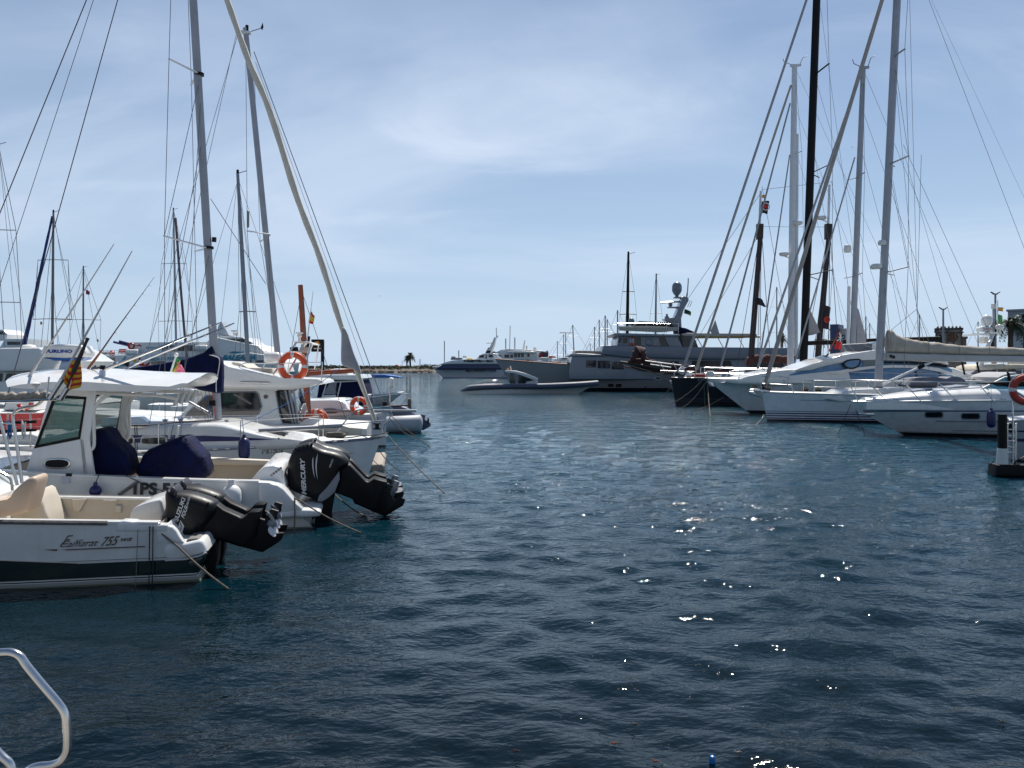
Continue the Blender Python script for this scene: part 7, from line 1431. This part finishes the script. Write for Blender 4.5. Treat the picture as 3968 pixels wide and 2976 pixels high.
def boat_red_tarp():
    fr = Fr('workboat', 'white workboat with red and orange covers and a jib crane beyond the grey bow', 'boat', 2150, 130, 0); P = fr.P
    h = Hull(5, P(2240, 1420).x, 2.2, P(2085, 1420).x, 2.6, P(2240, 1420).x, P(2095, 1420).x, tr=.9); h.build(fr, WHITE2); h.deckobj(fr, GREYL)
    MB().pillow(fr.poly([(2165, 1400), (2168, 1386), (2205, 1384), (2213, 1400)], .5), .5, 4.5, .1).obj('white_cabin', WHITE, fr); MB().prism(fr.poly([(2178, 1388), (2196, 1388), (2198, 1392), (2176, 1392)], .5), .4, .6).obj('window', GLASS, fr)
    MB().pillow(fr.poly([(2127, 1386), (2130, 1378), (2150, 1380), (2156, 1386)], 1), 1, 3, .1).obj('orange_cover', ORANGE, fr); MB().pillow(fr.poly([(2088, 1384), (2090, 1372), (2100, 1370), (2105, 1384)], 1), 1, 3, .1).obj('red_cover', RED, fr); MB().pillow(fr.poly([(2090, 1368), (2100, 1362), (2126, 1366), (2124, 1384), (2100, 1384)], 1.2), 1.2, 3.5, .1).obj('maroon_cover', mat('maroon_canvas', (.12, .07, .09), .8), fr)
    MB().tube([P(2085, 1380, 2), P(2124, 1362, 2)], .22, 6).obj('jib_crane', GREYL, fr)
boat_red_tarp()
# slim masts of boats lying beyond the grey yacht, each its own yacht
for i, (x, yb, yt, r, D, lean) in enumerate(((2229, 1380, 1259, .13, 150, -10), (2192-32, 1385, 1322, .10, 170, 0), (2184, 1385, 1296, .10, 160, 6), (2304, 1360, 1266, .12, 150, 1), (2322, 1362, 1239, .13, 150, 4), (2345, 1362, 1222, .15, 150, 1), (2353, 1362, 1237, .13, 152, 0), (2393, 1345, 1202, .15, 140, 1), (2287, 1372, 1331, .09, 160, 0), (3010, 1345, 1112, .13, 130, 0), (3355, 1330, 1226, .15, 150, 2), (3370, 1330, 1252, .12, 152, 0), (3563, 1330, 1218, .13, 150, 0), (3790, 1330, 1246, .11, 140, 1))):
    D = D; lb = ['slim grey mast leaning a little left beside the distant lamp post', 'short grey mast left of the distant lamp post', 'slim mast just left of the distant lamp post', 'slim mast, farthest left of the cluster before the grey bridge', 'dark slim mast in the cluster left of the grey bridge', 'tallest slim mast in the cluster left of the grey bridge', 'slim mast directly right of the tallest one left of the bridge', 'slim mast close to the left end of the grey flybridge', 'very short mast over the forward roof of the grey yacht', 'slim mast with a small radar between the two dark masts and the pale awning', 'left one of two short masts beside the bunched grey sail', 'right one of two short masts beside the bunched grey sail', 'slim mast above the middle of the beige sail cover', 'slim mast left of the white radar domes'][i]
    fr = Fr('distant_yacht', lb, 'sailboat', x, D, 0, group='distant yachts'); P = fr.P; b = P(x, yb, 1.5)
    h = Hull(3, b.x+6, 1.1, b.x-5, 1.4, b.x+6, b.x-4, tr=.7); h.build(fr, WHITE2, n=14); h.deckobj(fr, WHITE2, n=8)
    t = P(x+lean*0-(0 if lean >= 0 else -lean), yt, 1.5); MB().tube([(b.x, 1.5, 1.2), t], [r, r*.75], 8).obj('mast', mat('distant_mast', (.20, .21, .23), .5, .2), fr)
    for f in (.5, .78) if yb-yt > 70 else (.6,): p = Vector((b.x, 1.5, 1.2)).lerp(t, f); MB().tube([p+Vector((-.9, 0, .05)), p, p+Vector((.9, 0, .05))], .04, 5).obj('spreader', ALU, fr)
    line(fr, t, (b.x-4.6, 1.5, 1.4), .025, WIRE, 'forestay'); line(fr, t, (b.x+5.6, 1.5, 1.2), .025, WIRE, 'backstay')
for lb, x0, y0, x1, y1, D, r, sp in (('tall black mast rising behind the grey flybridge at its forward end', 2428, 1300, 2435, 985, 118, .20, [(2412, 2458, 1130), (2402, 2466, 1218)]), ('thin grey mast rising behind the middle of the grey flybridge', 2538, 1300, 2543, 1066, 120, .13, [(2520, 2565, 1214)])):
    distant_yacht(lb, D, (x0, 1440), (x1, y1), r, sp, BLACKM if r > .15 else mat('distant_mast', (.20, .21, .23), .5, .2), L=14, group='distant yachts', wires=.022)
def lamp_post(label, x, yt, yb, D, kind):
    fr = Fr('lamp_post', label, 'lamp post', x, D, 0, group='harbour lamp posts'); P = fr.P; b = P(x, yb, 0); t = P(x, yt, 0)
    MB().tube([(b.x, 0, .8), t], [.14, .09], 9).obj('post', mat('galvanised_steel', (.30, .31, .33), .5, .5), fr); MB().lathe([(.001, .0), (.3, 0), (.3, .3), (.16, .4), (.001, .4)], (b.x, 0, .75), 10).obj('foot', GREYL, fr)
    if kind: 
        for k in (-1, 1): MB().loft([[t+Vector((k*a*1.0, w_*.5, z)), t+Vector((k*a*1.0, -w_*.5, z)), t+Vector((k*a*1.0, -w_*.5, z-.07)), t+Vector((k*a*1.0, w_*.5, z-.07))] for a, w_, z in ((0, .16, 0), (.15, .24, -.05), (.24, .24, .05), (.44, .2, .17))]).obj('lamp_head', BLACKM, fr)
    else:
        MB().pillow([(t.x-1.3, t.z-.05), (t.x+1.3, t.z-.05), (t.x+1.3, t.z+.12), (t.x-1.3, t.z+.12)], -.4, .4, .04).obj('lamp_head', GREYY, fr)
lamp_post('tall lamp post with a flat crossbar head beyond the grey bow', 2192, 1290, 1385, 170, 0)
lamp_post('lamp post with two wing like heads above the old stone building', 3655, 1196, 1330, 85, 1)
lamp_post('lamp post with two wing like heads left of the palms', 3857, 1137, 1345, 78, 1)

# ------------------------------------------------------------------ headland
def headland():
    rnd = random.Random(5); nx, ny = 220, 26; V = []; F = []
    D0, D1 = 470, 760
    for j in range(ny):
        for i in range(nx):
            u = i/(nx-1); D = D0+(D1-D0)*j/(ny-1); x = -260+u*330
            e = noise.noise(Vector((x*.02, 3.3, 0)))*14+noise.noise(Vector((x*.11, 7, 0)))*4
            shore = D0+e+max(0, (-x-95))*.5+0.0*u; dd = D-shore
            end = min(1, max(0, (52-x)/30))
            z = (min(1.0, max(-1, dd/22))*1.9+.5*noise.noise(Vector((x*.12, D*.12, 1)))+.35*noise.noise(Vector((x*.4, D*.4, 2)))+min(2.2, max(0, dd-30)*.025))*end-(1-end)*1.2
            V.append((x, D, z))
    for j in range(ny-1):
        for i in range(nx-1): a = j*nx+i; F.append((a, a+1, a+nx+1, a+nx))
    o = MB().add(V, F).obj('headland', mat('headland_rock', (.085, .07, .055), .95, var=.45, scale=.12, bump=.8, bscale=.8), smooth=180); o['kind'] = 'structure'
    # shore boulders
    q = MB()
    for k in range(520):
        x = rnd.uniform(-230, 58); e = noise.noise(Vector((x*.02, 3.3, 0)))*14+noise.noise(Vector((x*.11, 7, 0)))*4; y = D0+e+max(0, -x-95)*.5+rnd.uniform(-2, 9)
        r = rnd.uniform(.4, 1.5)*(1.3 if x > -30 else 1); ps = []
        for a in range(7):
            ps.append([(x+r*(.35+.65*sin(pi*a/6))*sin(pi*a/6+.001)*cos(b)*rnd.uniform(.75, 1.2), y+r*sin(pi*a/6+.001)*sin(b)*rnd.uniform(.75, 1.2), .3-r*.7*cos(pi*a/6)+rnd.uniform(-.1, .1)*r+max(0, (y-D0-e)*.06)) for b in (2*pi*c_/8 for c_ in range(8))])
        q.loft(ps)
    o = q.obj('shore_boulders', mat('tan_boulder', (.14, .10, .075), .95, var=.4, scale=.5, bump=.6, bscale=2), smooth=20); o['kind'] = 'stuff'
    q = MB()
    for k in range(3400):
        x = rnd.uniform(-250, -48); y = rnd.uniform(488, 600); hh = 2.2+3.4*max(0, noise.noise(Vector((x*.06, 9, 0)))+.1)
        if noise.noise(Vector((x*.05, y*.05, 4))) < -.3: continue
        c_ = Vector((x, y, 1.9+rnd.random()*hh*.8)); r = rnd.uniform(.4, 1.1)
        for m_ in range(5):
            d = Vector((rnd.gauss(0, 1), rnd.gauss(0, 1), rnd.gauss(0, .6)))*r*.7; n_ = Vector((rnd.gauss(0, 1), rnd.gauss(0, 1), rnd.gauss(0, 1))).normalized(); a = n_.orthogonal().normalized()*r*.6; b = n_.cross(a)
            q.add([c_+d-a-b*.6, c_+d+a-b*.4, c_+d+b], [(0, 1, 2)])
    o = q.obj('scrub', mat('scrub_green', (.05, .065, .035), .9, var=.5, scale=.2), smooth=180); o['kind'] = 'stuff'
headland()
def foliage_mat(): return mat('palm_green', (.030, .050, .020), .6, var=.45, scale=1.5)
def palm(label, x, yt, yb, D, cr, n=34, seed=1, dense=True, zb=None):
    rnd = random.Random(seed); fr = Fr('palm_tree', label, 'palm tree', x, D, 0, group='palm trees'); t = fr.P(x, yt, 0); b = Vector((t.x+rnd.uniform(-.2, .2), 0, fr.P(x, yb).z if zb is None else zb))
    hgt = (t.z-b.z); q = MB(); m_ = 14
    q.tube([b.lerp(t, i/m_)+Vector((.08*sin(i*.5), 0, 0)) for i in range(m_+1)], [cr*.13*(1.25-.35*i/m_)*(1+.10*(i % 2)) for i in range(m_+1)], 10); q.obj('trunk', mat('palm_trunk', (.10, .075, .055), .95, var=.4, scale=6, bump=.6), fr)
    q = MB(); q.lathe([(.001, -cr*.5), (cr*.12, -cr*.48), (cr*.24, -cr*.2), (cr*.22, 0), (.001, cr*.1)], t, 10); q.obj('crown_shaft', mat('dry_frond', (.12, .085, .05), .95, var=.4, scale=9), fr)
    q = MB()
    for k in range(n):
        a = 2*pi*rnd.random(); el = rnd.uniform(-.45, 1.35); L_ = cr*rnd.uniform(.8, 1.1); d = Vector((cos(a), sin(a), 0)); pts = []
        for i in range(11):
            u = i/10; r_ = L_*u; pts.append(t+d*(r_*cos(el)*(1-.12*u))+Vector((0, 0, r_*sin(el)-L_*(.50+.25*cos(el))*u*u*(.55+.5*max(0, cos(el))))))
        for i in range(1, 11):
            p = pts[i]; tg = (pts[i]-pts[i-1]).normalized(); sd = tg.cross(Vector((0, 0, 1)))
            if sd.length < .1: sd = Vector((1, 0, 0))
            sd.normalize(); lw = L_*.22*(1-.6*abs(i/10-.4))
            for sg in (-1, 1):
                for f in (0, .5):
                    o_ = p-tg*(L_*.1*f); e = o_+(sd*sg*.8+tg*.55-Vector((0, 0, .45+rnd.random()*.2)))*lw; wd = tg*L_*.026; q.add([o_-wd, o_+wd, e], [(0, 1, 2)])
            q.add([pts[i-1]+Vector((0, 0, .01)), pts[i]+Vector((0, 0, .01)), pts[i]+sd*.012*cr, pts[i-1]+sd*.018*cr], [(0, 1, 2, 3)])
    q.obj('crown', foliage_mat(), fr, smooth=180); return fr
palm('taller palm tree with a rounded crown on the far headland', 1590, 1379, 1424, 560, 4.4, 70, 3, zb=1.5); palm('shorter palm tree leaning on the left of the taller one on the headland', 1577, 1387, 1424, 561, 3.4, 60, 13, zb=1.5)
palm('left one of two big palms beside the grey concrete building', 3851, 1262, 1350, 70, 1.05, 34, 4, zb=1.5); palm('right one of two big palms beside the grey concrete building', 3918, 1252, 1350, 70, 1.5, 44, 5, zb=1.5)
palm('palm cut by the right edge of the picture', 3975, 1258, 1350, 72, 1.4, 36, 6, zb=1.5); palm('small dark palm behind the dark sloop mast and white ketch mast', 3032, 1312, 1345, 150, 1.6, 32, 7, zb=1.5); palm('small palm between the black mast and the second dark mast', 3180, 1318, 1345, 150, 1.8, 32, 8, zb=1.5)
def house(label, x0, x1, yt, yb, D, depth, wm, wins=(), roof=None, name='house', group=None, parapet=0, cat='building', pitched=False, yaw=0):
    fr = Fr(name, label, cat, x0, D, yaw, group=group); a, b = fr.P(x0, yb), fr.P(x1, yt); z0 = min(a.z, 1.0)
    w_ = MB().box((a.x, 0, z0), (b.x, depth, b.z)).obj('wall', wm, fr, bevel=.02)
    if pitched: MB().prism([(a.x-.4, b.z+.02), (b.x+.4, b.z+.02), ((a.x+b.x)/2, b.z+pitched)], -.4, depth+.4).obj('roof', roof, fr)
    elif roof: MB().box((a.x-.15, -.15, b.z+.005), (b.x+.15, depth+.15, b.z+.25)).obj('roof', roof, fr)
    for i, (wx0, wx1, wy0, wy1) in enumerate(wins):
        p, q = fr.P(wx0, wy1), fr.P(wx1, wy0); f = MB().box((p.x-.06, -.05, p.z-.06), (q.x+.06, .05, q.z+.06)).obj('window', WHITE2, fr); MB().box((p.x, -.08, p.z), (q.x, .0, q.z)).obj('pane', GLASS, fr, f)
    if parapet:
        n = parapet
        for i in range(n):
            cx = a.x+(b.x-a.x)*(i+.5)/n; MB().pillow([(cx-.16, b.z+.2), (cx+.16, b.z+.2), (cx+.08, b.z+.48), (cx-.08, b.z+.48)], -.1, .4, .05).obj('merlon', wm, fr)
    return fr
STONE = mat('warm_stone', (.44, .33, .25), .95, var=.35, scale=.9, bump=.5, bscale=3); CONC = mat('pale_render', (.50, .51, .53), .8, var=.1, streak=.2); CONCG = mat('grey_concrete', (.32, .33, .35), .85, var=.15, streak=.25)
def fort():
    fr = house('old brown stone building with a parapet and round carved panel', 3626, 3728, 1277, 1345, 105, 6, STONE, [(3668+22, 3700, 1322, 1345)], mat('dark_coping', (.08, .075, .08), .9), 'stone_building', parapet=7, yaw=-28); P = fr.P
    for x in (3627, 3671, 3727): MB().pillow(fr.poly([(x-3, 1345), (x-3, 1276), (x+3, 1276), (x+3, 1345)], -.2), -.2, .1, .03).obj('pilaster', mat('dark_stone', (.13, .11, .105), .95, var=.3), fr)
    MB().pillow(fr.poly([(3620, 1285), (3735, 1285), (3735, 1290), (3620, 1290)], -.25), -.25, .1, .03).obj('cornice', mat('dark_stone', (.13, .11, .105), .95), fr)
    o = MB().lathe([(.001, -.15), (.55, -.15), (.62, -.05), (.62, .05), (.001, .05)], P(3692, 1308, 0), 20, 'y').obj('round_panel', mat('terracotta_panel', (.20, .09, .055), .9, var=.4, scale=3, bump=.6), fr)
    MB().pillow(fr.poly([(3640, 1345), (3640, 1296), (3652, 1296), (3652, 1345)], -.05), -.05, .1, .02).obj('doorway', BLACKM, fr)
    house('low stone annex right of the old brown building', 3729, 3745, 1311, 1345, 106, 4, STONE, [], STONE, 'stone_annex', yaw=-28)
fort()
house('grey flat roofed concrete building at the right edge behind the palms', 3905, 4080, 1200, 1345, 100, 12, CONCG, [(3928, 3940, 1222, 1240), (3958, 3990, 1214, 1236), (3930, 3942, 1260, 1280)], CONCG, 'concrete_building', yaw=-42)
house('white flat roofed block between the dark masts and the white ketch', 3217, 3302, 1278, 1345, 130, 10, CONC, [(3258, 3276, 1296, 1320)], CONC, 'white_block', yaw=-35); 
house('small blue roof hut on top of the white flat roofed block', 3216, 3248, 1256, 1278, 129, 4, mat('navy_hut', (.03, .05, .13), .5), [], None, 'rooftop_hut', yaw=-35)
house('white rendered house with arched top at the right edge below the palms', 3915, 3968, 1302, 1345, 82, 6, CONC, [], None, 'white_house', yaw=-42)
for i, (x0, x1, yt, D, lb) in enumerate(((1526, 1546, 1419, 540, 'small beige house with terracotta roof left of the two headland palms'), (1520, 1527, 1421, 545, 'tiny pale shed beside the terracotta roofed house'))): house(lb, x0, x1, yt, 1428, D, 6, mat('beige_render', (.45, .36, .28), .9), [], mat('terracotta', (.42, .17, .09), .9, var=.25), 'house' if i == 0 else 'shed', pitched=1.1 if i == 0 else .6)
o = MB().box((G(1420, 1422, 520).x, 520, 1.0), (G(1505, 1422, 520).x, 524, G(1420, 1417, 520).z)).obj('harbour_wall', mat('beige_render', (.45, .36, .28), .9)); tag(o, 'long low beige wall on the headland behind the shore rocks', 'wall')
for x, yt, lb in ((1558, 1396, 'single thin pole left of the two headland palms'), (1625, 1391, 'left one of two close thin poles right of the two headland palms'), (1630, 1391, 'right one of two close thin poles right of the two headland palms')):
    p = G(x, 1424, 545); t = G(x, yt, 545); o = MB().tube([(0, 0, -1), (0, 0, t.z-p.z)], .14, 6).obj('utility_pole', mat('galvanised_steel', (.3, .31, .33))); o.location = p; tag(o, lb, 'pole', 'poles on the headland')
# far quay under the right hand town
q = MB().box((G(2330, 1400, 120).x, 118, -1.5), (160, 420, 1.0)).obj('far_quay', mat('quay_concrete', (.32, .30, .27))); q['kind'] = 'structure'
# ------------------------------------------------------------------ right edge
def boat_bimini():
    fr = Fr('motor_yacht', 'motor yacht with cream bimini, white radar domes and grey covers at the right edge', 'motorboat', 3800, 47, 0, group='boats at the right berths'); P = fr.P; B = 5; c = B/2
    h = Hull(B, P(4500, 1500).x, 2, P(3560, 1500).x, 2.4, P(4500, 1500).x, P(3600, 1500).x, tr=.9); h.build(fr, WHITE); h.deckobj(fr, WHITE2)
    def slab(pl, v0, v1, m, name, r=.1, k=0): return MB().pillow(fr.poly(pl, v0, k), v0, v1, r, 3).obj(name, m, fr, smooth=60)
    slab([(3755, 1492), (3765, 1472), (3835, 1436), (3900, 1432), (3965, 1438), (4050, 1440), (4050, 1495)], .7, B-.7, GREYC, 'wheelhouse_cover', .15)
    slab([(3768, 1468), (3832, 1438), (3860, 1438), (3800, 1468)], .6, .8, SAILG, 'screen_panel', .02)
    slab([(3850, 1434), (3854, 1420), (3880, 1412), (3930, 1409), (4050, 1412), (4050, 1428), (3900, 1432)], .4, B-.4, mat('cream_bimini', (.55, .50, .40), .8, var=.06), 'bimini', .15)
    for x in (3862, 3960): MB().tube([P(x, 1425, .6), P(x+6, 1490, .6)], .04, 6).obj('bimini_frame', STEEL, fr)
    for v in (1.2, B-1.2): MB().tube([P(3832, 1330, v), P(3846, 1296, v*.6+c*.4)], .12, 7).obj('radar_arch_leg', WHITE2, fr); MB().tube([P(3800, 1420, v), P(3832, 1330, v)], .12, 7).obj('radar_arch_leg', WHITE2, fr)
    slab([(3798, 1292), (3860, 1288), (3866, 1294), (3800, 1298)], c-1, c+1, WHITE2, 'radar_platform', .05)
    MB().lathe([(.001, 0), (.28, 0), (.33, .25), (.32, .45), (.22, .62), (.001, .68)], P(3824, 1261, c), 18).obj('satellite_dome', WHITE, fr, smooth=60); MB().lathe([(.001, 0), (.22, 0), (.26, .12), (.2, .26), (.001, .3)], P(3874, 1275, c), 16).obj('satellite_dome', WHITE, fr, smooth=60)
    o = slab([(3802, 1269), (3808, 1265), (3846, 1267), (3848, 1284), (3803, 1284)], c-.3, c+.3, WHITE2, 'radar_scanner', .06); text(fr, 'Raymarine', (3811, 1278), (3842, 1278), (3811, 1272), c-.31, REDF, o, bold=.04)
    MB().tube([P(3825, 1300, c), P(3825, 1262, c)], .1, 7).obj('dome_post', WHITE2, fr); MB().tube([P(3874, 1300, c), P(3874, 1275, c)], .06, 7).obj('dome_post', WHITE2, fr); MB().tube([P(3866, 1300, c), P(3866, 1164, c)], .03, 6).obj('antenna', WHITE2, fr); MB().tube([P(3849, 1300, c), P(3850, 1190, c)], .07, 7).obj('light_mast', ALU, fr); MB().lathe([(.001, 0), (.14, 0), (.14, .3), (.001, .32)], P(3850, 1196, c), 10).obj('light', WHITE2, fr)
    slab([(3812, 1330), (3815, 1305), (3830, 1305), (3832, 1330)], c, c+.6, WHITE2, 'loudhailer', .05)
    slab([(3535, 1470), (3570, 1440), (3600, 1436), (3640, 1440), (3640, 1480), (3535, 1480)], 1.5, 3.5, GREYC, 'covered_tender', .2)
    flagq('small red and yellow flag near the right edge above the green and red flag', 50, [(3866, 1191), (3890, 1192), (3889, 1206), (3866, 1205)], [(.25, REDF), (.5, YELF), (.25, REDF)], nx=6); flagq('green white and red flag hanging beside the palms', 50.2, [(3866, 1215), (3884, 1226), (3892, 1262), (3866, 1252)], [(.6, GRNF), (.12, WHTF), (.28, REDF)], along='x', nx=8, wave=.1)
boat_bimini()
def ensign():
    D = 52; a, b = G(3212, 1362, D), G(3255, 1281, D); o = MB().tube([(0, 0, 0), b-a], .045, 7).obj('flagstaff', WOODR); o.location = a; tag(o, 'slanting wooden flagstaff above the sleek white yacht', 'flagstaff')
    f = flagq('red ensign with a blue crossed corner hanging from the slanting flagstaff', D, [(3252, 1290), (3266, 1305), (3262, 1354), (3232, 1352)], [(1, REDF)], wave=.08, nx=8)
    MB().sheet([[f.pt(x/6*.9, y/6*.5)+Vector((0, -.05, 0)) for x in range(7)] for y in range(7)], .01).obj('canton', NAVY, f)
    for p in (((0, 0), (.9, .5)), ((.9, 0), (0, .5)), ((.45, 0), (.45, .5)), ((0, .25), (.9, .25))): MB().tube([f.pt(*p[0])+Vector((0, -.07, 0)), f.pt((p[0][0]+p[1][0])/2, (p[0][1]+p[1][1])/2)+Vector((0, -.09, 0)), f.pt(*p[1])+Vector((0, -.07, 0))], .035, 5).obj('cross', WHTF, f)
ensign()
def pontoon():
    fr = Fr('mooring_pontoon', 'black pile with white foot and steel ladder on a black float at the right', 'pontoon', 3890, 21, -6); P = fr.P
    MB().pillow(fr.poly([(3860, 1838), (3864, 1802), (4200, 1802), (4200, 1852), (3860, 1846)], 0), 0, .5, .04).obj('float', BLACKM, fr)
    q = P(3884, 1800, .25); MB().lathe([(.001, 0), (.12, 0), (.12, .43), (.115, .43), (.115, 1.38), (.001, 1.38)], (q.x, .25, q.z-.02), 18).obj('pile', BLACKM, fr); MB().lathe([(.122, -.0), (.15, .0), (.125, .44), (.122, .44)], (q.x, .25, q.z-.0), 18).obj('white_sleeve', WHITE2, fr)
    for x in (3903, 3936): MB().tube(catmull([P(x, 1800, .3), P(x, 1700, .3), P(x, 1650, .3), P(x+4, 1642, .35), P(x+6, 1646, .6)], 3), .026, 8).obj('ladder_rail', STEEL, fr)
    for y in (1664, 1688, 1708, 1732, 1752): MB().tube([P(3903, y, .3), P(3936, y+2, .3)], .02, 7).obj('rung', STEEL, fr)
    MB().tube([P(3897, 1695, .4), P(3897, 1800, .4)], .02, 7).obj('post', WHITE2, fr)
    MB().tube([P(3925, 1800, .2), P(3925, 1470, .2)], .022, 8).obj('ring_post', STEEL, fr)
    MB().tube([P(3930, 1800, .2), P(3938, 1786, .2), P(3970, 1770, .2), P(4050, 1768, .2)], .02, 7).obj('hose', BLACKM, fr)
    MB().pillow(fr.poly([(3903, 1652), (3908, 1640), (3922, 1638), (3930, 1650), (3930, 1678), (3903, 1676)], .7), .7, .9, .03).obj('power_box', BLACKM, fr)
    MB().tube([P(3852, 1784, .1), P(3833, 1808, .1)], .012, 6).obj('chain', BLACKM, fr)
    lifebuoy('faded red lifebuoy hung on the steel post of the right edge pontoon', fr.Wd(P(3974, 1510, .12)), .325, .095, (.1, 1, 0), mat('faded_red_buoy', (.42, .045, .03), .6, var=.25))
    fr2 = Fr('gangway', 'dark folding gangway pole pointing left beside the faded red lifebuoy', 'gangway', 3900, 22.5, 0); P = fr2.P; MB().pillow(fr2.poly([(3816, 1483), (3880, 1480), (3960, 1478), (4200, 1480), (4200, 1500), (3900, 1498), (3880, 1489), (3818, 1488)], 0), 0, .45, .02).obj('plank', BLACKM, fr2); MB().tube([P(3905, 1496, .2), P(4100, 1620, .2)], .03, 7).obj('support_strut', STEEL, fr2)
    fr3 = Fr('motorboat', 'white boat side with dark stripes behind the pontoon ladder at the right edge', 'motorboat', 3990, 24, -28, group='boats at the right berths'); P = fr3.P; s1 = P(3912, 1700, .0).x
    h = Hull(2.0, s1, P(3912, 1630).z, s1+8, 2.0, s1+.05, s1+7, tr=.92, pw=2.4); h.build(fr3, banded('white_hull_two_dark_stripes', (.33, .36, .40), [(-.5, .06, (.02, .02, .03)), (.62, .72, (.03, .03, .07)), (.92, .97, (.03, .03, .07))], rough=.25, coat=.3)); h.deckobj(fr3, WHITE2)
    MB().pillow([(s1+2, 1.2), (s1+2.3, 1.7), (s1+5, 1.8), (s1+6, 1.3)], .4, 1.6, .1).obj('coachroof', WHITE, fr3)
pontoon()
# ------------------------------------------------------------------ small things
def gull():
    fr = Fr('seagull', 'small dark seagull flying in the middle of the sky', 'bird', 1470, 200, 0); p = fr.P(1470, 1147); fr.root.location.z = p.z; P = fr.P
    b = MB(); b.loft([[(x+0*a, r*cos(a), r*sin(a)) for a in (2*pi*k/8 for k in range(8))] for x, r in ((-.22, .004), (-.14, .03), (0, .05), (.1, .04), (.17, .025), (.21, .004))]); o = b.obj('body', mat('gull_grey', (.12, .12, .13), .8), fr)
    for sg in (-1, 1): MB().loft([[(.05-.06*y, sg*y*.3+.0, .05*sin(y*2.6)), (.05-.06*y, sg*y*.3, .05*sin(y*2.6)+.01), (-.07-.02*y, sg*y*.3, .05*sin(y*2.6))] for y in (0, .5, 1, 1.5, 1.9)]).obj('wing', mat('gull_grey', (.12, .12, .13)), fr)
    fr.root.rotation_euler = (0, .1, .9)
gull()
rnd = random.Random(11)
for i, (x, y, nm, m, lb) in enumerate(((2760, 2958, 'plastic_bottle_cap', mat('bright_blue_plastic', (.01, .18, .55), .3), 'bright blue plastic scrap floating at the bottom edge of the picture'), (2380, 2895, 'seaweed', WOODR, 'reddish brown leaf of seaweed floating near the bottom centre'), (2000, 2925, 'seaweed', SAILM, 'thin dark red seaweed scrap floating left of the blue plastic scrap'), (2540, 2965, 'seaweed', WOODR, 'red brown scrap at the bottom edge just left of the blue plastic'), (2860, 2930, 'leaf', TEAK, 'pale curled leaf floating right of the blue plastic scrap'), (2460, 2820, 'seaweed', mat('olive_weed', (.05, .05, .02), .6), 'long olive seaweed blade floating below mid frame'), (3880, 2810, 'seaweed', mat('olive_weed', (.05, .05, .02), .6), 'olive seaweed blade floating near the lower right edge'))):
    p = water_at(x, y); r = .022 if i == 0 else .014; q = MB(); L_ = 1 if i == 0 else rnd.uniform(1.2, 3.2)
    pts = [(-r*L_+2*r*L_*k/6, r*.5*sin(k*1.3), .012+.006*sin(k*2)) for k in range(7)]
    q.tube(pts, [r*(.08+.45*sin(pi*k/6)) for k in range(7)], 6) if i else q.lathe([(.001, -.02), (r, -.02), (r*1.05, .02), (r*.7, .035), (.001, .04)], (0, 0, 0), 12)
    o = q.obj(nm, m); o.location = p+Vector((0, 0, .02)); o.rotation_euler = (0, 0, rnd.uniform(-.6, .6)); tag(o, lb, 'litter' if i == 0 else 'seaweed', 'floating scraps')
